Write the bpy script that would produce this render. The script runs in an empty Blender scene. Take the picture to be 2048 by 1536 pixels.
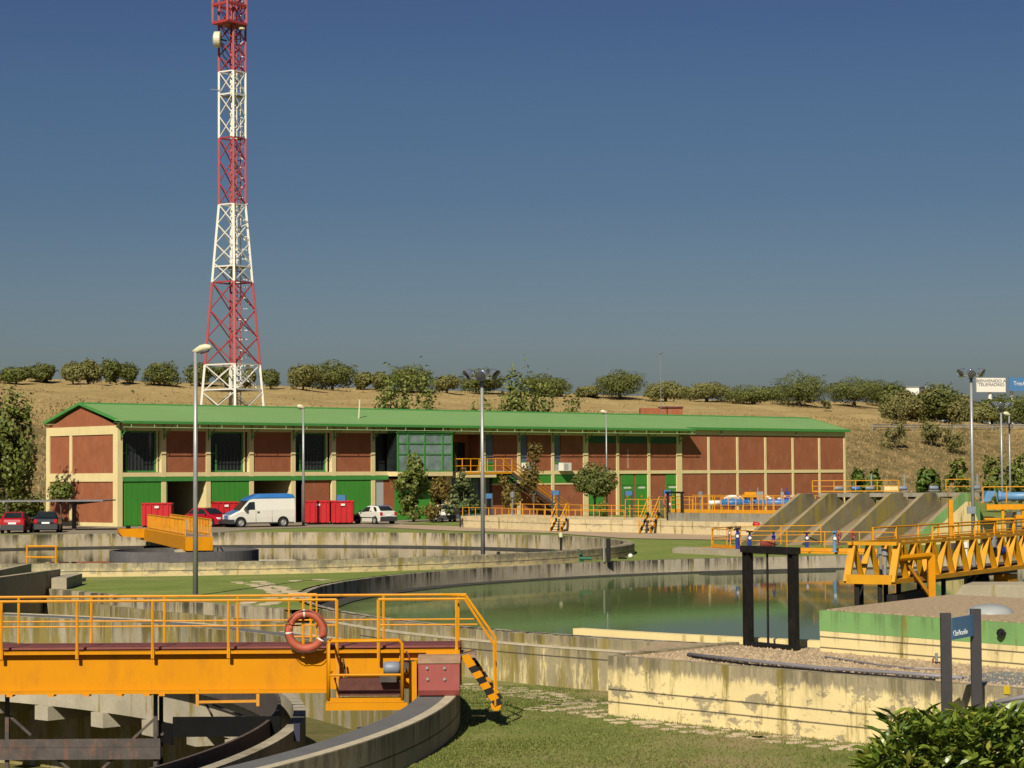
import bpy, math, random
import numpy as np
from mathutils import Vector, Matrix
from mathutils.geometry import delaunay_2d_cdt
R = math.radians
rnd = random.Random(7)
SC = bpy.context.scene
COL = SC.collection

# ------------------------------------------------------------------ camera
FPX, PITCH, ROLL, CZ = 4400.0, math.atan(183 / 4400.0), 0.006, 3.7
cd = bpy.data.cameras.new("Camera")
cam = bpy.data.objects.new("Camera", cd)
COL.objects.link(cam)
cd.sensor_fit = 'HORIZONTAL'; cd.sensor_width = 36.0
cd.lens = FPX / 2048.0 * 36.0
cd.clip_start = 0.5; cd.clip_end = 4000.0
cam.matrix_world = Matrix.Translation((0, 0, CZ)) @ Matrix.Rotation(math.pi / 2 + PITCH, 4, 'X') @ Matrix.Rotation(-ROLL, 4, 'Z')
SC.camera = cam

# ------------------------------------------------------------------ light
SUN_TO = Vector((-0.62, -2.28, 1.85)).normalized()        # direction towards the sun
sun_el = math.asin(SUN_TO.z); sun_az = math.atan2(SUN_TO.x, SUN_TO.y)
w = bpy.data.worlds.new("World"); SC.world = w; w.use_nodes = True
nt = w.node_tree; nt.nodes.clear()
sky = nt.nodes.new('ShaderNodeTexSky'); sky.sky_type = 'NISHITA'; sky.sun_disc = False
sky.sun_elevation = sun_el; sky.sun_rotation = sun_az
sky.air_density = 1.0; sky.dust_density = 2.0; sky.ozone_density = 1.6
tint = nt.nodes.new('ShaderNodeMixRGB'); tint.blend_type = 'MULTIPLY'; tint.inputs[0].default_value = 1.0
gen = nt.nodes.new('ShaderNodeTexCoord'); sep = nt.nodes.new('ShaderNodeSeparateXYZ'); nt.links.new(gen.outputs['Generated'], sep.inputs[0])
air = nt.nodes.new('ShaderNodeValToRGB')          # the clear deep-blue air of the day: the sky loses its glare with height
while len(air.color_ramp.elements) > 1: air.color_ramp.elements.remove(air.color_ramp.elements[-1])
for i_, (p_, c_) in enumerate(((0.0, (.66, .70, .79)), (.057, (.63, .683, .78)), (.125, (.41, .51, .66)), (.17, (.37, .48, .64)), (.21, (.33, .42, .62)), (1.0, (.30, .40, .60)))):
    e_ = air.color_ramp.elements[0] if i_ == 0 else air.color_ramp.elements.new(p_)
    e_.position = p_; e_.color = (*c_, 1)
nt.links.new(sep.outputs['Z'], air.inputs[0]); nt.links.new(air.outputs[0], tint.inputs[2])
bgn = nt.nodes.new('ShaderNodeBackground'); bgn.inputs['Strength'].default_value = 0.05
wo = nt.nodes.new('ShaderNodeOutputWorld')
nt.links.new(sky.outputs[0], tint.inputs[1]); nt.links.new(tint.outputs[0], bgn.inputs['Color']); nt.links.new(bgn.outputs[0], wo.inputs['Surface'])
sl = bpy.data.lights.new("Sun", 'SUN'); sl.energy = 5.0; sl.angle = R(0.5); sl.color = (1.0, 0.93, 0.78)
so = bpy.data.objects.new("Sun", sl); COL.objects.link(so)
so.rotation_euler = SUN_TO.to_track_quat('Z', 'Y').to_euler()
so.location = (-40, -60, 80)
SC.view_settings.view_transform = 'Standard'; SC.view_settings.look = 'None'
SC.view_settings.exposure = 0.5; SC.view_settings.gamma = 1.0

# ------------------------------------------------------------------ where a point of the photograph lies in the world
def ray(x, y):
    dx, dy = x - 1024.0, y - 768.0
    cx = (dx - ROLL * dy) / FPX; cy = -(dy + ROLL * dx) / FPX
    s, c = math.sin(PITCH), math.cos(PITCH)
    return Vector((cx, c - cy * s, s + cy * c))
def gz(x, y, z):
    d = ray(x, y); t = (z - CZ) / d.z
    return Vector((d.x * t, d.y * t, z))
def gd(x, y, Y):
    d = ray(x, y); t = Y / d.y
    return Vector((d.x * t, Y, CZ + d.z * t))

# ------------------------------------------------------------------ materials
def new_mat(name):
    m = bpy.data.materials.new(name); m.use_nodes = True
    n = m.node_tree; b = n.nodes['Principled BSDF']
    return m, n, b
def node(n, t, **kw):
    x = n.nodes.new(t)
    for k, v in kw.items(): setattr(x, k, v)
    return x
def pos_scaled(n, s):
    g = node(n, 'ShaderNodeNewGeometry'); v = node(n, 'ShaderNodeVectorMath', operation='MULTIPLY')
    v.inputs[1].default_value = s
    n.links.new(g.outputs['Position'], v.inputs[0]); return v.outputs[0]
def noise(n, vec, scale, detail=4, rough=0.6):
    t = node(n, 'ShaderNodeTexNoise'); t.inputs['Scale'].default_value = scale
    t.inputs['Detail'].default_value = detail; t.inputs['Roughness'].default_value = rough
    n.links.new(vec, t.inputs['Vector']); return t.outputs['Fac']
def ramp(n, fac, stops):
    r = node(n, 'ShaderNodeValToRGB'); cr = r.color_ramp
    while len(cr.elements) > 1: cr.elements.remove(cr.elements[-1])
    for i, (p, c) in enumerate(stops):
        e = cr.elements[0] if i == 0 else cr.elements.new(p)
        e.position = p; e.color = (*c, 1) if len(c) == 3 else c
    n.links.new(fac, r.inputs[0]); return r.outputs[0]
def mrange(n, v, a, b, c=0.0, d=1.0):
    m = node(n, 'ShaderNodeMapRange'); m.clamp = True
    for k, x in zip(('From Min', 'From Max', 'To Min', 'To Max'), (a, b, c, d)): m.inputs[k].default_value = x
    n.links.new(v, m.inputs['Value']); return m.outputs[0]
def math_n(n, op, a, b=None):
    m = node(n, 'ShaderNodeMath', operation=op); m.use_clamp = False
    for i, x in enumerate((a, b)):
        if x is None: continue
        if isinstance(x, (int, float)): m.inputs[i].default_value = x
        else: n.links.new(x, m.inputs[i])
    return m.outputs[0]
def mix(n, fac, a, b, mode='MIX'):
    m = node(n, 'ShaderNodeMixRGB', blend_type=mode)
    for i, x in zip((0, 1, 2), (fac, a, b)):
        if isinstance(x, (int, float)): m.inputs[i].default_value = x
        elif isinstance(x, tuple): m.inputs[i].default_value = (*x, 1)
        else: n.links.new(x, m.inputs[i])
    return m.outputs[0]
def bump(n, b, h, strength, dist=0.02):
    x = node(n, 'ShaderNodeBump'); x.inputs['Strength'].default_value = strength; x.inputs['Distance'].default_value = dist
    n.links.new(h, x.inputs['Height']); n.links.new(x.outputs[0], b.inputs['Normal'])
def scale_c(c, k): return tuple(min(1.0, x * k) for x in c)
def M(name, col, rough=0.6, var=0.12, scale=2.0, metal=0.0, dirt=None, dirt_amt=0.0, bmp=0.0, spec=0.4):
    """paint or plain surface with large and small mottling and optional grime patches"""
    m, n, b = new_mat(name)
    p = pos_scaled(n, (1, 1, 1))
    f = noise(n, p, scale, 6, 0.65)
    c = ramp(n, f, [(0.3, scale_c(col, 1 - var)), (0.7, scale_c(col, 1 + var))])
    if dirt is not None:
        p2 = pos_scaled(n, (1, 1, 0.35))
        d = noise(n, p2, scale * 2.3, 6, 0.7)
        fac = mrange(n, d, 0.52, 0.72, 0.0, dirt_amt)
        c = mix(n, fac, c, dirt)
    n.links.new(c, b.inputs['Base Color'])
    b.inputs['Roughness'].default_value = rough; b.inputs['Metallic'].default_value = metal
    b.inputs['Specular IOR Level'].default_value = spec
    if bmp: bump(n, b, noise(n, p, scale * 14, 4), bmp)
    return m
def concrete(name, base, ztop, streak=0.6, lichen=0.2, sx=2.6, drop=0.8, paint=None, peel=0.0, zline=(), dark=(0.03, 0.028, 0.018), band=0.0, gscale=1.0, pst=(1, 1, 1.7)):
    """cast concrete: mottling, dark run-off streaks that start at the top edge, lichen, flaking paint, cast-in grooves"""
    m, n, b = new_mat(name)
    p = pos_scaled(n, (1, 1, 1))
    g = node(n, 'ShaderNodeNewGeometry'); sp = node(n, 'ShaderNodeSeparateXYZ'); n.links.new(g.outputs['Position'], sp.inputs[0])
    z = sp.outputs['Z']
    depth = math_n(n, 'SUBTRACT', ztop, z)
    big = noise(n, p, 0.7 * gscale, 5, 0.6); fine = noise(n, p, 9 * gscale, 5, 0.7)
    c = ramp(n, big, [(0.3, scale_c(base, 0.78)), (0.7, scale_c(base, 1.2))])
    c = mix(n, mrange(n, fine, 0.35, 0.7, 0.0, 0.35), c, scale_c(base, 0.6))
    if paint is not None:
        pc = ramp(n, big, [(0.3, scale_c(paint, 0.9)), (0.7, scale_c(paint, 1.08))])
        pf = noise(n, pos_scaled(n, pst), 1.7 * gscale, 8, 0.75)
        for zl in zline[:1]: pf = math_n(n, 'ADD', pf, mrange(n, math_n(n, 'ABSOLUTE', math_n(n, 'SUBTRACT', z, zl - .0)), 0.02, 0.2, 0.07, 0.0))
        fac = mrange(n, pf, 0.60 - 0.12 * peel, 0.64 - 0.12 * peel, 1.0, 0.12)
        c = mix(n, fac, c, pc)
        if band > 0:     # soaked bare concrete band along the top, with a ragged lower edge
            rag = noise(n, pos_scaled(n, (4.5, 4.5, 0.25)), 1.0, 8, 0.8)
            dd = math_n(n, 'ADD', depth, math_n(n, 'MULTIPLY', math_n(n, 'SUBTRACT', rag, 0.5), -2.6 * band))
            bf = mrange(n, dd, 0.62 * band, 0.92 * band, 0.9, 0.0)
            c = mix(n, bf, c, ramp(n, noise(n, pos_scaled(n, (3, 3, .3)), 1.5, 6, .7), [(.35, scale_c(base, 0.62)), (.65, scale_c(base, 1.15))]))
    if lichen > 0:
        lf = noise(n, pos_scaled(n, (1.5, 1.5, 0.22)), 1.3 * gscale, 5, 0.7)
        c = mix(n, mrange(n, lf, 0.60 - 0.17 * lichen, 0.68 - 0.15 * lichen, 0.0, 0.85), c, (0.175, 0.135, 0.022))
    if streak > 0:
        s1 = noise(n, pos_scaled(n, (sx, sx, 0.10)), 1.0, 7, 0.75)
        s2 = noise(n, pos_scaled(n, (0.35, 0.35, 0.02)), 1.0, 2, 0.5)
        ln = mrange(n, s1, 0.42, 0.66, 0.1 * drop, drop)
        hm = math_n(n, 'DIVIDE', depth, ln)
        fall = mrange(n, hm, 0.2, 1.3, 1.0, 0.0)
        on = math_n(n, 'MULTIPLY', mrange(n, s1, 0.47, 0.55, 0.0, 1.0), mrange(n, s2, 0.33, 0.5, 0.4, 1.0))
        c = mix(n, math_n(n, 'MULTIPLY', math_n(n, 'MULTIPLY', fall, on), streak), c, dark)
    h = fine
    for zl in zline:
        d = math_n(n, 'ABSOLUTE', math_n(n, 'SUBTRACT', z, zl))
        c = mix(n, mrange(n, d, 0.008, 0.022, 0.85, 0.0), c, (0.03, 0.027, 0.02))
    n.links.new(c, b.inputs['Base Color']); b.inputs['Roughness'].default_value = 0.9
    b.inputs['Specular IOR Level'].default_value = 0.25
    bump(n, b, h, 0.4, 0.02)
    return m
def ground_mat(name, stops, scale, fine, bmp=0.3, rough=0.95, stretch=(1, 1, 1), patch=None, patch_scale=0.1, patch_lo=0.5, patch_hi=0.65):
    m, n, b = new_mat(name)
    p = pos_scaled(n, stretch)
    a = noise(n, p, scale, 8, 0.7)
    c = ramp(n, a, stops)
    if patch is not None:
        pf = noise(n, p, patch_scale, 6, 0.65)
        c = mix(n, mrange(n, pf, patch_lo, patch_hi), c, patch)
    f = noise(n, p, fine, 3, 0.7)
    c = mix(n, mrange(n, f, 0.3, 0.7, 0.25, 0.0), c, (0.01, 0.011, 0.005))
    n.links.new(c, b.inputs['Base Color']); b.inputs['Roughness'].default_value = rough
    b.inputs['Specular IOR Level'].default_value = 0.15
    if bmp: bump(n, b, f, bmp, 0.05)
    return m
def leaf_mat(name, dark, light, rough=0.5, trans=0.25, yellow=None):
    m, n, b = new_mat(name)
    g = node(n, 'ShaderNodeNewGeometry')
    stops = [(0.0, dark), (0.75, light)]
    if yellow: stops += [(0.9, light), (0.97, yellow)]
    c = ramp(n, g.outputs['Random Per Island'], stops)
    n.links.new(c, b.inputs['Base Color']); b.inputs['Roughness'].default_value = rough
    b.inputs['Specular IOR Level'].default_value = 0.3
    t = node(n, 'ShaderNodeBsdfTranslucent'); n.links.new(c, t.inputs['Color'])
    mx = node(n, 'ShaderNodeMixShader'); mx.inputs[0].default_value = trans
    o = n.nodes['Material Output']
    n.links.new(b.outputs[0], mx.inputs[1]); n.links.new(t.outputs[0], mx.inputs[2]); n.links.new(mx.outputs[0], o.inputs['Surface'])
    return m
def water_mat(name, deep, scum, amt, rough=0.04, ior=1.33, rip=0.08, scum_scale=0.25, drift=None):
    m, n, b = new_mat(name)
    p = pos_scaled(n, (1, 1, 1))
    f = noise(n, pos_scaled(n, (1.0, 0.35, 1)), scum_scale, 7, 0.7)
    fac = mrange(n, f, 0.38, 0.66, amt * 0.45, amt)
    if drift:      # floating scum gathers at one side of the basin
        gg = node(n, 'ShaderNodeNewGeometry'); ss = node(n, 'ShaderNodeSeparateXYZ'); n.links.new(gg.outputs['Position'], ss.inputs[0])
        fac = math_n(n, 'MULTIPLY', fac, mrange(n, math_n(n, 'ADD', ss.outputs['X'], math_n(n, 'MULTIPLY', math_n(n, 'SUBTRACT', f, .5), 14)), drift[0], drift[1], 1.0, 0.30))
    c = mix(n, fac, deep, scum)
    n.links.new(c, b.inputs['Base Color']); b.inputs['IOR'].default_value = ior
    b.inputs['Roughness'].default_value = rough
    bump(n, b, noise(n, pos_scaled(n, (0.6, 2.0, 1)), 1.6, 4), rip, 0.02)
    d = node(n, 'ShaderNodeBsdfDiffuse'); n.links.new(c, d.inputs['Color'])
    mx = node(n, 'ShaderNodeMixShader'); n.links.new(fac, mx.inputs[0])
    o = n.nodes['Material Output']
    n.links.new(b.outputs[0], mx.inputs[1]); n.links.new(d.outputs[0], mx.inputs[2]); n.links.new(mx.outputs[0], o.inputs['Surface'])
    return m
def glass_mat(name, col, rough=0.08):
    m, n, b = new_mat(name)
    f = noise(n, pos_scaled(n, (1, 1, 1)), 1.3, 3)
    n.links.new(ramp(n, f, [(0.35, scale_c(col, 0.75)), (0.65, scale_c(col, 1.25))]), b.inputs['Base Color'])
    b.inputs['Roughness'].default_value = rough; b.inputs['Specular IOR Level'].default_value = 0.6
    return m
YEL = (0.47, 0.185, 0.001)
MT = dict(
 yellow=M('yellow_paint', YEL, 0.5, 0.05, 1.2, dirt=(0.27, 0.10, 0.015), dirt_amt=0.4, spec=0.15),
 yellow_rail=M('yellow_rail_paint', (0.50, 0.205, 0.004), 0.5, 0.10, 3, dirt=(.22, .08, .015), dirt_amt=.45, spec=0.2),
 yellow_old=M('weathered_yellow_paint', (0.46, 0.19, 0.012), 0.5, 0.12, 2, dirt=(0.16, 0.07, 0.02), dirt_amt=0.5),
 yellow_truss=M('truss_yellow_paint', (0.47, 0.215, 0.004), 0.5, 0.10, 1.2, dirt=(0.18, 0.08, 0.01), dirt_amt=0.4),
 orange_rail=M('orange_yellow_rail', (0.48, 0.21, 0.015), 0.5, 0.1, 3, spec=0.2),
 maroon=M('maroon_deck', (0.15, 0.04, 0.03), 0.6, 0.2, 3, dirt=(0.1, 0.06, 0.04), dirt_amt=0.5),
 red_cover=M('dull_red_paint', (0.225, 0.05, 0.042), 0.55, 0.08, 2.5, dirt=(0.22, 0.10, 0.07), dirt_amt=0.4),
 dusty=M('dusty_brown_paint', (0.24, 0.15, 0.09), 0.8, 0.15, 4),
 rust=M('rusty_steel', (0.055, 0.045, 0.04), 0.8, 0.35, 3, dirt=(0.20, 0.075, 0.03), dirt_amt=0.6, bmp=0.3),
 black=M('black_steel', (0.009, 0.008, 0.007), 0.6, 0.3, 5, dirt=(0.035, 0.022, 0.014), dirt_amt=0.6, spec=0.2),
 blackflat=M('black_rubber', (0.006, 0.006, 0.006), 0.9, 0.2, 5, spec=0.1),
 navy=M('dark_blue_steel', (0.02, 0.022, 0.045), 0.5, 0.2, 4),
 galv=M('galvanised_steel', (0.26, 0.26, 0.25), 0.42, 0.12, 3, metal=0.35),
 galv_dk=M('dull_galvanised_steel', (0.15, 0.15, 0.15), 0.5, 0.15, 3),
 lampcream=M('cream_lamp_shell', (0.5, 0.45, 0.3), 0.4, 0.06, 4),
 chrome=M('polished_reflector', (0.75, 0.75, 0.75), 0.22, 0.1, 3, metal=0.9),
 lens=glass_mat('dark_lamp_glass', (0.10, 0.10, 0.10), 0.15),
 white=M('white_paint', (0.55, 0.53, 0.47), 0.45, 0.05, 2),
 white_steel=M('white_tower_paint', (0.52, 0.50, 0.43), 0.5, 0.06, 1.5),
 red_steel=M('red_tower_paint', (0.26, 0.032, 0.032), 0.5, 0.12, 1.0),
 skip_red=M('skip_red_paint', (0.36, 0.006, 0.010), 0.45, 0.12, 1.2, dirt=(0.18, 0.03, 0.02), dirt_amt=0.5),
 car_red=M('red_car_paint', (0.28, 0.006, 0.015), 0.25, 0.05, 1, spec=0.6),
 car_dark=M('dark_car_paint', (0.012, 0.014, 0.022), 0.22, 0.1, 1, spec=0.6),
 car_white=M('white_car_paint', (0.5, 0.48, 0.42), 0.28, 0.03, 1, spec=0.6),
 van_blue=M('blue_vehicle_paint', (0.025, 0.115, 0.31), 0.3, 0.06, 1, spec=0.6),
 plastic=M('dark_bumper_plastic', (0.03, 0.03, 0.032), 0.6, 0.15, 5),
 tyre=M('tyre_rubber', (0.013, 0.013, 0.013), 0.85, 0.2, 6),
 rim=M('wheel_rim', (0.35, 0.34, 0.32), 0.35, 0.1, 6, metal=0.5),
 carglass=glass_mat('car_glass', (0.012, 0.016, 0.016), 0.04),
 lamp_red=M('red_tail_lamp', (0.35, 0.01, 0.015), 0.2, 0.05, 3),
 lamp_clear=M('clear_headlamp', (0.62, 0.62, 0.6), 0.12, 0.05, 3),
 plate=M('number_plate', (0.7, 0.7, 0.66), 0.4, 0.04, 3),
 sign_blue=M('sign_blue', (0.05, 0.135, 0.27), 0.45, 0.05, 2),
 sign_post=M('sign_post_dark', (0.030, 0.027, 0.030), 0.5, 0.2, 3),
 white_letter=M('pale_lettering', (0.55, 0.6, 0.62), 0.6, 0.03, 3),
 black_letter=M('black_lettering', (0.015, 0.015, 0.02), 0.6, 0.1, 3),
 pipe_grey=M('grey_conduit', (0.15, 0.14, 0.15), 0.5, 0.12, 3),
 pipe_blue=M('blue_pipe_paint', (0.03, 0.115, 0.27), 0.4, 0.12, 2),
 valve_blue=M('deep_blue_valve', (0.015, 0.03, 0.20), 0.4, 0.15, 3),
 valve_pale=M('pale_blue_valve', (0.085, 0.19, 0.32), 0.45, 0.15, 3),
 valve_red=M('red_handwheel', (0.17, 0.035, 0.025), 0.6, 0.15, 3),
 green_pipe=M('green_pipe_paint', (0.018, 0.10, 0.05), 0.5, 0.2, 5),
 ring=M('orange_life_ring', (0.31, 0.062, 0.028), 0.65, 0.16, 7, dirt=(.22, .09, .05), dirt_amt=.5),
 motor=M('grey_blue_motor', (0.14, 0.16, 0.19), 0.5, 0.12, 5),
 brick=M('brick_wall', (0.225, 0.07, 0.027), 0.9, 0.14, 0.9, dirt=(0.27, 0.13, 0.085), dirt_amt=0.55, bmp=0.2),
 cream=M('cream_render', (0.54, 0.44, 0.215), 0.85, 0.05, 0.8, dirt=(0.34, 0.28, 0.15), dirt_amt=0.3),
 roof=M('pale_green_roof_sheet', (0.15, 0.265, 0.085), 0.55, 0.05, 0.25, dirt=(0.13, 0.21, 0.07), dirt_amt=0.3),
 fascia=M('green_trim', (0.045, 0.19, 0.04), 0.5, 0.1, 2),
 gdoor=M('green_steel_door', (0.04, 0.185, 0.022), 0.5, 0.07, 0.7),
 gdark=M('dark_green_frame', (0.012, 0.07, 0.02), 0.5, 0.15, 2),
 room_shade=M('shade_toned_interior', (0.016, 0.015, 0.014), 0.9, 0.2, 1),  # near-black base colour puts the shade of the rooms into their surfaces
 wglass=glass_mat('dark_window_glass', (0.013, 0.017, 0.016), 0.06),
 bayglass=glass_mat('sky_toned_window_glass', (0.14, 0.19, 0.17), 0.12),  # pale base colour stands in for sky reflected in the panes
 strip=glass_mat('blue_grey_glazing', (0.07, 0.09, 0.12), 0.2),
 shutter=M('pale_grey_shutter', (0.30, 0.31, 0.29), 0.6, 0.06, 2),
 acunit=M('off_white_casing', (0.55, 0.52, 0.44), 0.5, 0.06, 3),
 asphalt=ground_mat('dusty_asphalt', [(0.3, (0.19, 0.155, 0.11)), (0.7, (0.27, 0.22, 0.155))], 0.35, 5, 0.1),
 paving=ground_mat('pinkish_paving', [(0.3, (0.33, 0.24, 0.15)), (0.7, (0.42, 0.31, 0.20))], 0.6, 3, 0.1),
 grass=ground_mat('lawn_grass', [(0.3, (0.095, 0.122, 0.022)), (0.52, (0.145, 0.165, 0.038)), (0.7, (0.22, 0.195, 0.07))], 0.55, 14, 0.5, patch=(0.27, 0.205, 0.10), patch_scale=0.28, patch_lo=0.47, patch_hi=0.64),
 grass_far=ground_mat('verge_grass', [(0.3, (0.11, 0.15, 0.028)), (0.55, (0.17, 0.205, 0.045)), (0.75, (0.25, 0.235, 0.08))], 0.4, 6, 0.4, patch=(0.26, 0.22, 0.095), patch_scale=0.12, patch_lo=0.56, patch_hi=0.76),
 dry=None,
 gravel=ground_mat('brown_gravel', [(0.3, (0.21, 0.145, 0.085)), (0.5, (0.36, 0.265, 0.165)), (0.7, (0.50, 0.39, 0.26))], 9.0, 22, 0.6),
 flag=M('pale_flagstone', (0.43, 0.335, 0.22), 0.9, 0.2, 1.5, dirt=(0.2, 0.16, 0.09), dirt_amt=0.5, bmp=0.3),
 bark=M('tree_bark', (0.07, 0.05, 0.035), 0.95, 0.25, 4, bmp=0.4),
 blade=leaf_mat('grass_blades', (0.085, 0.115, 0.018), (0.20, 0.22, 0.055), 0.8, 0.35, (0.28, 0.23, 0.09)),
 straw=leaf_mat('dry_grass_tufts', (0.13, 0.10, 0.038), (0.34, 0.24, 0.10), 0.8, 0.3),
 oak=leaf_mat('holm_oak_leaves', (0.06, 0.07, 0.013), (0.115, 0.125, 0.027), 0.6, 0.2),
 olive=leaf_mat('olive_leaves', (0.095, 0.095, 0.024), (0.175, 0.165, 0.048), 0.6, 0.2),
 poplar=leaf_mat('poplar_leaves', (0.075, 0.10, 0.014), (0.17, 0.19, 0.04), 0.5, 0.3),
 bright=leaf_mat('fresh_green_leaves', (0.02, 0.05, 0.006), (0.10, 0.15, 0.02), 0.5, 0.3),
 brown=leaf_mat('brownish_leaves', (0.07, 0.05, 0.012), (0.20, 0.14, 0.03), 0.6, 0.3),
 conifer=leaf_mat('blue_green_needles', (0.035, 0.05, 0.015), (0.11, 0.13, 0.04), 0.6, 0.1),
 scrub=leaf_mat('scrub_leaves', (0.085, 0.08, 0.022), (0.20, 0.18, 0.06), 0.7, 0.2),
 laurel=leaf_mat('laurel_leaves', (0.035, 0.07, 0.008), (0.17, 0.22, 0.03), 0.3, 0.22, (0.2, 0.2, 0.03)),
 water_green=water_mat('green_water', (0.014, 0.026, 0.007), (0.125, 0.16, 0.062), 0.88, 0.03, 1.33, 0.035, 0.16, (-2, 13)),
 water_dark=water_mat('brown_water', (0.02, 0.018, 0.01), (0.05, 0.045, 0.025), 0.03, 0.01, 1.5, 0.012),
 algae=ground_mat('wet_algae', [(0.3, (0.06, 0.065, 0.02)), (0.7, (0.16, 0.13, 0.05))], 1.2, 9, 0.2),
 launder=M('wet_dark_launder', (0.05, 0.048, 0.042), 0.9, 0.25, 1.5, spec=0.05),
 track=M('dark_rim_track', (0.10, 0.098, 0.095), 0.75, 0.12, 2, bmp=0.2),
 kerb=M('pale_rim_kerb', (0.38, 0.32, 0.22), 0.9, 0.15, 3, dirt=(0.2, 0.17, 0.11), dirt_amt=0.5, bmp=0.3),
)
def hill_mat():
    m, n, b = new_mat('dry_hill_grass')
    p = pos_scaled(n, (1, 1, 2.5)); g = node(n, 'ShaderNodeNewGeometry'); sp = node(n, 'ShaderNodeSeparateXYZ'); n.links.new(g.outputs['Position'], sp.inputs[0])
    a = noise(n, p, 0.10, 8, 0.7); f = noise(n, p, 1.6, 4, 0.7)
    up = ramp(n, a, [(0.25, (0.235, 0.165, 0.066)), (0.5, (0.335, 0.24, 0.10)), (0.75, (0.43, 0.315, 0.14))])
    lo = ramp(n, noise(n, p, 0.3, 10, 0.78), [(0.34, (0.065, 0.058, 0.02)), (0.46, (0.14, 0.105, 0.045)), (0.56, (0.215, 0.15, 0.066)), (0.68, (0.33, 0.23, 0.10))])
    zz = math_n(n, 'ADD', sp.outputs['Z'], math_n(n, 'MULTIPLY', math_n(n, 'SUBTRACT', noise(n, p, 0.05, 5, 0.6), 0.5), 9.0))
    c = mix(n, mrange(n, zz, 8.2, 10.6), lo, up)
    c = mix(n, mrange(n, f, 0.3, 0.7, 0.35, 0.0), c, (0.05, 0.035, 0.014))
    n.links.new(c, b.inputs['Base Color']); b.inputs['Roughness'].default_value = 1.0; b.inputs['Specular IOR Level'].default_value = 0.1
    bump(n, b, f, 0.35, 0.05); return m
MT['dry'] = hill_mat()
CON = dict(
 t1_wall=concrete('tank_wall_concrete', (0.27, 0.235, 0.17), -0.5, 0.55, 0.15, 2.5, 0.7, zline=(-0.86, -1.6)),
 t1_far=concrete('tank_inner_concrete', (0.27, 0.235, 0.16), -0.5, 0.6, 1.0, 2.2, 1.2, gscale=1.6),
 chan=concrete('channel_concrete', (0.32, 0.28, 0.205), -1.1, 0.25, 0.1, 2.0, 0.6),
 t2_in=concrete('basin_inner_concrete', (0.32, 0.275, 0.20), 0.0, 0.95, 0.12, 2.4, 0.75, dark=(0.03, 0.028, 0.02)),
 t2_out=concrete('basin_outer_wall', (0.25, 0.21, 0.13), 0.0, 0.55, 0.6, 2.2, 1.0, paint=(0.50, 0.41, 0.20), peel=1.35, zline=(-0.46,), band=0.40, pst=(2.4, 2.4, .35)),
 t3_in=concrete('far_basin_concrete', (0.34, 0.28, 0.19), 0.5, 0.95, 0.5, 1.1, 0.8, dark=(0.035,0.035,0.02)),
 t3_out=concrete('far_basin_outer_wall', (0.27, 0.235, 0.15), 0.5, 0.45, 0.12, 1.6, 0.5, paint=(0.46, 0.36, 0.18), peel=0.4, zline=(0.2,), band=0.27),
 ledge=concrete('ledge_wall_concrete', (0.29, 0.24, 0.15), -0.25, 0.5, 1.0, 1.8, 0.9, gscale=1.5),
 ret=concrete('retaining_wall_concrete', (0.33, 0.28, 0.19), 0.0, 0.9, 0.5, 1.6, 0.9),
 box=concrete('cream_box_wall', (0.25, 0.21, 0.135), 0.05, 0.5, 0.22, 2.4, 0.75, paint=(0.60, 0.48, 0.24), peel=0.4, zline=(-0.62, -0.87), band=0.34),
 hut=concrete('cream_green_hut_wall', (0.30, 0.25, 0.16), 0.86, 0.6, 0.2, 1.8, 1.0, paint=(0.62, 0.50, 0.25), peel=-0.6, zline=(0.32, 0.10)),
 par=concrete('cream_parapet', (0.45, 0.36, 0.18), 0.3, 0.1, 0.05, 2.0, 0.3, paint=(0.58, 0.46, 0.22), peel=-0.4),
 plain=concrete('plain_concrete', (0.30, 0.255, 0.175), 1.5, 0.2, 0.1, 1.8, 0.6),
 fin=concrete('mossy_trough_concrete', (0.135, 0.112, 0.065), 2.7, 0.6, 0.55, 1.6, 1.2, gscale=1.0),
 fintop=concrete('pale_trough_concrete', (0.24, 0.19, 0.11), 2.7, 0.1, 0.4, 1.6, 0.5),
 low=concrete('cream_low_wall', (0.36, 0.29, 0.18), 0.82, 0.2, 0.08, 1.2, 0.5, paint=(0.50, 0.40, 0.225), peel=0.2, zline=(0.5,)),
 grey=concrete('grey_walkway_concrete', (0.22, 0.20, 0.155), 1.2, 0.35, 0.1, 1.4, 0.5),
)
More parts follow.
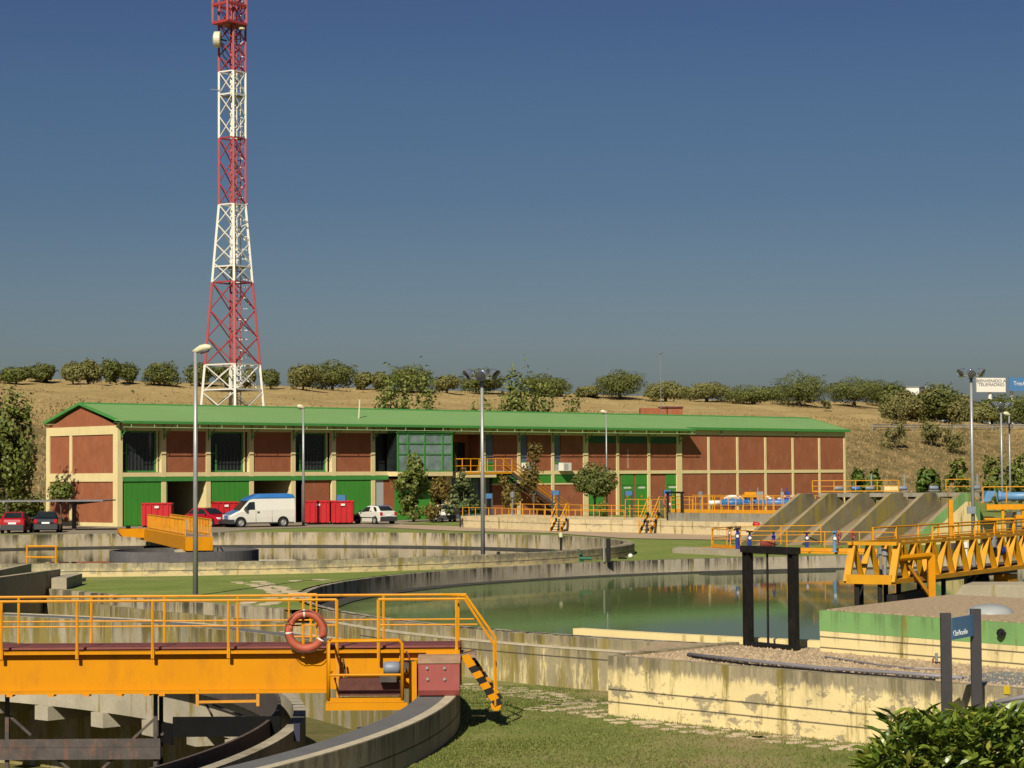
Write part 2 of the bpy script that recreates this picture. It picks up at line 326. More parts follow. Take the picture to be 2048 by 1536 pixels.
# ------------------------------------------------------------------ mesh helpers
class MB:
    def __init__(s): s.v = []; s.f = []; s.mi = []; s.cur = 0
    def mat(s, i): s.cur = i; return s
    def add(s, vs, fs):
        o = len(s.v); s.v += [tuple(v) for v in vs]
        for f in fs: s.f.append(tuple(i + o for i in f)); s.mi.append(s.cur)
        return s
    def box(s, a, b):
        x0, y0, z0 = a; x1, y1, z1 = b
        return s.add([(x0, y0, z0), (x1, y0, z0), (x1, y1, z0), (x0, y1, z0), (x0, y0, z1), (x1, y0, z1), (x1, y1, z1), (x0, y1, z1)],
                     [(0, 3, 2, 1), (4, 5, 6, 7), (0, 1, 5, 4), (1, 2, 6, 5), (2, 3, 7, 6), (3, 0, 4, 7)])
    def beam(s, p, q, w, h, up=(0, 0, 1)):
        p, q = Vector(p), Vector(q); d = (q - p).normalized(); up = Vector(up)
        if abs(d.dot(up)) > 0.99: up = Vector((1, 0, 0))
        r = d.cross(up).normalized(); u = r.cross(d)
        r *= w / 2; u *= h / 2
        return s.add([p - r - u, p + r - u, p + r + u, p - r + u, q - r - u, q + r - u, q + r + u, q - r + u],
                     [(0, 1, 2, 3), (7, 6, 5, 4), (0, 4, 5, 1), (1, 5, 6, 2), (2, 6, 7, 3), (3, 7, 4, 0)])
    def tube(s, pts, r, n=6, closed=False, radii=None):
        pts = [Vector(p) for p in pts]; k = len(pts); vs = []; fs = []
        for i, p in enumerate(pts):
            if closed: d = pts[(i + 1) % k] - pts[i - 1]
            else: d = pts[min(i + 1, k - 1)] - pts[max(i - 1, 0)]
            d.normalize()
            up = Vector((0, 0, 1)) if abs(d.z) < 0.95 else Vector((1, 0, 0))
            a = d.cross(up).normalized(); b = a.cross(d)
            rr = radii[i] if radii else r
            for j in range(n):
                t = 2 * math.pi * j / n; vs.append(p + (a * math.cos(t) + b * math.sin(t)) * rr)
        for i in range(k if closed else k - 1):
            for j in range(n):
                i2 = (i + 1) % k
                fs.append((i * n + j, i2 * n + j, i2 * n + (j + 1) % n, i * n + (j + 1) % n))
        if not closed: fs += [tuple(range(n))[::1], tuple((k - 1) * n + j for j in reversed(range(n)))]
        return s.add(vs, fs)
    def prism(s, poly, z0, z1):
        n = len(poly)
        vs = [(x, y, z0) for x, y in poly] + [(x, y, z1) for x, y in poly]
        return s.add(vs, [tuple(reversed(range(n))), tuple(range(n, 2 * n))] + [(i, (i + 1) % n, n + (i + 1) % n, n + i) for i in range(n)])
    def extrude(s, prof, off):
        """prof: 3-D polygon, swept by the vector off"""
        n = len(prof); off = Vector(off); vs = [Vector(p) for p in prof]; vs += [p + off for p in vs]
        return s.add(vs, [tuple(range(n)), tuple(reversed(range(n, 2 * n)))] + [(i, n + i, n + (i + 1) % n, (i + 1) % n) for i in range(n)])
    def ring(s, c, r0, r1, z0, z1, a0=0, a1=360, n=180):
        full = abs(a1 - a0) >= 360; m = n if full else n + 1; vs = []; fs = []
        for i in range(m):
            t = R(a0 + (a1 - a0) * i / n); cs, sn = math.cos(t), math.sin(t)
            for r, z in ((r0, z0), (r1, z0), (r1, z1), (r0, z1)): vs.append((c[0] + r * cs, c[1] + r * sn, z))
        for i in range(n):
            j = (i + 1) % m
            for k in range(4): fs.append((i * 4 + k, i * 4 + (k + 1) % 4, j * 4 + (k + 1) % 4, j * 4 + k))
        if not full: fs += [(3, 2, 1, 0), tuple((m - 1) * 4 + k for k in range(4))]
        return s.add(vs, fs)
    def lathe(s, prof, c=(0, 0, 0), n=16, axis='Z'):
        vs = []; fs = []; k = len(prof)
        for i in range(n):
            t = 2 * math.pi * i / n
            for r, h in prof:
                a, b = r * math.cos(t), r * math.sin(t)
                p = (a, b, h) if axis == 'Z' else ((h, a, b) if axis == 'X' else (a, h, b))
                vs.append((p[0] + c[0], p[1] + c[1], p[2] + c[2]))
        for i in range(n):
            j = (i + 1) % n
            for q in range(k - 1): fs.append((i * k + q, j * k + q, j * k + q + 1, i * k + q + 1))
        return s.add(vs, fs)
    def disc(s, c, r, n=96, z=0):
        return s.add([(c[0] + r * math.cos(2 * math.pi * i / n), c[1] + r * math.sin(2 * math.pi * i / n), z) for i in range(n)], [tuple(range(n))])
    def build(s, name, mats, parent=None, smooth=False, world=True, loc=None):
        me = bpy.data.meshes.new(name)
        vs = s.v
        if parent is not None and world:
            m = Matrix.Identity(4); p = parent
            while p is not None: m = p.matrix_basis @ m; p = p.parent
            mi = m.inverted(); vs = [mi @ Vector(v) for v in vs]
        if loc is not None:
            if loc == 'auto':
                a = np.array(vs); loc = ((a[:, 0].min() + a[:, 0].max()) / 2, (a[:, 1].min() + a[:, 1].max()) / 2, a[:, 2].min())
            vs = [(v[0] - loc[0], v[1] - loc[1], v[2] - loc[2]) for v in vs]
        me.from_pydata([tuple(v) for v in vs], [], s.f)
        if not isinstance(mats, (list, tuple)): mats = [mats]
        for m in mats: me.materials.append(MT.get(m) or CON.get(m) if isinstance(m, str) else m)
        if len(mats) > 1: me.polygons.foreach_set('material_index', s.mi)
        if smooth: me.polygons.foreach_set('use_smooth', [True] * len(me.polygons))
        me.update()
        o = bpy.data.objects.new(name, me); COL.objects.link(o)
        if parent is not None: o.parent = parent
        if loc is not None: o.location = loc
        return o
def recalc(o):
    import bmesh
    b = bmesh.new(); b.from_mesh(o.data); bmesh.ops.recalc_face_normals(b, faces=b.faces); b.to_mesh(o.data); b.free(); return o
def tag(o, label, cat, group=None):
    o['label'] = label; o['category'] = cat
    if group: o['group'] = group
    return o
def thing(name, label, cat, loc=(0, 0, 0), rz=0.0, group=None):
    o = bpy.data.objects.new(name, None); COL.objects.link(o); o.location = loc; o.rotation_euler = (0, 0, rz)
    o.empty_display_size = 0.3
    return tag(o, label, cat, group)
def struct(o): o['kind'] = 'structure'; return o
def dup(root, loc, rz=None, label=None, scale=None, group=None):
    def cp(o, par):
        c = o.copy(); COL.objects.link(c)
        if par is not None: c.parent = par
        for ch in list(o.children): cp(ch, c)
        return c
    r = cp(root, None); r.location = loc
    if rz is not None: r.rotation_euler = (0, 0, rz)
    if scale: r.scale = (scale,) * 3
    if label: r['label'] = label
    if group: r['group'] = group
    return r
def lerp(a, b, t): return Vector(a) * (1 - t) + Vector(b) * t
def smooth01(t): t = max(0.0, min(1.0, t)); return t * t * (3 - 2 * t)

# ------------------------------------------------------------------ the plan: basins, building line, hill
T1, R1, Z1 = (-30.2, 43.4), 28.4, -0.5
T2, R2, Z2 = (22.68, 71.4), 29.28, 0.0
T3, R3, Z3 = (-17.02, 105.4), 22.3, 0.5
LAWN = -1.15
BO = Vector((-29.95, 167.0, 0)); BANG = R(42.5); BU = Vector((math.cos(BANG), math.sin(BANG), 0)); BV = Vector((-BU.y, BU.x, 0))
BAY = 4.14; BL = 21 * BAY; BW = 10.4
def bx(px_, y=900, off=0.0):
    """position along the facade (metres) of a column of the photograph"""
    d = ray(px_, y); o = BO + BV * off
    # o + BU*t = d*s  (plan)
    det = BU.x * -d.y + d.x * BU.y
    return (-o.x * -d.y + -d.x * o.y * 1.0) / det if abs(det) > 1e-9 else 0
def vnoise(x, y):
    xi, yi = math.floor(x), math.floor(y); fx, fy = smooth01(x - xi), smooth01(y - yi)
    def h(a, b):
        k = math.sin(a * 127.1 + b * 311.7) * 43758.5453; return k - math.floor(k)
    return (h(xi, yi) * (1 - fx) + h(xi + 1, yi) * fx) * (1 - fy) + (h(xi, yi + 1) * (1 - fx) + h(xi + 1, yi + 1) * fx) * fy
def pq(x, y):
    d = Vector((x, y, 0)) - BO
    return d.dot(BU), d.dot(BV) - BW
def hill_z(x, y):
    p, q = pq(x, y)
    wob = (vnoise(x * 0.03, y * 0.03) - 0.5) * 10
    bank = 11.2 * smooth01((q - 5 + wob * 0.4) / 42.0)
    keep = 1 - smooth01((x / max(y, 1.0) - 0.168) / 0.040)
    fld = 6.8 * smooth01((q - 36) / 100.0) * keep
    b2 = (vnoise(x * 0.16, y * 0.16) - 0.5) * 0.9 + (vnoise(x * 0.5, y * 0.5) - 0.5) * 0.35
    return bank + fld + b2 * smooth01(q / 15.0) - 0.3 * (1 - smooth01(q / 6)) - 14 * smooth01((q - 170) / 120)
def on_hill(x, y, y0=165.0):
    d = ray(x, y); Y = y0
    while Y < 460:
        t = Y / d.y; z = CZ + d.z * t
        X = d.x * t
        if pq(X, Y)[1] > 3 and z < hill_z(X, Y): return Vector((X, Y, hill_z(X, Y)))
        Y += 0.5
    t = 300 / d.y
    return Vector((d.x * t, 300, hill_z(d.x * t, 300)))

# ------------------------------------------------------------------ setting
def sheet(name, outer, holes, z, mat, seg=None):
    """flat ground sheet with round holes cut out"""
    vs = [Vector(p[:2]) for p in outer]; ed = [(i, (i + 1) % len(vs)) for i in range(len(vs))]
    for (c, r) in holes:
        o = len(vs); n = 140
        vs += [Vector((c[0] + r * math.cos(2 * math.pi * i / n), c[1] + r * math.sin(2 * math.pi * i / n))) for i in range(n)]
        ed += [(o + i, o + (i + 1) % n) for i in range(n)]
    V, E_, F, _, _, _ = delaunay_2d_cdt(vs, ed, [], 1, 1e-5)
    m = MB(); keep = []
    for f in F:
        cx = sum(V[i].x for i in f) / len(f); cy = sum(V[i].y for i in f) / len(f)
        if any((cx - c[0]) ** 2 + (cy - c[1]) ** 2 < (r * 0.9995) ** 2 for c, r in holes): continue
        keep.append(tuple(f))
    m.add([(v.x, v.y, z) for v in V], keep)
    o = struct(m.build(name, mat)); return recalc_up(o)
def recalc_up(o):
    for p in o.data.polygons:
        if p.normal.z < 0: p.flip()
    return o
# line of the retaining wall behind the near basin, on to the big basin and the gravel box
RW = [Vector((-38, 107, 0)), Vector((-17.9, 76.8, 0)), Vector((-14.0, 71.3, 0)), Vector((-10.4, 66.2, 0)), Vector((-8.4, 63.6, 0)), Vector((-6.4, 61.4, 0))]
A2 = math.degrees(math.atan2(RW[-1].y - T2[1], RW[-1].x - T2[0])) % 360
BOX0 = gz(1216, 1311.5, 0.05); BOXD = (gz(1875, 1365, 0.05) - BOX0); BOXD.z = 0; BOXD.normalize()
BOX1 = BOX0 + BOXD * 20.0
b2 = math.degrees(math.atan2(BOX0.y - T2[1], BOX0.x - T2[0])) % 360
arc = [Vector((T2[0] + 29.6 * math.cos(R(a)), T2[1] + 29.6 * math.sin(R(a)), 0)) for a in np.linspace(A2, b2 + 2.0, 30)]
edge = RW + arc + [BOX0 + Vector((0.2, 0.25, 0)), BOX1 + Vector((0.2, 0.25, 0))]
up_poly = [Vector((-400, 330, 0)), Vector((-400, 107, 0))] + edge + [Vector((60, 10, 0)), Vector((400, 10, 0)), Vector((400, 330, 0))]
sheet('upper_lawn', up_poly, [(T2, 29.5), (T3, R3 + 0.3)], 0.0, 'grass_far')
lo_poly = [Vector((-400, 140, 0)), Vector((-400, -60, 0)), Vector((400, -60, 0)), Vector((400, 60, 0)), Vector((20, 78, 0)), Vector((-2, 78, 0)), Vector((-12, 84, 0))]
lawn_lo = sheet('lawn', lo_poly, [(T1, R1 + 0.3)], LAWN, 'grass')
# yard and paving near the building: thin sheets laid on the ground
def flat(name, pts, z, mat, thick=0.0):
    m = MB()
    if thick: m.prism([(p[0], p[1]) for p in pts], z - thick, z); return struct(m.build(name, mat))
    V, E_, F, _, _, _ = delaunay_2d_cdt([Vector((p[0], p[1])) for p in pts], [(i, (i + 1) % len(pts)) for i in range(len(pts))], [], 1, 1e-5)
    m.add([(v.x, v.y, z) for v in V], [tuple(f) for f in F])
    return recalc_up(struct(m.build(name, mat)))
front = [gz(-260, 1068, 0), gz(0, 1068, 0), gz(240, 1068, 0), gz(430, 1066, 0), gz(520, 1059, 0), gz(640, 1055, 0), gz(770, 1056, 0), gz(880, 1062, 0), gz(905, 1052, 0), gz(915, 1046, 0)]
back = [BO + BU * 48 + BV * -0.4, BO + BV * -0.4 + BU * -0.4, BO + BV * 13 - BU * 0.4, BO + BV * 13 - BU * 60]
flat('parking_yard', front + back, 0.02, 'asphalt')
flat('paved_walk', [gz(770, 1055, 0), gz(905, 1062.5, 0), gz(1100, 1067, 0), gz(1250, 1077.5, 0), gz(1450, 1081, 0), gz(1600, 1082, 0), gz(1600, 1075, 0), gz(1430, 1071, 0), gz(1100, 1060, 0), gz(918, 1052.5, 0), gz(800, 1050, 0)], 0.035, 'paving')
flat('verge', [gz(800, 1048.5, 0), gz(925, 1053.5, 0), gz(925, 1045.5, 0), gz(880, 1044, 0)], 0.05, 'grass_far')
def hill():
    m = MB(); ps = np.arange(-150, 420, 2.6); qs = np.concatenate([np.arange(2.0, 60, 1.6), np.arange(60, 300, 5)])
    vs = []
    for q in qs:
        for p in ps:
            P = BO + BU * p + BV * (q + BW)
            vs.append((P.x, P.y, hill_z(P.x, P.y)))
    nx = len(ps); fs = [(j * nx + i, j * nx + i + 1, (j + 1) * nx + i + 1, (j + 1) * nx + i) for j in range(len(qs) - 1) for i in range(nx - 1)]
    m.add(vs, fs); return struct(m.build('hill', 'dry', smooth=True))
hill()
flat('far_ground', [(-2500, 320), (2500, 320), (2500, 3000), (-2500, 3000)], -4.0, 'dry')

# ------------------------------------------------------------------ near basin (drained) and its travelling bridge
t = thing('settling_tank', 'round drained concrete tank nearest the camera, under the orange-yellow bridge', 'tank', (T1[0], T1[1], -5.0))
MB().ring(T1, R1, R1 + 0.52, -5.0, Z1, n=300).build('outer_wall', 't1_wall', t)
MB().ring(T1, R1 + 0.004, R1 + 0.51, Z1 + 0.003, Z1 + 0.012, n=300).build('wheel_track', 'track', t)
MB().ring(T1, R1 + 0.52, R1 + 0.74, -5.0, Z1 + 0.02, n=300).build('kerb', ['t1_wall'], t)
MB().ring(T1, R1 + 0.53, R1 + 0.73, Z1 + 0.021, Z1 + 0.032, n=300).build('kerb_top', 'kerb', t)
MB().ring(T1, R1 - .02, R1 - .004, -5.0, -0.52, n=300).build('inner_lining', 't1_far', t)
MB().ring(T1, 25.75, 26.0, -2.75, -1.15, n=300).build('channel_wall', 'chan', t)
MB().ring(T1, 26.0, R1 - .021, -2.75, -2.5, n=300).build('channel_floor', 'algae', t)
MB().ring(T1, 25.42, 25.49, -1.75, -1.0, n=300).build('scum_baffle', 'rust', t)
for k in range(60):
    b = MB()
    a = R(k * 6 + 1); c, s = math.cos(a), math.sin(a)
    P = lambda r, d: (T1[0] + r * c - d * s, T1[1] + r * s + d * c)
    b.prism([P(25.6, -.3), P(27.8, -.3), P(27.8, .3), P(25.6, .3)], -3.15, -2.752)
    b.build('channel_bracket', 'chan', t)
MB().ring(T1, 0.0, R1, -5.3, -5.0, n=120).build('tank_floor', 'algae', t)
for a, nm, ra in ((-2.2, 1, 26.0), (-3.6, 1, 27.3)):   # gate openings in the channel
    c, s = math.cos(R(a)), math.sin(R(a))
    P = lambda r, d: (T1[0] + r * c - d * s, T1[1] + r * s + d * c)
    MB().prism([P(ra, -.04), P(ra + .12, -.04), P(ra + .12, .04), P(ra, .04)], -1.36, -1.02).build('channel_gate', 'navy', t)

def X_at(px_, Y): return (px_ - 1024.0) * Y / FPX
YN, YF = 42.7, 44.05
t = thing('scraper_bridge', 'large orange-yellow travelling bridge with maroon deck spanning the drained tank in the foreground', 'bridge', (-1.4, 43.4, -0.5))
XL, XR = -34.0, X_at(917, YN)
b = MB()
b.box((XL, YN - .02, -.40), (XR, YN + .01, .30)); b.build('girder', 'yellow', t)
b = MB(); b.box((XL, YN - .16, .302), (XR, YN + .12, .352)); b.build('top_flange', 'yellow', t)
b = MB(); b.box((XL, YN - .14, -.46), (XR - 2.55, YN + .12, -.402)); b.build('bottom_flange', 'yellow', t)
b = MB(); b.box((XL, YF - .02, -.46), (XR, YF + .02, .352)); b.build('girder', 'yellow', t)
b = MB(); x = XR
while x > XL:
    b.box((x - 1.45, YN + .16, .375), (x, YF - .03, .415)); x -= 1.457
b.build('deck', 'maroon', t)
MB().box((X_at(850, YN - .1), YN - .19, .17), (XR, YN - .161, .345)).build('end_plate', 'yellow', t)
MB().box((X_at(818, YN), YN - .5, -.85), (X_at(833, YN), YN - .021, .16)).build('end_plate', 'yellow', t)
def post_b(m, x, y, z0, z1, r=.028): m.tube([(x, y, z0), (x, y, z1)], r, 6)
ZR, ZM = 1.33, .84
near_x = [X_at(p, YN) for p in (-142, 8, 158, 308, 458.6, 607, 911)]; far_x = [X_at(p, YF) for p in (-108, 37, 182, 328, 474, 620, 765, 914)]
for k in range(12): near_x.append(near_x[0] - 1.457 * (k + 1)); far_x.append(far_x[0] - 1.457 * (k + 1))
for x in near_x: m = MB(); m.box((x - .03, YN - .20, .22), (x + .03, YN - .161, .40)); post_b(m, x, YN - .18, .25, ZR); m.build('rail_post', 'yellow_rail', t, smooth=False)
for x in far_x:
    m = MB(); post_b(m, x, YF + .05, .2, ZR); m.build('rail_post', 'yellow_rail', t)
yy = YN - .18; e1 = X_at(672, yy); e2 = X_at(755, yy); xb = X_at(927, yy); xs = X_at(985, yy)
for z in (ZR, ZM):
    r_ = .028 if z == ZR else .017
    MB().tube([(XL, yy, z), (e1, yy, z)], r_).build('handrail', 'yellow_rail', t)
    MB().tube([(XL, YF + .05, z), (xb if z == ZR else X_at(952, YF), YF + .05, z)], r_).build('handrail', 'yellow_rail', t)
MB().tube([(e2, yy, ZR), (xb, yy, ZR), (xs, yy, .45), (xs + .02, yy, -.72)], .03).build('stair_handrail', 'yellow_rail', t)
MB().tube([(e2, yy, ZM), (X_at(952, yy), yy, ZM)], .017).build('handrail', 'yellow_rail', t)
MB().tube([(xb, YF - .45, ZR), (xs + .02, YF - .45, .5), (xs + .02, YF - .45, -.7)], .03).build('stair_handrail', 'yellow_rail', t)
MB().tube([(xb - .5, YF + .05, ZR), (xb, YF - .45, ZR)], .03).build('handrail', 'yellow_rail', t)
for x0 in (e1, e2):
    m = MB(); post_b(m, x0, yy, .15, ZR, .034); m.build('rail_post', 'yellow_rail', t)
m = MB()
for px_ in (577, 632): post_b(m, X_at(px_, YF + .9), YF + .9, .2, 1.31, .02)
m.tube([(X_at(577, YF + .9), YF + .9, 1.31), (X_at(632, YF + .9), YF + .9, 1.31)], .02); m.tube([(X_at(577, YF + .9), YF + .9, .45), (X_at(632, YF + .9), YF + .9, .45)], .02)
m.build('side_frame', 'yellow_rail', t)
# stair with hazard stripes
def stringer(y, name):
    a = Vector((X_at(918, yy), y, .22)); c = Vector((X_at(986, yy), y, -.74)); d = c - a; n_ = 9
    m = MB()
    for k in range(n_):
        p, q = a + d * (k / n_), a + d * ((k + 1) / n_)
        sx = .155
        m.mat(1 if k % 2 == 0 and k > 0 else 0)
        sh = .05
        m.extrude([(p.x - sh * 0, y, p.z - .0), (p.x + sx, y, p.z + .06), (q.x + sx, y, q.z + .06), (q.x, y, q.z)], (0, .03, 0))
    return m.build(name, ['yellow', 'black'], t)
stringer(yy - .02, 'stair_stringer'); stringer(YF - .5, 'stair_stringer')
for k in range(4):
    m = MB(); x = X_at(925, yy) + .14 * k; z = .1 - .235 * k
    m.box((x, yy + .02, z), (x + .2, YF - .5, z + .03)); m.build('stair_tread', 'dusty', t)
MB().box((XR + .005, YN - .15, .20), (X_at(948, yy), YF - .3, .255)).build('stair_landing', 'dusty', t)
m = MB(); xr_ = X_at(993, yy); m.lathe([(0, -.015), (.1, -.015), (.1, .015), (0, .015)], (xs + .03, yy, -.72), 12, 'Y'); m.build('rail_foot', 'yellow', t)
# wheel and its cover
xa, xc = X_at(834, 41.9), X_at(916, 41.9)
m = MB(); pr = [(xa, 41.9, .14), (xa, 41.9, -.36), (xa, 41.95, -.46), (xa, 42.62, -.46), (xa, 42.62, .26), (xa, 42.2, .26)]
m.extrude(pr, (xc - xa, 0, 0)); recalc(m.build('wheel_cover', 'red_cover', t))
MB().extrude([(xa - .015, 41.89, .142), (xa - .015, 42.2, .264), (xa - .015, 42.62, .264), (xa - .015, 42.62, .275), (xa - .015, 42.2, .275), (xa - .015, 41.88, .15)], (xc - xa + .03, 0, 0)).build('cover_lid', 'dusty', t)
for px_, pz in ((854, 1336), (889, 1336), (855, 1358), (889, 1358)):
    p = gd(px_, pz, 41.895); MB().lathe([(0, -.03), (.028, -.03), (.028, 0), (0, 0)], p, 8, 'Y').build('bolt', 'galv', t)
m = MB(); m.lathe([(0, -.12), (.24, -.12), (.25, -.09), (.25, .09), (.24, .12), (0, .12)], ((xa + xc) / 2, 42.9, -.24), 24, 'X')
w_ = m.build('drive_wheel', 'blackflat', t, smooth=False)
MB().lathe([(0, -.16), (.09, -.16), (.09, .13), (0, .13)], ((xa + xc) / 2, 42.9, -.24), 12, 'X').build('hub', 'rust', w_)
MB().lathe([(0, -.12), (.09, -.12), (.11, 0), (.09, .1), (0, .1)], (xa - .05, 42.4, -.25), 12, 'X').build('axle_box', 'blackflat', t)
m = MB(); m.box((X_at(820, 42.3), 42.35, -.5), (X_at(830, 42.3), 42.55, -.1)); m.build('axle_bracket', 'black', t)
MB().box((X_at(806, 42.4), 42.25, .02), (X_at(826, 42.4), 42.45, .17)).build('switch_box', 'rust', t)
m = MB(); c0 = gd(800, 1298, 42.3); m.tube([c0, c0 + Vector((.02, 0, -.2)), c0 + Vector((-.05, 0, -.33)), c0 + Vector((.0, 0, -.5))], .014); m.build('cable', 'black', t)
m = MB(); c0 = gd(812, 1302, 42.35); m.tube([c0, c0 + Vector((.05, 0, -.08)), c0 + Vector((.09, 0, -.28))], .018); m.build('cable', 'maroon', t)
# service cage hung on the side
yc = 41.75; xl, xr = X_at(655, yc), X_at(802, yc)
zt, zm, zb = gd(730, 1281, yc).z, gd(730, 1350, yc).z, gd(730, 1400, yc).z
cage = []
m = MB(); m.tube([(xl, yc, zb), (xl, yc, zt - .06), (xl + .06, yc, zt), (xr - .06, yc, zt), (xr, yc, zt - .06), (xr, yc, zb)], .036, 8); m.build('cage_rail', 'yellow', t, smooth=True)
m = MB(); m.tube([(xl, yc, zm), (xr, yc, zm)], .027, 6); m.build('cage_rail', 'yellow', t)
m = MB(); m.box((xl - .05, yc - .04, zb - .19), (xr + .1, yc + .02, zb - .05)); m.build('cage_beam', 'yellow', t)
m = MB(); m.box((xl - .03, yc - .015, zb - .045), (xr + .02, yc + .02, zb + .04)); m.build('toe_board', 'yellow', t)
m = MB(); m.box((xl - .03, yc + .025, zb - .045), (xr, YN - .2, zb - .02)); m.build('cage_floor', 'dusty', t)
for x in (xl + .12, xr - .06):
    m = MB(); m.beam((x, yc + .1, zb - .1), (x, YN - .16, zb - .1), .06, .1); m.beam((x, YN - .2, zb - .1), (x, YN - .2, .25), .06, .06); m.build('cage_hanger', 'yellow_old', t)
m = MB(); m.beam((X_at(684, 42.4), 42.45, .20), (X_at(692, 42.4), 42.45, -.26), .035, .035); m.build('brace', 'rust', t)
for z in (zt - .02, zm):
    m = MB(); m.tube([(xl, yc, z), (xl, YN - .2, z)], .025); m.build('cage_rail', 'yellow', t)
m = MB(); m.box((X_at(676, 42.3), 42.2, -.48), (X_at(800, 42.3), 42.45, -.16)); m.build('scum_trough', M('shade_toned_red_trough', (.07, .018, .012), .7, .25, 5, dirt=(.14, .06, .03), dirt_amt=.5), t)  # darkened red holds the shade of the trough's underside
c0 = gd(783, 1336, 42.1)
m = MB(); m.lathe([(0, -.15), (.1, -.15), (.125, -.1), (.125, .12), (.09, .17), (0, .17)], c0, 14, 'X'); mo = m.build('drive_motor', 'motor', t, smooth=True)
m = MB(); m.box((c0.x - .22, c0.y - .1, c0.z - .26), (c0.x + .1, c0.y + .12, c0.z - .13)); m.build('motor_base', 'rust', mo)
m = MB(); m.tube([c0 + Vector((.16, 0, -.02)), c0 + Vector((.24, 0, -.07)), c0 + Vector((.3, 0, -.05))], .045, 8); m.build('gear_shaft', 'rust', mo)
# scraper hanging into the tank
ys = 43.2
for px_, nm in ((16, 0), (311, 0), (322, 1), (-284, 0)):
    x = X_at(px_, ys + .5 * nm); m = MB(); m.beam((x, ys + .5 * nm, -.47), (x, ys + .5 * nm, -3.2), .075, .075, (1, 0, 0)); m.build('scraper_leg', 'rust' if nm == 0 else 'black', t)
x0, x1 = X_at(-320, ys), X_at(322, ys); zt_, zb_ = gd(150, 1477, ys).z, gd(150, 1518, ys).z
m = MB(); m.box((x0, ys - .1, zt_ - .16), (x1, ys - .06, zt_)); m.box((x0, ys - .1, zb_), (x1, ys + .06, zt_ - .165)); m.build('scraper_beam', 'rust', t)
for a, b_ in (((20, 1432), (62, 1470)), ((311, 1436), (265, 1478)), ((115, 1518), (165, 1560)), ((225, 1518), (180, 1560)), ((322, 1470), (345, 1455))):
    m = MB(); m.beam(gd(*a, ys), gd(*b_, ys), .05, .05); m.build('brace', 'rust', t)
m = MB(); m.prism([(X_at(345, 42.9), 42.9), (X_at(352, 42.9), 42.86), (X_at(560, 42.9), 42.86), (X_at(560, 42.9), 42.9)], gd(450, 1473, 42.9).z, gd(450, 1433, 42.9).z); m.build('scum_blade', 'blackflat', t)
m = MB(); pts = [(X_at(345, 42.9), 42.9), (X_at(328, 43.2), 43.2), (X_at(318, 43.6), 43.6)]; zz = (gd(450, 1490, 42.9).z, gd(450, 1447, 42.9).z)
for (ax, ay), (cx_, cy_) in zip(pts, pts[1:]): m.beam((ax, ay, sum(zz) / 2), (cx_, cy_, sum(zz) / 2), .04, zz[1] - zz[0])
m.build('scum_blade', 'blackflat', t)
m = MB(); m.beam(gd(412, 1408, 43), gd(425, 1433, 42.95), .03, .03); m.beam(gd(425, 1409, 43), gd(490, 1433, 42.95), .03, .03); m.build('brace', 'rust', t)
m = MB()
for px_ in (395, 516): m.beam(gd(px_, 1378, 42.6), gd(px_, 1412, 42.6), .06, .06)
m.beam(gd(395, 1404, 42.6), gd(516, 1402, 42.6), .04, .05); m.build('hanger_frame', 'yellow_old', t)
for px_ in (28, 110, 180, 245, 300, 330):
    m = MB(); x = X_at(px_, YN); m.box((x - .1, YN - .17, -.5), (x + .02, YN + .1, -.46)); m.build('clamp', 'yellow_old', t)
# life ring on the near rail
c0 = gd(612, 1262, 42.4)
lr = thing('life_ring', 'faded orange life ring with white bands hung on the near railing', 'life ring', (c0.x, 42.4, c0.z - .42))
m = MB(); pts = [(c0.x + .335 * math.cos(a), 42.4, c0.z + .335 * math.sin(a)) for a in np.linspace(0, 2 * math.pi, 40, endpoint=False)]
m.tube(pts, .083, 10, closed=True); m.build('ring_body', 'ring', lr, smooth=True)
for a in (95, 186, -30):
    a = R(a); m = MB(); pts = [(c0.x + .335 * math.cos(a + d), 42.4, c0.z + .335 * math.sin(a + d)) for d in (-.05, 0, .05)]
    m.tube(pts, .086, 10); m.build('white_band', 'white', lr, smooth=True)
m = MB(); m.tube([(c0.x + .40 * math.cos(a), 42.32 + .02 * math.sin(7 * a), c0.z + .40 * math.sin(a) - .02 * abs(math.sin(2 * a))) for a in np.linspace(0, 2 * math.pi, 32, endpoint=False)], .008, 5, closed=True); m.build('grab_rope', 'rust', lr)

# ------------------------------------------------------------------ the big green basin
t = thing('settling_tank', 'large round concrete basin full of green water in the middle', 'tank', (T2[0], T2[1], -3.0))
MB().ring(T2, R2, R2 + .36, -3.0, Z2, n=300).build('basin_wall', 't2_in', t)
a_lo, a_hi = A2 - 2.0, b2 + 1.5
MB().ring(T2, R2 + .362, R2 + .44, -1.3, Z2 - .012, a_lo, a_hi, 90).build('outer_face', 't2_out', t)
MB().ring(T2, R2 + .442, R2 + .66, -1.6, Z2 - .27, a_lo + 2.5, a_hi, 90).build('lower_ledge', 't2_out', t)
MB().ring(T2, R2 + .45, R2 + .672, Z2 - .269, Z2 - .235, a_lo + 2.5, a_hi, 90).build('lit_ledge_strip', 'kerb', t)  # brighter strip added to imitate the sunlit top of the ledge
MB().ring(T2, R2 - .9, R2 - .002, -1.3, -.545, n=240).build('weir_channel', 'launder', t)
MB().ring(T2, R2 - 2.0, R2 - .91, -1.3, -.50, 108, 121, 40).build('scum_shelf', 'launder', t)
# cream parapet on the near inside edge
pa = [math.degrees(math.atan2(P.y - T2[1], P.x - T2[0])) % 360 for P in (gz(1165, 1258, .1), gz(1640, 1295, .1))]
m = MB(); m.ring(T2, R2 - .42, R2 - .12, -1.0, .13, pa[0], pa[1], 40); m.build('parapet', 'par', t)
struct(MB().disc(T2, R2 - .002, 180, -.58).build('basin_water', 'water_green'))

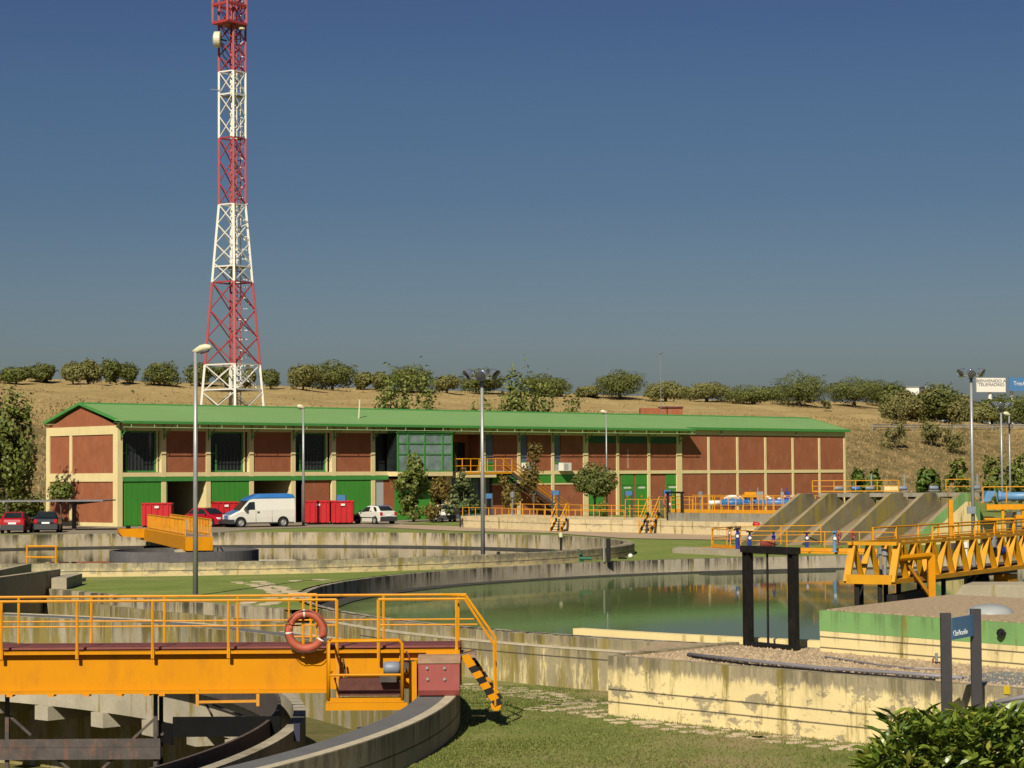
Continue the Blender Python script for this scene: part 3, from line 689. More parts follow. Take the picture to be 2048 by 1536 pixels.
# ------------------------------------------------------------------ far left basin
t = thing('settling_tank', 'round concrete basin in front of the parked vehicles, with dark drum in the middle', 'tank', (T3[0], T3[1], -3.0))
MB().ring(T3, R3, R3 + .4, -3, Z3, n=260).build('basin_wall', 't3_in', t)
MB().ring(T3, R3 + .402, R3 + .5, -.2, Z3 - .01, n=260).build('outer_face', 't3_out', t)
MB().ring(T3, R3 - .95, R3 - .002, -1.4, -.22, n=260).build('launder', 'launder', t)
MB().ring(T3, R3 - 1.05, R3 - .952, -1.4, -.205, n=260).build('weir_lip', 'launder', t)
struct(MB().disc(T3, R3 - .002, 180, -.29).build('basin_water', 'water_dark'))
c3 = gz(369, 1109, -.05)
MB().ring((c3.x, c3.y), 3.45, 3.6, -.9, .18, n=80).build('feed_well', M('dark_grey_drum', (.085, .08, .078), .8, .25, 1.2, spec=.1), t)
m = MB(); m.lathe([(0, 0), (.5, 0), (.5, .9), (0, .9)], (c3.x, c3.y, -.7), 20); m.build('centre_column', 'plain', t)
# its bridge
ne = gd(398, 1085, 106.5); fe = gd(300, 1062, 126.5)
d = Vector((fe.x - ne.x, fe.y - ne.y, 0)).normalized(); n_ = Vector((d.y, -d.x, 0)) * 0.62
if n_.x < 0: n_ = -n_
P0 = Vector((ne.x, ne.y, 0)); P1 = Vector((fe.x, fe.y, 0)); LB = (P1 - P0).length
t = thing('scraper_bridge', 'small yellow bridge with picket railings crossing the far left basin', 'bridge', (P0.x, P0.y, .2))
def bl(s, k, z): v = P0 + d * s + n_ * k; return Vector((v.x, v.y, z))
for k in (-1, 1):
    m = MB(); m.beam(bl(0, k, .50), bl(LB, k, .50), .1, .62); m.build('girder', 'yellow', t)
m = MB(); m.beam(bl(-.06, -1.05, .5), bl(-.06, 1.05, .5), .08, .66); m.build('end_plate', 'yellow', t)
m = MB(); m.beam(bl(0, 0, .84), bl(LB, 0, .84), 1.15, .04); m.build('deck', 'dusty', t)
for k in (-1, 1):
    for z in (1.66, .95):
        m = MB(); m.tube([bl(.3, k, z), bl(LB - 4.5, k, z)], .035); m.build('handrail', 'yellow_rail', t)
    s_ = .3
    while s_ < LB - 4.4: MB().beam(bl(s_, k, .83), bl(s_, k, 1.66), .05, .05).build('picket', 'yellow_rail', t); s_ += .55
m = MB(); m.extrude([bl(LB - 3.0, -3.0, .42), bl(LB - 3.0, 1.0, .25), bl(LB - 3.0, 1.0, .85), bl(LB - 3.0, -3.3, .85), bl(LB - 3.0, -3.3, .62)], d * 1.2); recalc(m.build('end_carriage', 'yellow', t))
for k in (-2.4, .8):
    m = MB(); v = bl(LB - 2.4, k, .78 - .5); m.lathe([(0, -.1), (.26, -.1), (.26, .1), (0, .1)], (v.x, v.y, Z3 + .27), 14, 'X'); m.build('drive_wheel', 'blackflat', t)
m = MB(); v = bl(9.6, 1.15, 0); m.beam((v.x, v.y, -.2), (v.x, v.y, 1.5), .28, .28); m.build('control_post', 'galv_dk', t)
m = MB(); v = bl(8.3, 1.4, 0); m.beam(bl(7.6, 1.5, .42), bl(10.4, 1.5, .42), .8, .12); m.build('side_platform', 'yellow', t)
for k in (-1, 1):
    for s_ in (.3, 1.5):
        m = MB(); m.beam(bl(s_, k, .2), bl(s_, k, -.7), .08, .08); m.build('hanger', 'yellow_old', t)
m = MB(); m.beam(bl(.3, -1, -.05), bl(.3, 1, -.05), .06, .08); m.beam(bl(.3, -1, -.7), bl(.3, 0, -.05), .05, .05); m.build('cross_brace', 'yellow_old', t)
m = MB(); s_ = 4.0
while s_ < LB - 4: m.beam(bl(s_, 1.0, .2), bl(s_, 1.0, -.35), .16, .16); s_ += 1.1
m.build('hanger_row', 'galv_dk', t)
m = MB(); m.beam(bl(3.5, .2, -.1), bl(6.5, -.6, -.1), 1.6, .1); m.build('scum_box', 'plain', t)
# ------------------------------------------------------------------ walls around the basins
def wall_strip(name, pts, thick, z0, z1, mat, label, cat='wall', side=1, group=None):
    pts = [Vector((p[0], p[1], 0)) for p in pts]; L = []
    for i, p in enumerate(pts):
        dd = (pts[min(i + 1, len(pts) - 1)] - pts[max(i - 1, 0)]).normalized(); L.append(p + Vector((-dd.y, dd.x, 0)) * thick * side)
    m = MB()
    m.prism([(p.x, p.y) for p in pts] + [(p.x, p.y) for p in reversed(L)], z0, z1)
    o = recalc(m.build(name, mat, loc='auto')); return tag(o, label, cat, group)
wall_strip('retaining_wall', RW, .3, -1.6, .03, 'ret', 'streaked grey retaining wall holding up the lawn behind the near tank', side=1)
lp = [gz(-60, 1170, -.25)] + [gz(x, y, -.25) for x, y in ((60, 1190), (183, 1205), (299, 1220), (453, 1233), (560, 1245))] + [Vector((T2[0] + 29.95 * math.cos(R(a)), T2[1] + 29.95 * math.sin(R(a)), 0)) for a in (A2 + 4.5, A2 + 8)]
wall_strip('low_wall', lp, .22, -1.7, -.25, 'ledge', 'low lichen-stained wall right behind the far rim of the near tank', side=-1)

# gravel box at the right with its cream front wall
wn = Vector((-BOXD.y, BOXD.x, 0))
if wn.y < 0: wn = -wn
t = thing('gravel_bed', 'raised gravel bed behind a long cream wall with dark drip stains, at the lower right', 'raised bed', (BOX0.x, BOX0.y, LAWN))
m = MB(); q0, q1 = BOX0, BOX1
m.prism([(q0.x, q0.y), (q1.x, q1.y), (q1.x + wn.x * .25, q1.y + wn.y * .25), (q0.x + wn.x * .25, q0.y + wn.y * .25)], LAWN - .6, .05); m.build('front_wall', 'box', t)
m = MB(); e_ = Vector((T2[0] + 29.8 * math.cos(R(b2 + 1)), T2[1] + 29.8 * math.sin(R(b2 + 1)), 0))
m.beam(Vector((q0.x + .12, q0.y + .26, -.6)), Vector((e_.x, e_.y + .6, -.6)), .24, 1.30); m.build('side_wall', 'box', t)
g_in = [q0 + wn * .25, q1 + wn * .25, q1 + wn * 12]
arcg = [Vector((T2[0] + 29.68 * math.cos(R(a)), T2[1] + 29.68 * math.sin(R(a)), 0)) for a in np.linspace(b2 + 50, b2 - 3, 30)]
V, E_, Fc, _, _, _ = delaunay_2d_cdt([Vector((p.x, p.y)) for p in g_in + arcg], [(i, (i + 1) % (len(g_in) + 30)) for i in range(len(g_in) + 30)], [], 1, 1e-5)
m = MB(); m.add([(v.x, v.y, .012) for v in V], [tuple(f) for f in Fc]); g_ = recalc_up(m.build('gravel', 'gravel', t)); g_['kind'] = 'stuff'
# stones that lie proud of the bed
m = MB(); rs = random.Random(3)
for k in range(6000):
    a = rs.random() * 13; b_ = rs.random() ** 1.5 * 4.5 + .3; c_ = q0 + BOXD * a + wn * b_
    if (c_.x - T2[0]) ** 2 + (c_.y - T2[1]) ** 2 < 29.75 ** 2: continue
    s_ = .018 + rs.random() * .03; hh = s_ * (.5 + rs.random() * .6)
    m.add([(c_.x + s_ * math.cos(u + k), c_.y + s_ * math.sin(u + k), .012) for u in (0, 1.3, 2.6, 3.9, 5.1)] + [(c_.x, c_.y, .012 + hh)], [(i, (i + 1) % 5, 5) for i in range(5)])
g2 = m.build('loose_stones', 'gravel', t); g2['kind'] = 'stuff'
for pts, r_, lab in (([(1376, 1309), (1510, 1323), (1640, 1336), (1780, 1345), (1925, 1356)], .04, 'grey conduit running along the gravel bed behind the cream wall'),
                ([(1385, 1314), (1500, 1329), (1700, 1347), (1870, 1359)], .022, 'thinner black hose lying in front of the grey conduit')):
    P = [gz(x, y, .06) for x, y in pts]
    tag(MB().tube(P, r_, 8).build('conduit', 'pipe_grey' if r_ > .03 else 'black', loc='auto', smooth=True), lab, 'pipe')
P = [gz(x, y, .05) for x, y in ((1650, 1313), (1760, 1330), (1830, 1337), (1888, 1338))]
tag(MB().tube(P, .018, 6).build('cable', 'pipe_grey', loc='auto'), 'thin cable lying on the gravel at the foot of the cream and green hut', 'cable')
c0 = gz(1873, 1327, .012)
t = thing('standpipe', 'short grey standpipe with a rusty tap on the gravel by the hut', 'pipe', c0)
MB().tube([c0, c0 + Vector((0, 0, .2))], .03, 8).build('pipe', 'galv_dk', t); MB().lathe([(.07, 0), (.07, .03), (.0, .03)], c0, 10).build('flange', 'black', t)
MB().tube([c0 + Vector((-.09, -.1, .0)), c0 + Vector((-.085, -.1, .1)), c0 + Vector((-.06, -.1, .12))], .02, 6).build('tap', 'valve_red', t)
P = gz(1965, 1352, .014); m = MB(); dd = BOXD
m.prism([(v.x, v.y) for v in (gz(1905, 1362, 0), gz(1990, 1371, 0), gz(2080, 1376, 0), gz(2120, 1352, 0), gz(1990, 1345, 0))], .014, .03); tag(m.build('cover_slab', 'galv_dk', loc='auto'), 'dark flat cover plate let into the gravel beside the signboard', 'cover')

# hut with the flat gravel roof
A = gz(1640, 1303, .012); ZT = .86
B_ = gz(2048, 1247.5, ZT); C_ = gz(1900, 1190.5, ZT)
fd = Vector((B_.x - A.x, B_.y - A.y, 0)).normalized(); bd = Vector((C_.x - A.x, C_.y - A.y, 0)); D_ = A + fd * 9 + bd
cor = [A, A + fd * 9, D_ + fd * 0, A + bd]
t = thing('flat_roofed_hut', 'low cream hut with a green top band and a gravel-covered flat roof', 'building', (A.x, A.y, 0))
pl = [(p.x, p.y) for p in cor]
m = MB(); m.prism(pl, -.6, ZT - .42); m.build('wall', 'hut', t)
hut_green = concrete('green_band_paint', (0.10, 0.12, 0.05), .86, .35, .12, 1.8, .6, paint=(0.15, 0.28, 0.095), peel=-.3)
def inset(poly, k):
    c = sum((Vector(p) for p in poly), Vector((0, 0))) / len(poly); return [tuple(Vector(p) + (c - Vector(p)).normalized() * k) for p in poly]
m = MB(); m.prism(inset(pl, -.006), ZT - .418, ZT); m.build('top_band', hut_green, t)
m = MB(); m.prism(inset(pl, .16), ZT + .002, ZT + .03); g_ = m.build('roof_gravel', 'gravel', t); g_['kind'] = 'stuff'
dc = gz(1980, 1226, ZT + .03)
m = MB(); m.lathe([(.47, 0), (.44, .06), (.36, .12), (.22, .165), (0, .18)], dc, 24); tag(m.build('skylight_dome', M('milky_dome', (0.25, 0.26, 0.25), .3, .03, 2), loc='auto', smooth=True), 'pale domed skylight sitting on the gravel roof of the hut', 'skylight')
for px_ in (1963, 2012):
    p = gd(px_, 1258, A.y - 3.6 if px_ < 2000 else A.y - 4.05); m = MB()
    k = (p.x - A.x) / fd.x; base = A + fd * k; wnn = Vector((-fd.y, fd.x, 0)); wnn = -wnn if wnn.y > 0 else wnn
    s_ = Vector((base.x, base.y, .66))
    m.lathe([(0, 0), (.07, 0), (.09, .1), (.03, .13), (0, .13)], s_ + wnn * .1, 8, 'Y'); m.beam(s_, s_ + wnn * .12, .04, .04)
    tag(m.build('wall_lamp', 'black', loc='auto'), 'small dark spotlight on the green band, ' + ('partly behind the signpost' if px_ < 2000 else 'farther right of the signpost'), 'lamp', 'spotlights on the hut')

# black steel gate frame
gl, gr = gz(1497, 1292, .012), gz(1588, 1301, .012)
t = thing('sluice_frame', 'tall black steel sluice frame standing on the gravel at the edge of the green basin', 'sluice gate', (gl.x, gl.y, 0))
gt = 2.02; u_ = (gr - gl).normalized()
for p in (gl, gr):
    m = MB(); m.beam(p, p + Vector((0, 0, gt)), .06, .2, u_); m.beam(p + u_ * .08, p + u_ * .08 + Vector((0, 0, gt)), .16, .02, u_); m.beam(p - u_ * .08, p - u_ * .08 + Vector((0, 0, gt)), .16, .02, u_); m.build('post', 'black', t)
m = MB(); m.beam(gl - u_ * .12 + Vector((0, 0, gt + .06)), gr + u_ * .12 + Vector((0, 0, gt + .06)), .22, .14); m.build('head_beam', 'black', t)
m = MB(); m.beam(gl + Vector((0, 0, .06)), gr + Vector((0, 0, .06)), .16, .08); m.build('sill', 'black', t)
m = MB(); c_ = lerp(gl, gr, .44); m.tube([c_, c_ + Vector((0, 0, gt + .1))], .025, 8); m.build('spindle', 'black', t)
m = MB(); m.beam(gl + Vector((0, .1, gt - .03)), gr + Vector((0, .1, gt - .03)), .03, .02); m.build('guide_bar', 'galv', t)

# foreground signboard
p1, p2 = gd(1894, 1440, 36.2), gd(1954, 1440, 37.1)
t = thing('signboard', 'blue signboard lettered in white between two dark posts, behind the laurel bush', 'sign', (p1.x, p1.y, LAWN))
for p, yt in ((p1, 1226), (p2, 1218)):
    z = gd(1900, yt, p.y).z; m = MB(); m.box((p.x - .085, p.y - .05, LAWN - .3), (p.x + .085, p.y + .05, z)); m.build('post', 'sign_post', t)
zt_, zb_ = gd(1925, 1232, 36.7).z, gd(1925, 1275, 36.7).z
q1_, q2_ = Vector((p1.x + .085, p1.y - .03, 0)), Vector((p2.x - .06, p2.y - .06, 0))
m = MB(); m.beam(q1_ + Vector((0, 0, (zt_ + zb_) / 2)), q2_ + Vector((0, 0, (zt_ + zb_) / 2)), .03, zt_ - zb_); pan = m.build('sign_panel', 'sign_blue', t)
def text(s, name, mat, parent, loc, ax, size, depth=.004, align='LEFT', xs=1.0):
    c = bpy.data.curves.new(name, 'FONT'); c.body = s; c.size = size; c.extrude = depth; c.align_x = align
    o = bpy.data.objects.new('tmp', c); COL.objects.link(o)
    me = bpy.data.meshes.new_from_object(o.evaluated_get(bpy.context.evaluated_depsgraph_get())); bpy.data.objects.remove(o)
    ax = Vector(ax).normalized(); up = Vector((0, 0, 1)); nn = ax.cross(up)
    M4 = Matrix.Identity(4)
    for i in range(3): M4[i][0] = ax[i] * xs; M4[i][1] = up[i]; M4[i][2] = nn[i]; M4[i][3] = loc[i]
    m = Matrix.Identity(4); p = parent
    while p is not None: m = p.matrix_basis @ m; p = p.parent
    me.transform(m.inverted() @ M4); me.materials.clear(); me.materials.append(MT[mat]); me.name = name
    o = bpy.data.objects.new(name, me); COL.objects.link(o); o.parent = parent; return o
ax = (q2_ - q1_).normalized(); nf = ax.cross(Vector((0, 0, 1)))
text('Clarificación', 'lettering', 'white_letter', pan, q1_ + ax * .05 + nf * .017 + Vector((0, 0, zb_ + .055)), ax, .135, .003)
# bent conduits and a small yellow plate on the cream wall
def on_wall(px_, py_, off=.03):
    d_ = ray(px_, py_); o = BOX0 - wn * off
    det = BOXD.x * -d_.y + d_.x * BOXD.y; tt = (o.x * d_.y - d_.x * o.y) / det; p = o + BOXD * tt
    s_ = p.y / d_.y; return Vector((p.x, p.y, CZ + d_.z * s_))
m = MB(); c_ = on_wall(2014, 1380, .012); m.beam(c_ - Vector((0, 0, .07)), c_ + Vector((0, 0, .07)), .12, .015, wn); tag(m.build('wall_plate', M('plain_yellow', (.46, .33, .015), .5, .1, 4), loc='auto'), 'small yellow plate fixed to the cream wall at the right edge', 'plate')
for k in range(3):
    P = [on_wall(1968 + 7 * k, 1470, .1), on_wall(1968 + 7 * k, 1425 + 9 * k, .1), on_wall(1978 + 8 * k, 1410 + 9 * k, .1), on_wall(2000 + 6 * k, 1403 + 9 * k, .1), on_wall(2090, 1386 + 9 * k, .1)]
    m = MB(); m.tube(P, .042, 8); tag(m.build('conduit', 'pipe_grey', loc='auto', smooth=True), ['uppermost', 'middle', 'lowest'][k] + ' of three bent grey conduits on the cream wall behind the laurel bush', 'pipe', 'bent conduits')

# ------------------------------------------------------------------ truss bridge
TA = gd(1787, 1163, 62.0); ZB, ZTp = TA.z - .03, TA.z + 1.05
ta = Vector((.53, .848, 0)).normalized(); tc = Vector((ta.y, -ta.x, 0)); WB = 1.36
t = thing('truss_bridge', 'yellow lattice truss bridge over the green basin, running out at the right edge', 'bridge', (TA.x, TA.y, ZB))
def tp(s, k, z): v = Vector((TA.x, TA.y, 0)) + ta * s - tc * (WB * k); return Vector((v.x, v.y, z))
LT = 24.0; PAN = 1.22
for k in (0, 1):
    m = MB(); m.beam(tp(0.1, k, ZTp), tp(LT, k, ZTp), .12, .09); m.build('top_chord', 'yellow_truss', t)
    m = MB(); m.beam(tp(-.1, k, ZB + .03), tp(LT, k, ZB + .03), .18, .13); m.build('bottom_chord', 'yellow_truss', t)
    m = MB(); m.beam(tp(-.12, k, ZB), tp(.34, k, ZTp), .2, .1); m.build('end_post', 'yellow_truss', t)
    s_ = .34; i = 0
    while s_ < LT - PAN:
        m = MB(); m.beam(tp(s_ + .04, k, ZTp - .04), tp(s_ + PAN * .5, k, ZB + .06), .05, .17, tc); m.build('diagonal', 'yellow_truss', t)
        m = MB(); m.beam(tp(s_ + PAN * .5, k, ZB + .06), tp(s_ + PAN - .04, k, ZTp - .04), .17, .05, ta); m.build('diagonal', 'yellow_truss', t)
        s_ += PAN; i += 1
m = MB(); m.beam(tp(-.12, 1, ZB + .08), tp(-.12, 0, ZB + .08), .1, .26); m.build('end_beam', 'yellow_truss', t)
m = MB(); m.beam(tp(.3, 1, ZTp), tp(.3, 0, ZTp), .1, .1); m.build('end_beam', 'yellow_truss', t)
m = MB(); m.beam(tp(0, .5, ZB + .1), tp(LT, .5, ZB + .1), .95, .05); m.build('walkway', 'rust', t)
for k in (0, 1):
    for z, r_ in ((ZTp + .40, .028), (ZTp + .1, .02)):
        m = MB(); m.tube([tp(3.0 - 1.2 * k, k, z), tp(LT, k, z)], r_); m.build('handrail', 'yellow_rail', t)
    s_ = 3.0 - 1.2 * k
    while s_ < LT:
        m = MB(); m.beam(tp(s_, k, ZTp), tp(s_, k, ZTp + .40), .055, .055); m.build('rail_post', 'yellow_rail', t); s_ += 1.75
m = MB(); a_ = tp(1.9, -.28, 0); m.beam((a_.x, a_.y, -.4), (a_.x, a_.y, ZTp - .35), .22, .2); m.build('leg', 'yellow', t)
m = MB(); m.tube([(a_.x, a_.y, ZTp - .38), tp(.35, 0, ZTp - .42)], .09, 8); m.build('leg_tie', 'yellow', t)
m = MB(); m.beam((a_.x, a_.y, .1), tp(.7, 0, ZTp - .4), .06, .1); m.build('leg_brace', 'yellow_old', t)
for s_, k in ((0, .82), (0, .3), (.7, .1), (.9, 1), (2.4, .9), (4.2, .1), (5.0, .9)):
    m = MB(); m.beam(tp(s_, k, ZB), tp(s_, k, -1.2), .12, .12); m.build('scraper_leg', 'black', t)
m = MB(); m.beam(tp(.2, .1, -.1), tp(3.6, .4, -.1), .3, .75); m.build('scum_blade', 'black', t)
m = MB(); m.beam(tp(6.0, .3, -.5), tp(7.8, .3, ZB), .1, .1); m.build('brace', 'rust', t)
m = MB(); m.beam(tp(4.2, .6, ZB - .12), tp(12, .6, ZB - .12), .5, .18); m.build('trough', 'galv_dk', t)
m = MB(); v = tp(8.5, .5, ZB - .4); m.lathe([(0, -.35), (.28, -.35), (.32, 0), (.28, .35), (0, .35)], v, 14, 'X'); m.build('gearbox', 'black', t)
m = MB(); m.beam(tp(9.6, .2, ZB - .35), tp(10.4, .2, ZB - .35), .5, .35); m.build('drive_housing', 'yellow', t)
for s_, k, mm in ((.55, .35, 'galv'), (1.4, .7, 'galv_dk'), (6.2, .4, 'white'), (7.4, .45, 'white'), (8.3, .5, 'motor')):
    v = tp(s_, k, ZB + .12); m = MB(); m.lathe([(0, 0), (.05, 0), (.05, .6), (.1, .62), (.1, .8), (0, .8)], v, 10); m.build('instrument_post', mm, t)
v = tp(9.0, .1, ZB + .62); m = MB(); m.lathe([(0, -.22), (.16, -.22), (.17, .1), (.1, .22), (0, .22)], v, 12, 'X'); m.build('drive_motor', 'valve_blue', t)
v = tp(8.1, .0, ZB + .75); m = MB(); m.lathe([(0, 0), (.13, 0), (.13, .3), (.06, .36), (0, .36)], v, 12); m.build('drive_motor', 'motor', t)
m = MB(); c_ = gd(1901, 1000, 66.5); m.beam((c_.x, c_.y, ZTp), (c_.x, c_.y, c_.z), .13, .13); m.build('cable_mast', 'yellow_rail', t)
# concrete pier beneath it
p0 = gd(1960, 1178, 57.5)
m = MB(); m.extrude([(p0.x - 1.0, p0.y, .1), (p0.x + 3, p0.y, .1), (p0.x + 3, p0.y, .78), (p0.x - .45, p0.y, .78)], (.6, 1.6, 0)); tag(recalc(m.build('concrete_pier', 'plain', loc='auto')), 'sloping grey concrete block below the yellow truss at the right edge', 'pier')

# ------------------------------------------------------------------ screw pump station
t = thing('screw_pump_station', 'row of sloping concrete screw pump troughs with a cream and green end wall', 'pump station', tuple(gz(1640, 1100, 0)))
casing_m = concrete('brown_casing_concrete', (.175, .13, .08), 2.7, .2, .35, 1.6, .5)
D0, D1 = 114.0, 117.0
tops = [(1602, 1632), (1657, 1691), (1718, 1752), (1783, 1823), (1849, 1889), (1922, 1953)]
bots = [1478, 1540, 1602, 1672, 1741, 1814]
axis = Vector((.545, .838, 0)).normalized(); ftk = Vector((axis.y, -axis.x, 0))
fins = []
for i, ((xa_, xb_), xb0) in enumerate(zip(tops, bots)):
    tt = gd(xa_, 987, D1 - .35 * i); te = gd(xb_, 987, D1 - .35 * i + .2); bo = gd(xb0, 1092, 114.6 - .3 * i)
    zt_ = 2.63
    ea = (Vector((tt.x, tt.y, 0)) - Vector((bo.x, bo.y, 0)))
    tlen = ea.length; e = ea.normalized()
    fl = (Vector((te.x, te.y, 0)) - Vector((tt.x, tt.y, 0))).length
    sl = 2.63 / tlen
    B0 = Vector((bo.x, bo.y, 0)) - e * 1.4
    T0 = Vector((tt.x, tt.y, 0)); wdt = Vector((e.y, -e.x, 0))
    ex = e * .85
    prof = [Vector((B0.x, B0.y, -1.2)), Vector((B0.x, B0.y, -1.4 * sl)), Vector((T0.x, T0.y, zt_)), T0 + ex + Vector((0, 0, zt_)), T0 + ex + e * .75 + Vector((0, 0, zt_ - 1.25)), T0 + ex + e * .75 + Vector((0, 0, -1.2))]
    fins.append((B0, T0, e, wdt, tlen, sl))
    m = MB(); m.extrude(prof, wdt * .24 * -1)
    if i < 5: recalc(m.build('trough_wall', 'fin', t))
    else:
        recalc(m.build('end_wall', 'par', t))
        # green painted margin, proud of the cream wall
        o_ = wdt * .012; w_ = .42
        m = MB(); q = [B0 + Vector((0, 0, -1.4 * sl)), T0 + Vector((0, 0, zt_)), T0 + ex + Vector((0, 0, zt_)), T0 + ex + e * .75 + Vector((0, 0, zt_ - 1.25)), T0 + ex + e * 9 + Vector((0, 0, zt_ - 1.25))]
        r_ = [B0 + Vector((0, 0, -1.4 * sl - w_ * 1.1)), T0 + e * .32 + Vector((0, 0, zt_ - w_)), T0 + ex - e * .14 + Vector((0, 0, zt_ - w_)), T0 + ex + e * .46 + Vector((0, 0, zt_ - 1.25 - w_)), T0 + ex + e * 9 + Vector((0, 0, zt_ - 1.25 - w_))]
        for k in range(4): m.extrude([q[k] + o_, q[k + 1] + o_, r_[k + 1] + o_, r_[k] + o_], -wdt * .01)
        recalc(m.build('green_margin', hut_green, t))
        m = MB(); a_, b_ = T0 + ex + e * .75, T0 + ex + e * 9.0
        m.extrude([Vector((a_.x, a_.y, -1)), Vector((b_.x, b_.y, -1)), Vector((b_.x, b_.y, zt_ - 1.25)), Vector((a_.x, a_.y, zt_ - 1.25))], -wdt * .3); recalc(m.build('rear_wall', 'par', t))
    # paler coping on the slope
    m = MB(); a_ = B0 + Vector((0, 0, -1.4 * sl + .012)); b_ = T0 + Vector((0, 0, zt_ + .012))
    m.extrude([a_, b_, b_ - wdt * .28, a_ - wdt * .28], (0, 0, .012)); m.extrude([b_, b_ + ex, b_ + ex - wdt * .28, b_ - wdt * .28], (0, 0, .012)); recalc(m.build('coping', 'fintop', t))
for i in range(5):
    (B0, T0, e, wd, tl, sl), (B1, T1_, e1, wd1, tl1, sl1) = fins[i], fins[i + 1]
    a0, a1 = B0, B1 - wd1 * .28; c0_, c1_ = T0 + e * 1.2, T1_ + e1 * 1.2 - wd1 * .28
    m = MB(); vs = []; K = 10
    for k in range(K + 1):      # half-round trough bed between two walls with a rounded shoulder
        u = k / K; h = -.95 - .15 * math.sin(math.pi * u)
        pa_, pb_ = lerp(a0, a1, u), lerp(c0_, c1_, u)
        vs += [(pa_.x, pa_.y, -1.4 * sl + h), (pb_.x, pb_.y, 2.63 + .2 + h - .35)]
    m.add(vs, [(2 * k, 2 * k + 1, 2 * k + 3, 2 * k + 2) for k in range(K)]); m.build('trough', 'fin', t, smooth=True)  # dark bed colour helps paint the shadow gap beside the casing
    # head wall and the covered screw
    m = MB(); m.beam(lerp(c0_, c0_, 0) + Vector((0, 0, 1.2)), c1_ + Vector((0, 0, 1.2)), .2, 2.7); m.build('head_wall', 'fin', t)
    sa, sb = lerp(a0, a1, .55), lerp(lerp(a0, a1, .55), lerp(c0_, c1_, .55), .82)
    za, zb2 = -1.4 * sl - .28, -1.4 * sl - .28 + (2.63 + 1.4 * sl) * .80
    m = MB(); m.tube([(sa.x, sa.y, za), (sb.x, sb.y, zb2)], .36, 16); m.build('screw_casing', casing_m, t, smooth=True)
    m = MB(); v = lerp(c0_, c1_, .55); m.lathe([(0, -.2), (.2, -.2), (.2, .2), (0, .2)], (v.x - .55, v.y - .35, 1.85), 12, 'X'); m.build('screw_bearing', 'maroon', t)
m = MB(); m.beam(fins[0][1] + fins[0][2] * 2.6 + Vector((-1, 0, 2.55)), fins[5][1] + fins[5][2] * 2.6 + Vector((1.5, 0, 2.55)), 2.6, .2); m.build('motor_deck', 'grey', t)

# ------------------------------------------------------------------ railings
def railing(name, pts, h, sp, mats, label, cat='railing', mids=(.5,), r=.028, toe=0.0, group=None, base_z=None):
    pts = [Vector(p) for p in pts]; t = thing(name, label, cat, tuple(pts[0]), 0, group)
    rail, post = mats if isinstance(mats, tuple) else (mats, mats)
    up = Vector((0, 0, 1))
    MB().tube([p + up * h for p in pts], r, 6).build('top_rail', rail, t)
    for k in mids: MB().tube([p + up * h * k for p in pts], r * .8, 6).build('mid_rail', rail, t)
    if toe: 
        m = MB()
        for a, b_ in zip(pts, pts[1:]): m.beam(a + up * toe * .55, b_ + up * toe * .55, .03, toe)
        m.build('toe_board', rail, t)
    n_ = 0
    for i, (a, b_) in enumerate(zip(pts, pts[1:])):
        k = max(1, round((b_ - a).length / sp))
        for j in range(k + (1 if i == len(pts) - 2 else 0)):
            if n_ >= 95: break
            p = lerp(a, b_, j / k); MB().tube([p, p + up * h], r * 1.1, 6).build('rail_post', post, t); n_ += 1
    return t
Zp = 0.06
def GP(l, z): return [gz(x, y, z) for x, y in l]
# valve platform in front of the screw pumps
pf = GP([(1424, 1097), (1500, 1103), (1650, 1106), (1790, 1108)], 0.02)
m = MB(); 
for a, b_ in zip(pf, pf[1:]): m.beam(a + Vector((0, 1.2, -.02)), b_ + Vector((0, 1.2, -.02)), 2.4, .14)
tag(m.build('valve_platform', 'yellow_rail', loc='auto'), 'narrow yellow-edged platform along the far rim of the green basin', 'platform')
railing('railing', [p + Vector((0, 0, .06)) for p in pf], .92, 2.1, 'orange_rail', 'orange-yellow railing in front of the blue valves, before the sloping troughs', toe=.16)
railing('railing', [pf[0] + Vector((.05, .05, .06)), pf[0] + Vector((1.8, 3.6, .06)), pf[0] + Vector((6.0, 4.2, .06))], .95, 2.1, 'orange_rail', 'short orange railing closing the left end of the valve platform')
hs = GP([(1345, 1106), (1486, 1113)], .0)
m = MB(); m.extrude([hs[0] + Vector((0, 0, -.3)), hs[1] + Vector((0, 0, -.3)), hs[1] + Vector((0, 0, .22)), hs[0] + Vector((0, 0, .22))], (.6, 2.6, 0)); tag(recalc(m.build('concrete_slab', 'plain', loc='auto')), 'low concrete slab on the lawn left of the valve platform', 'slab')
vn = 0
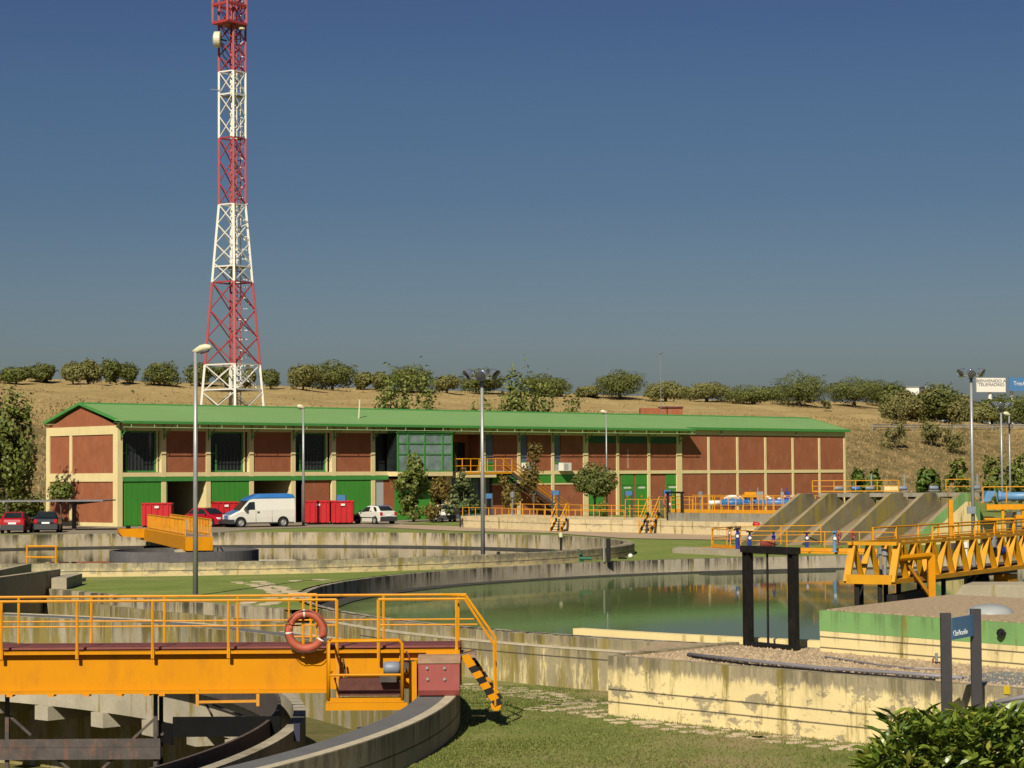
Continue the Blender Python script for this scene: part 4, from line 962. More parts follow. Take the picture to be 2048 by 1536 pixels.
for px_, py_, h_, mm, off, lab in ((1463, 1085, .75, 'valve_blue', .8, 'thin deep blue valve stem with white gauge at the left end of the platform'), (1475, 1100, 1.0, 'valve_blue', .1, 'front one of the paired deep blue valve stems on the platform'), (1479, 1094, .95, 'valve_blue', .6, 'rear one of the paired deep blue valve stems on the platform'),
        (1500, 1101, .9, 'valve_blue', .1, 'deep blue valve stem just left of the thick railing post'), (1548, 1100, .9, 'valve_blue', .1, 'deep blue valve stem beside the fallen red pipe fitting'), (1616, 1097, .75, 'valve_blue', .4, 'deep blue valve stem with white gauge before the third trough'), (1669, 1104, .95, 'valve_pale', -.05, 'pale blue valve stem in front of the red handwheel')):
    p = gz(px_, py_, .1); p.y += off; t = thing('valve_pillar', lab, 'valve', tuple(p), 0, 'valves on the platform')
    MB().lathe([(.14, 0), (.14, .04), (.085, .06), (.085, h_ * .7), (.11, h_ * .72), (.05, h_ * .8), (.05, h_), (0, h_)], p, 10).build('stem', mm, t)
    MB().lathe([(0, -.03), (.16, -.03), (.16, .03), (0, .03)], p + Vector((0, 0, h_ * .98)), 10).build('handwheel', 'black' if mm == 'valve_blue' else mm, t)
    if 'gauge' in lab or 'front' in lab or 'thick' in lab: MB().lathe([(0, -.14), (.075, -.14), (.075, -.09), (0, -.09)], p + Vector((0, 0, h_ * .66)), 10, 'Y').build('gauge', 'white', t)
for px_, py_, lab, tilt in ((1677, 1070, 'rusty red handwheel, left of the two before the middle troughs', 0), (1706, 1068, 'rusty red handwheel, right of the two before the middle troughs', 1)):
    p = gd(px_, py_, 109.5); t = thing('handwheel', lab, 'handwheel', tuple(p), 0, 'red handwheels')
    MB().tube([p + Vector((.12 * math.cos(a), .03 * math.sin(a) * tilt, .2 * math.sin(a))) for a in np.linspace(0, 6.283, 18, endpoint=False)], .05, 6, closed=True).build('wheel_rim', 'valve_red', t)
    m = MB(); m.beam(p + Vector((-.11, 0, 0)), p + Vector((.11, 0, 0)), .06, .06); m.beam(p + Vector((0, 0, -.19)), p + Vector((0, 0, .19)), .06, .06); m.build('spokes', 'valve_red', t)
    m = MB(); m.tube([p + Vector((0, .02, 0)), Vector((p.x, p.y + .1, .1))], .05, 6); m.build('stand', 'valve_red', t)
p = gz(1540, 1100, .1); m = MB(); m.lathe([(0, -.45), (.16, -.45), (.16, .1), (.22, .1), (.22, .2), (0, .2)], p + Vector((0, 0, .3)), 12, 'X'); tag(m.build('pipe_fitting', 'valve_red', loc='auto', smooth=True), 'rusty red pipe fitting lying on the valve platform', 'pipe fitting')
p = gd(1516, 1050, 124); m = MB(); m.tube([p + Vector((-.28, 0, .08)), p + Vector((0, 0, .02)), p + Vector((.2, 0, -.12)), p + Vector((.25, 0, -.5)), Vector((p.x + .25, p.y, 0))], .13, 8); tag(m.build('bent_pipe', 'skip_red', loc='auto', smooth=True), 'red bent pipe end poking up beside the first trough', 'pipe')

# raised walkway platform in the middle distance
wl = GP([(922, 1055), (1100, 1062.5), (1265, 1066), (1430, 1071), (1600, 1075)], 0)
pd = wl[-1] - wl[0]; back_n = Vector((.5, .86, 0))
def platform(name, pts, z, depth, mat, label):
    m = MB()
    for i, (a, b_) in enumerate(zip(pts, pts[1:])):
        m.extrude([Vector((a.x, a.y, -.4)), Vector((b_.x, b_.y, -.4)), Vector((b_.x, b_.y, z)), Vector((a.x, a.y, z))], back_n * (depth + .003 * i))
    return tag(recalc(m.build(name, mat, loc='auto')), label, 'platform')
platform('raised_platform', wl[:5], .82, 7.5, 'low', 'low cream-walled platform with two small stairs, in front of the building')
wl2 = [gz(1330, 1068.2, 0) + back_n * .5, gz(1430, 1071, 0) + back_n * .5, gz(1600, 1075, 0) + back_n * .5]
platform('raised_platform', wl2, 1.32, 4.0, 'grey', 'higher grey walkway block under the long orange fence, right of the stairs')
m = MB(); p_ = gz(1600, 1075, 0); q_ = gz(1700, 1077, 0)
wt = [p + back_n * .25 + Vector((0, 0, .82)) for p in wl[:3]] + [gz(1245, 1065.3, 0) + back_n * .25 + Vector((0, 0, .82))]
wt[2], wt[3] = wt[3], wt[2]; wt = wt[:3]
railing('railing', wt, .62, 1.05, 'orange_rail', 'long orange-yellow railing along the front edge of the cream platform', mids=())
wr = [p + back_n * 6.2 + Vector((0, 0, .82)) for p in (gz(935, 1056, 0), gz(1100, 1062, 0), gz(1250, 1065, 0))]
railing('railing', wr, .8, 1.6, 'orange_rail', 'rear railing of the cream platform, nearer the building', mids=(.5,))
wf = [p + back_n * .4 + Vector((0, 0, 1.32)) for p in wl2]
railing('railing', wf, 1.0, .62, 'orange_rail', 'dense orange fence on the grey walkway, in front of the blue pipes', mids=(.5,), toe=.22)
railing('railing', [p + back_n * 3.2 for p in wf], 1.05, .9, 'orange_rail', 'rear orange fence of the grey walkway, behind the blue pipes', mids=(.5,))
railing('railing', [gz(1195, 1064, 0) + back_n * 4 + Vector((0, 0, .82)), gz(1330, 1068, 0) + back_n * 4 + Vector((0, 0, .82))], 1.25, 1.3, 'orange_rail', 'tall orange railing behind the small sluice frame on the cream platform', mids=(.5,))
def small_stair(px0, py0, h, label, run=.9):
    al = Vector((.5, .86, 0)).normalized(); sd = Vector((.86, -.5, 0)) * .8
    p = gz(px0, py0, 0); t = thing('access_stair', label, 'stair', tuple(p), 0, 'stairs to the cream platform')
    q = p + al * run + Vector((0, 0, h))
    for k in (0, 1):
        o_ = sd * (.95 * k); m = MB()
        for i in range(6): m.mat(i % 2); m.beam(lerp(p, q, i / 6) + o_, lerp(p, q, (i + 1) / 6) + o_, .06, .2)
        m.build('stringer', ['yellow', 'black'], t)
        m = MB(); m.tube([p + o_, p + o_ + Vector((0, 0, .85)), q + o_ + Vector((0, 0, 1.0)), q + o_ + al * .5 + Vector((0, 0, 1.0))], .035); m.tube([p + o_ + Vector((0, 0, .45)), q + o_ + Vector((0, 0, .55))], .025); m.tube([q + o_, q + o_ + Vector((0, 0, 1.0))], .035); m.build('stair_handrail', 'orange_rail', t)
    for i in range(1, 5):
        m = MB(); a_ = lerp(p, q, i / 5); m.beam(a_, a_ + sd * .95, .2, .04); m.build('tread', 'blackflat', t)
    return t
small_stair(1100, 1064.2, .85, 'small hazard-striped stair at the left part of the cream platform')
small_stair(1278, 1068.2, 1.3, 'taller hazard-striped stair leading up beside the small black sluice frame', 1.35)
# small sluice frame, cabinet, life ring on the platform
pz = [gz(1325, 1068, 0) + back_n * .8 + Vector((0, 0, .82)), gz(1353, 1069, 0) + back_n * .8 + Vector((0, 0, .82))]
t = thing('sluice_frame', 'small black sluice frame at the top of the taller striped stair', 'sluice gate', tuple(pz[0]))
for p in pz: m = MB(); m.beam(p, p + Vector((0, 0, 1.7)), .16, .16); m.build('post', 'black', t)
m = MB(); m.beam(pz[0] + Vector((-.1, 0, 1.76)), pz[1] + Vector((.1, 0, 1.76)), .16, .12); m.build('head_beam', 'black', t)
m = MB(); c_ = lerp(pz[0], pz[1], .55); m.tube([c_, c_ + Vector((0, 0, 1.75))], .03); m.build('spindle', 'black', t)
p = gz(1261, 1065, 0) + back_n * 4.5; m = MB(); m.box((p.x - .28, p.y - .2, .8), (p.x + .28, p.y + .2, 2.25)); tag(m.build('control_cabinet', M('dark_olive_cabinet', (.05, .06, .025), .5, .1, 3), loc='auto'), 'dark green control cabinet standing by the green doors', 'cabinet')
p = gd(1334, 1002, 139.5); t = thing('life_ring', 'small orange and white life ring hung inside the small sluice frame', 'life ring', tuple(p))
m = MB(); m.tube([p + Vector((.2 * math.cos(a), 0, .36 * math.sin(a))) for a in np.linspace(0, 6.283, 24, endpoint=False)], .085, 8, closed=True); m.build('ring_body', 'ring', t, smooth=True)
m = MB(); m.tube([p + Vector((.2 * math.cos(a), 0, .36 * math.sin(a))) for a in (-1.0, -.7, -.4)], .09, 8); m.build('white_band', 'white', t, smooth=True)
# blue pipework behind the orange fence
P = [gd(x, 1003, 137.0) for x in (1428, 1490, 1560, 1640)]
zpipe = P[0].z
t = thing('blue_pipeline', 'thick blue pipe with white insulated ends behind the orange fence', 'pipe', tuple(P[0]))
def seg(a, b_, r_, mm, nm): m = MB(); m.tube([gd(a, 1006, 137), gd(b_, 1005, 137)], r_, 12); m.build(nm, mm, t, smooth=True)
seg(1416, 1440, .15, 'white', 'insulated_end'); seg(1440, 1498, .22, 'pipe_blue', 'pipe_run'); seg(1503, 1620, .22, 'pipe_blue', 'pipe_run')
for x in (1452, 1464, 1496, 1505, 1545): seg(x, x + 4, .29, 'pipe_blue', 'flange')
m = MB(); m.tube([gd(1448, 998, 137.4), gd(1462, 994, 137.4), gd(1478, 995, 137.4), gd(1488, 1000, 137.4)], .14, 8); m.build('white_hose', 'white', t, smooth=True)
m = MB(); m.tube([gd(1532, 992, 137.4), gd(1540, 997, 137.4), gd(1548, 1002, 137.4)], .1, 8); m.tube([gd(1556, 1000, 137.4), gd(1566, 993, 137.4), gd(1590, 993, 137.4)], .1, 8); m.build('white_hose', 'white', t, smooth=True)
p = gd(1500, 1000, 138); m = MB(); m.beam(gd(1488, 996, 138), gd(1512, 996, 138), .8, .75); m.beam(gd(1484, 991, 137.6), gd(1512, 991, 137.6), .9, .15); tag(m.build('pump_hood', 'yellow_rail', loc='auto'), 'orange-yellow pump hood behind the blue pipe', 'pump')
for a_, b_, y0, y1, mm, lab in ((1513, 1526, 983, 996, 'galv', 'grey control box above the blue pipe'), (1561, 1567, 984, 994, 'galv', 'pale grey valve box left of the blue cylinder'), (1571, 1579, 983, 997, 'valve_blue', 'deep blue upright cylinder above the blue pipe')):
    q0_, q1_ = gd(a_, y1, 137.2), gd(b_, y0, 137.2); m = MB(); m.box((q0_.x, 137.1, q0_.z - .3), (q1_.x, 137.5, q1_.z)); m.tube([(q0_.x + .1, 137.3, q1_.z), (q0_.x + .1, 137.3, q1_.z + .25)], .03); tag(m.build('control_box', mm, loc='auto'), lab, 'equipment box')
# rails and pumps on the screw pump deck
dk = 2.68
def DK(l): return [gd(x, y, 123.2) for x, y in l]
r0 = [Vector((p.x, p.y, dk)) for p in DK([(1625, 985), (1798, 985)])]
railing('railing', r0, .62, 1.1, 'orange_rail', 'orange railing on the screw pump deck, left part', mids=(.5,), toe=.06)
r1 = [Vector((p.x, p.y, dk)) for p in DK([(1892, 985), (1948, 985)])]
railing('railing', r1, .65, 1.2, 'orange_rail', 'short orange railing on the pump deck behind the green-edged end wall', mids=(.4,))
for k, (px_, mm) in enumerate(((1678, 'motor'), (1712, 'pipe_blue'), (1740, 'motor'), (1806, 'motor'), (1868, 'motor'), (1952, 'motor'))):
    p = gd(px_, 980, 124.0); p.z = dk; t = thing('pump_motor', ['grey motor at the left end of the screw pump deck', 'light blue motor among the grey ones on the pump deck', 'grey motor with a tall pipe on the pump deck', 'grey motor before the gap in the pump deck railing', 'grey motor right of the railing gap on the pump deck', 'grey motor beside the floodlight mast on the pump deck'][k], 'motor', tuple(p), 0, 'motors on the pump deck')
    MB().lathe([(0, -.26), (.11, -.26), (.13, -.2), (.13, .16), (.08, .26), (0, .26)], p + Vector((0, 0, .18)), 12, 'X').build('motor_body', mm, t, smooth=True)
    MB().box((p.x - .3, p.y - .12, p.z), (p.x + .3, p.y + .12, p.z + .06)).build('motor_base', 'galv_dk', t)
    if k in (2, 3, 5): MB().tube([p + Vector((.1, .1, 0)), p + Vector((.1, .1, .95))], .05, 8).build('vent_pipe', 'galv', t)
m = MB(); m.beam(gd(1765, 978, 125), gd(1795, 978, 125), 1.2, .3); tag(m.build('plinth', 'par', loc='auto'), 'low cream plinth on the pump deck', 'plinth')
# right-hand cluster: blue tank, pipe and orange frames
cl = lambda x, y, Y=112.0: gd(x, y, Y)
t = thing('blue_pipeline', 'pale blue pipe crossing above the orange frames at the right edge', 'pipe', tuple(cl(1998, 992)))
MB().tube([cl(1996, 993), cl(2120, 992)], .22, 12).build('pipe_run', 'valve_pale', t, smooth=True); MB().lathe([(.3, -.06), (.3, .06), (.1, .06)], cl(1998, 993), 12, 'X').build('flange', 'valve_pale', t)
m = MB(); m.extrude([cl(1974, 982, 114), cl(1992, 982, 114), cl(1980, 1003, 114), cl(1966, 1003, 114)], (0, 1, 0)); tag(recalc(m.build('hopper', 'valve_pale', loc='auto')), 'pale blue sloping hopper behind the cream end wall', 'hopper')
rr = [gd(1966, 1006, 110), gd(2060, 1004, 110)]; rr[1].z = rr[0].z
railing('railing', rr, .8, 1.0, 'orange_rail', 'orange railing around the blue pipe at the right edge', mids=())
m = MB(); a_ = gd(1972, 1014, 110); b_ = gd(2080, 1014, 110); m.beam(a_, Vector((b_.x, b_.y, a_.z)), .3, .26); m.beam(a_ + Vector((0, .5, -.6)), Vector((b_.x, b_.y + .5, a_.z - .6)), .3, .1)
m.beam(gd(2030, 1034, 109), gd(2080, 1034, 109), .4, .2)
for px_ in (2005, 2046, 2080): c_ = gd(px_, 1014, 110); m.beam((c_.x, c_.y, c_.z), (c_.x, c_.y, .1), .14, .14)
tag(m.build('steel_frame', 'yellow_rail', loc='auto'), 'orange steel frame carrying the pipework at the right edge', 'frame')
m = MB(); a_ = gd(2034, 1036, 112.5); m.box((a_.x, 112.5, -.2), (a_.x + 5, 115, a_.z + .3)); tag(m.build('equipment_block', 'grey', loc='auto'), 'grey concrete block behind the orange frame at the right edge', 'block')
# lawn bits around the middle
c0 = gz(1122, 1124, 0); t = thing('pipe_cluster', 'low cluster of green painted pipes and valves on the lawn between the basins', 'pipes', tuple(c0))
for dx, dy, h_, r_ in ((-.35, .3, .55, .12), (.75, .2, .55, .11), (.15, 0, .35, .16), (-.1, .5, .4, .1)):
    p = c0 + Vector((dx, dy, 0)); MB().lathe([(r_ * 1.8, 0), (r_ * 1.8, .06), (r_, .08), (r_, h_ * .5), (r_ * 1.6, h_ * .55), (r_ * 1.6, h_ * .65), (r_ * .5, h_ * .7), (r_ * .5, h_), (0, h_)], p, 10).build('valve', 'green_pipe', t)
MB().tube([c0 + Vector((-1.0, .1, .13)), c0 + Vector((.0, .0, .16)), c0 + Vector((1.3, .2, .13))], .07, 8).build('pipe_run', 'green_pipe', t)
p = gz(1122, 1113, 0); t = thing('bollard_light', 'black bollard light with a pale head beside the green pipes', 'bollard light', tuple(p))
MB().tube([p, p + Vector((0, 0, .88))], .05, 8).build('pole', 'black', t); MB().lathe([(0, 0), (.09, 0), (.09, .2), (0, .22)], p + Vector((0, 0, .88)), 10).build('lamp_head', 'lampcream', t)
for px_, py_, h_, lab in ((997, 1133, .6, 'short black post on the lawn beside the floodlight mast'), ):
    p = gz(px_, py_, 0); m = MB(); m.box((p.x - .07, p.y - .07, 0), (p.x + .07, p.y + .07, h_)); tag(m.build('marker_post', 'black', loc='auto'), lab, 'post')
p = gz(1211, 1124, 0); t = thing('marker_post', 'black post with grey pipe at the right end of the far left basin', 'post', tuple(p))
MB().box((p.x + .03, p.y - .16, 0), (p.x + .22, p.y - .02, 1.0)).build('post', 'black', t); MB().tube([p + Vector((-.06, 0, 0)), p + Vector((-.06, 0, 1.0))], .05, 8).build('grey_pipe', 'galv', t)
p = gz(1261, 1116, 0); m = MB(); m.lathe([(0, 0), (.1, .02), (.12, .1), (.07, .18), (0, .2)], p, 10); tag(m.build('marker_stone', 'white', loc='auto', smooth=True), 'small white marker on the green lawn right of the far left basin', 'marker')
p = gz(1245, 1118, 0); m = MB(); m.lathe([(0, 0), (.2, 0), (.2, .06), (.1, .08), (0, .08)], p, 10); tag(m.build('sprinkler', 'black', loc='auto'), 'low dark sprinkler cap on the lawn left of the white marker', 'sprinkler')
# concrete channel with yellow barrier, left edge
t = thing('inlet_channel', 'dark concrete inlet channel with pale wall tops at the left edge', 'channel', tuple(gz(60, 1165, 0)))
for pts, zt_ in (([(-90, 1166), (114, 1138)], .62), ([(-90, 1158), (56, 1127)], .62)):
    a_, b_ = gz(pts[0][0], pts[0][1], zt_), gz(pts[1][0], pts[1][1], zt_); a_.z = b_.z = 0
    m = MB(); m.beam(a_ + Vector((0, 0, zt_ / 2 - .4)), b_ + Vector((0, 0, zt_ / 2 - .4)), .25, zt_ + .8); m.build('channel_side', 'plain', t)
for pts, zt_, w_ in (([(118, 1156), (150, 1147)], .38, .5), ([(124, 1162), (158, 1155)], .12, .5)):
    a_, b_ = gz(*pts[0], zt_), gz(*pts[1], zt_); m = MB(); m.beam(Vector((a_.x, a_.y, zt_ / 2 - .1)), Vector((b_.x, b_.y, zt_ / 2 - .1)), w_, zt_ + .2); m.build('step', 'plain', t)
a_, b_ = gd(54, 1128, 84.6), gd(112, 1128, 84.2); z_ = .42
t = thing('barrier', 'yellow tubular barrier standing by the inlet channel at the left edge', 'barrier', (a_.x, a_.y, z_))
for p in (a_, b_): MB().tube([(p.x, p.y, .3), (p.x, p.y, 1.12)], .04, 6).build('post', 'yellow_rail', t)
for z in (1.1, .68): MB().tube([(a_.x, a_.y, z), (b_.x, b_.y, z)], .04, 6).build('rail', 'yellow_rail', t)
# flagstones of the lawn paths
rs = random.Random(11)
def flagstone(c, s, z, group, label):
    m = MB(); n_ = rs.choice((5, 6, 7)); a0 = rs.random() * 6
    poly = [(c.x + s * (.75 + .45 * rs.random()) * math.cos(a0 + 6.283 * i / n_), c.y + s * 1.0 * (.75 + .45 * rs.random()) * math.sin(a0 + 6.283 * i / n_)) for i in range(n_)]
    m.prism(poly, z - .03, z + .010); tag(m.build('flagstone', 'flag', loc='auto'), label, 'flagstone', group)
def path(pts, z, w_, step, size, label, group):
    P = [gz(x, y, z) for x, y in pts]
    for a_, b_ in zip(P, P[1:]):
        L_ = (b_ - a_).length; k = max(1, int(L_ / step)); nn = Vector((-(b_ - a_).y, (b_ - a_).x, 0)).normalized()
        for i in range(k):
            c = lerp(a_, b_, (i + .5) / k)
            for j in range(w_): flagstone(c + nn * ((j - (w_ - 1) / 2) * size * 1.9 + rs.uniform(-.1, .1)) + Vector((rs.uniform(-.1, .1), rs.uniform(-.15, .15), 0)), size * rs.uniform(.8, 1.1), z, group, label)
path([(925, 1368), (1010, 1380), (1090, 1393), (1160, 1408)], LAWN, 3, .40, .2, 'pale flagstone in the lawn path below the stair foot', 'flagstones of the near path')
path([(1105, 1408), (1190, 1414)], LAWN, 7, .40, .21, 'pale flagstone in the wide patch where the near path turns', 'flagstones of the path turn')
path([(1170, 1420), (1260, 1440), (1420, 1462), (1560, 1476), (1760, 1500)], LAWN, 3, .44, .18, 'pale flagstone in the path along the foot of the cream wall', 'flagstones along the cream wall')
path([(490, 1163), (530, 1172), (575, 1188)], 0, 2, .7, .32, 'pale flagstone on the far lawn left of the green basin', 'flagstones of the far path')
path([(500, 1212), (545, 1200), (590, 1192)], 0, 2, .7, .32, 'pale flagstone by the retaining wall left of the green basin', 'flagstones by the retaining wall')
path([(560, 1163), (620, 1161), (660, 1158)], 0, 1, .7, .32, 'pale flagstone beside the left rim of the green basin', 'flagstones beside the basin rim')
# grass blades, in the part of the lawn that is near
m = MB(); rs = random.Random(5); cnt = 0
while cnt < 42000:
    px_, py_ = rs.uniform(820, 1860), rs.uniform(1372, 1560)
    p = gz(px_, py_, LAWN)
    if (p.x - T1[0]) ** 2 + (p.y - T1[1]) ** 2 < (R1 + .77) ** 2: continue
    if (p - BOX0).dot(wn) > -.03 and (p - BOX0).dot(BOXD) > -.3: continue
    if (p.x - T2[0]) ** 2 + (p.y - T2[1]) ** 2 < 30.1 ** 2: continue
    k = vnoise(p.x * .8, p.y * .8) * vnoise(p.x * .23 + 9, p.y * .23)
    if rs.random() > .06 + 3.2 * k * k + .6 * k: continue
    h_ = rs.uniform(.018, .042) * (1.6 if (p - BOX0).dot(wn) > -.35 and (p - BOX0).dot(BOXD) > 0 else 1); a = rs.random() * 6.28; w_ = .012
    dx, dy = math.cos(a) * w_, math.sin(a) * w_; lx, ly = rs.uniform(-.03, .03), rs.uniform(-.03, .03)
    m.add([(p.x - dx, p.y - dy, LAWN), (p.x + dx, p.y + dy, LAWN), (p.x + lx, p.y + ly, LAWN + h_)], [(0, 1, 2)]); cnt += 1
o = m.build('lawn_grass', 'blade'); o['kind'] = 'stuff'; tag(o, 'short mown grass blades of the lawn in the foreground', 'grass')
# ------------------------------------------------------------------ the long building
bld = thing('plant_building', 'long two-storey brick and cream building with a green metal roof', 'building', tuple(BO), BANG)
def part(name, mat, parent, *boxes):
    m = MB()
    for a, b_ in boxes: m.box(a, b_)
    return m.build(name, mat, parent, world=False)
lx = bx
# shell
part('back_wall', 'brick', bld, ((0, BW - .3, 0), (BL, BW, 7.9)))
part('end_wall', 'brick', bld, ((BL - .3, .3, 0), (BL - .05, BW - .3, 7.9)))
part('floor_slab', 'room_shade', bld, ((.3, .4, 3.7), (BL - .3, BW - .3, 3.95)))
part('ground_slab', 'room_shade', bld, ((.2, .1, -.3), (BL - .2, BW - .3, .03)))
part('ceiling', 'room_shade', bld, ((.3, .4, 7.3), (BL - .3, BW - .3, 7.5)))
m = MB(); z0 = 7.9; m.extrude([(0, 0, 0)] * 0 or [(BL - .2, .1, z0), (BL - .2, BW - .1, z0), (BL - .2, BW / 2, 9.3)], (.15, 0, 0)); recalc(m.build('gable_end', 'cream', bld, world=False))
# left gable
gm = 6.77
part('gable_brick', 'brick', bld, ((.06, .5, .25), (.3, BW - .2, 7.1)))
m = MB(); m.extrude([(.05, .15, 7.6), (.05, BW - .15, 7.6), (.05, BW / 2, 9.28)], (.2, 0, 0)); recalc(m.build('gable_brick', 'brick', bld, world=False))
part('gable_band', 'cream', bld, ((-.02, 0, 7.02), (.25, BW, 7.68)), ((-.02, .62, 3.42), (.25, BW - .5, 4.06)), ((-.02, .62, 0), (.25, BW - .5, .28)))
part('corner_column', 'cream', bld, ((-.03, -.03, 0), (.42, .62, 7.02)))
part('corner_column', 'cream', bld, ((-.03, BW - .5, 0), (.25, BW + .02, 7.02)))
part('gable_column', 'cream', bld, ((-.015, gm - .17, .28), (.24, gm + .17, 3.42)), ((-.015, gm - .17, 4.06), (.24, gm + .17, 7.02)))
# columns and bands of the front
cw = {0: .5, 12: .62, 15: .75, 8: .42}
for i in range(1, 22):
    w_ = cw.get(i, .42 if i < 7 else (.34 if i < 15 else .26)); x = i * BAY if i < 21 else BL - .13
    if i == 7: continue
    part('column', 'cream', bld, ((x - w_ / 2, -.025, 0), (x + w_ / 2, .35, 7.3)))
XO = lx(1363)
gx0, gx1 = lx(776), lx(886)
part('floor_band', 'cream', bld, ((.42, -.012, 3.78), (12 * BAY, .3, 4.1)))
part('floor_band', 'cream', bld, ((12 * BAY, -.012, 3.80), (BL - .02, .3, 4.1)))
part('top_beam', 'cream', bld, ((.2, -.018, 7.3), (15 * BAY, .34, 7.9)))
part('top_beam', 'cream', bld, ((15 * BAY, -.019, 7.48), (BL, .34, 7.93)))
part('green_lintel', 'fascia', bld, ((.44, -.06, 3.42), (gx0, .28, 3.76)))
def panel(i0, i1, z0_, z1_, mat='brick', nm='brick_panel', y=.06):
    return part(nm, mat, bld, ((i0, y, z0_), (i1, .3, z1_)))
for i in list(range(15, 21)) + [12, 13, 14, 1, 3, 5]:
    x0, x1 = i * BAY + .1, (i + 1) * BAY - .1
    panel(x0, x1, 4.05, 7.52)
for i in range(15, 21): panel(i * BAY + .1, (i + 1) * BAY - .1, 0, 3.85)
for i in (12, 13, 14): part('green_panel', 'gdark', bld, ((i * BAY + .3, .03, 6.62), ((i + 1) * BAY - .25, .06, 7.3)))
# upper windows with green frames
def window(x0, x1, z0_, z1_, mull=(), trans=None, glass='wglass', y=.25, frame='fascia', fw=.12):
    m = MB(); m.box((x0, y - .1, z0_), (x1, y, z0_ + fw)); m.box((x0, y - .1, z1_ - fw), (x1, y, z1_)); m.box((x0, y - .1, z0_ + fw), (x0 + fw, y, z1_ - fw)); m.box((x1 - fw, y - .1, z0_ + fw), (x1, y, z1_ - fw))
    wd = m.build('window', frame, bld, world=False)
    part('pane', glass, wd, ((x0 + fw, y + .01, z0_ + fw), (x1 - fw, y + .03, z1_ - fw)))
    for mx_, za, zb in mull: part('mullion', frame, wd, ((mx_ - .06, y - .09, za), (mx_ + .06, y - .005, zb)))
    if trans: part('transom', frame, wd, ((x0 + fw, y - .085, trans - .04), (trans_x if False else x1 - fw, y - .012, trans + .04)))
    return wd
for i, (a, b_) in zip((0, 2, 4), ((238, 318), (419, 492), (588, 657))):
    x0, x1 = lx(a), lx(b_); mx_ = x0 + (x1 - x0) * .26
    wd = window(x0, x1, 4.12, 7.3, mull=((mx_, 4.2, 6.3),), y=.5)
    part('transom', 'fascia', wd, ((x0 + .1, .38, 5.55), (mx_ - .065, .49, 5.63)))
    m = MB()
    for k in range(8): xx = mx_ + (x1 - mx_) * (k + .5) / 8; m.box((xx - .045, .47, 4.24), (xx + .045, .505, 5.4 + .35 * ((k * 7) % 3)))
    m.build('blind_slats', 'plastic', wd, world=False)
    part('reveal', 'cream', wd, ((x1 + .005, .26, 4.12), (x1 + .1, .8, 7.3)))
# glazed oriel
part('recess_window', 'wglass', bld, ((lx(752), .45, 4.12), (gx0, .5, 7.3)))
ob = part('glazed_oriel', 'cream', bld, ((gx0, -1.25, 3.70), (gx1, .3, 4.08)))
part('pane', 'bayglass', ob, ((gx0 + .06, -1.2, 4.08), (gx1 - .06, -1.16, 7.3))); part('pane', 'wglass', ob, ((gx0 + .03, -1.15, 4.08), (gx0 + .06, .2, 7.3)))
part('pane', 'wglass', ob, ((gx1 - .06, -1.15, 4.08), (gx1 - .03, .2, 7.3)))
for px_ in (777, 797, 830, 866, 885): x = lx(px_) - (1.2 * .0 if px_ < 800 else 0); part('mullion', 'fascia', ob, ((x - .07, -1.26, 4.08), (x + .07, -1.2, 7.3)))
for z in (4.12, 5.55, 6.45, 7.25): part('transom', 'fascia', ob, ((gx0, -1.255, z - .05), (gx1, -1.205, z + .05)))
part('oriel_roof', 'fascia', ob, ((gx0 - .05, -1.28, 7.3), (gx1 + .05, .2, 7.42)))
part('curtain', 'shutter', ob, ((lx(832), -1.12, 4.9), (lx(884), -1.08, 6.5)))
part('corner_column', 'cream', bld, ((8 * BAY - .2, -.026, 0), (8 * BAY + .25, .36, 7.3)))
# loggia, strip windows, air conditioners
part('loggia_back', 'brick', bld, ((8 * BAY + .25, 1.9, 4.0), (9 * BAY - .1, 2.0, 7.3)))
part('loggia_side', 'brick', bld, ((9 * BAY - .05, .3, 4.0), (9 * BAY + .1, 2.0, 7.3)))
part('loggia_door', 'wglass', bld, ((lx(935), 1.84, 4.0), (lx(958), 1.89, 6.6)))
for i, (a, b_) in zip((9, 10, 11), ((972, 987), (1041, 1055), (1108, 1122))):
    x0, x1 = lx(a), lx(b_); xe = (i + 1) * BAY - .1
    part('strip_window', 'strip', bld, ((x0, .12, 4.9), (x1, .2, 7.3))); part('window_sill', 'fascia', bld, ((x0 - .02, .05, 4.75), (x1 + .02, .25, 4.9)))
    part('brick_panel', 'brick', bld, ((x1 + .02, .06, 4.05), (xe, .3, 7.32))); part('spandrel', 'shutter' if i > 9 else 'gdoor', bld, ((x0, .1, 4.1), (x1, .25, 4.75)))
# ground floor
def lo(a, b_, z0_, z1_, mat, nm, y=.1): return part(nm, mat, bld, ((lx(a), y, z0_), (lx(b_), y + .1, z1_)))
for a, b_ in ((249, 335), (424, 506), (667, 742)):
    d_ = lo(a, b_, .05, 3.45, 'gdoor', 'sliding_door', -.0 if False else .02)
    m = MB(); x = lx(a) + .12
    while x < lx(b_) - .1: m.box((x, -.002, .1), (x + .015, .018, 3.4)); x += .5
    m.build('door_ribs', 'gdoor', d_, world=False)
lo(237, 242, 0, 3.5, 'gdark', 'door_frame'); lo(413, 417, 0, 3.5, 'gdark', 'door_frame'); lo(586, 590, 0, 3.5, 'gdark', 'door_frame')
for i in (2, 4): part('partition_wall', 'cream', bld, ((i * BAY - .12, .36, 0), (i * BAY + .05, 6.5, 3.7)))
part('partition_wall', 'room_shade', bld, ((.4, 6.5, 0), (7 * BAY, 6.6, 3.7)))
part('partition_wall', 'room_shade', bld, ((.4, 6.5, 3.95), (12 * BAY, 6.6, 7.3)))
m = MB()
for z in (.6, 1.25, 1.9, 2.6): m.box((lx(592), 1.5, z), (lx(604), 2.2, z + .06))
m.build('rack', 'shutter', bld, world=False)
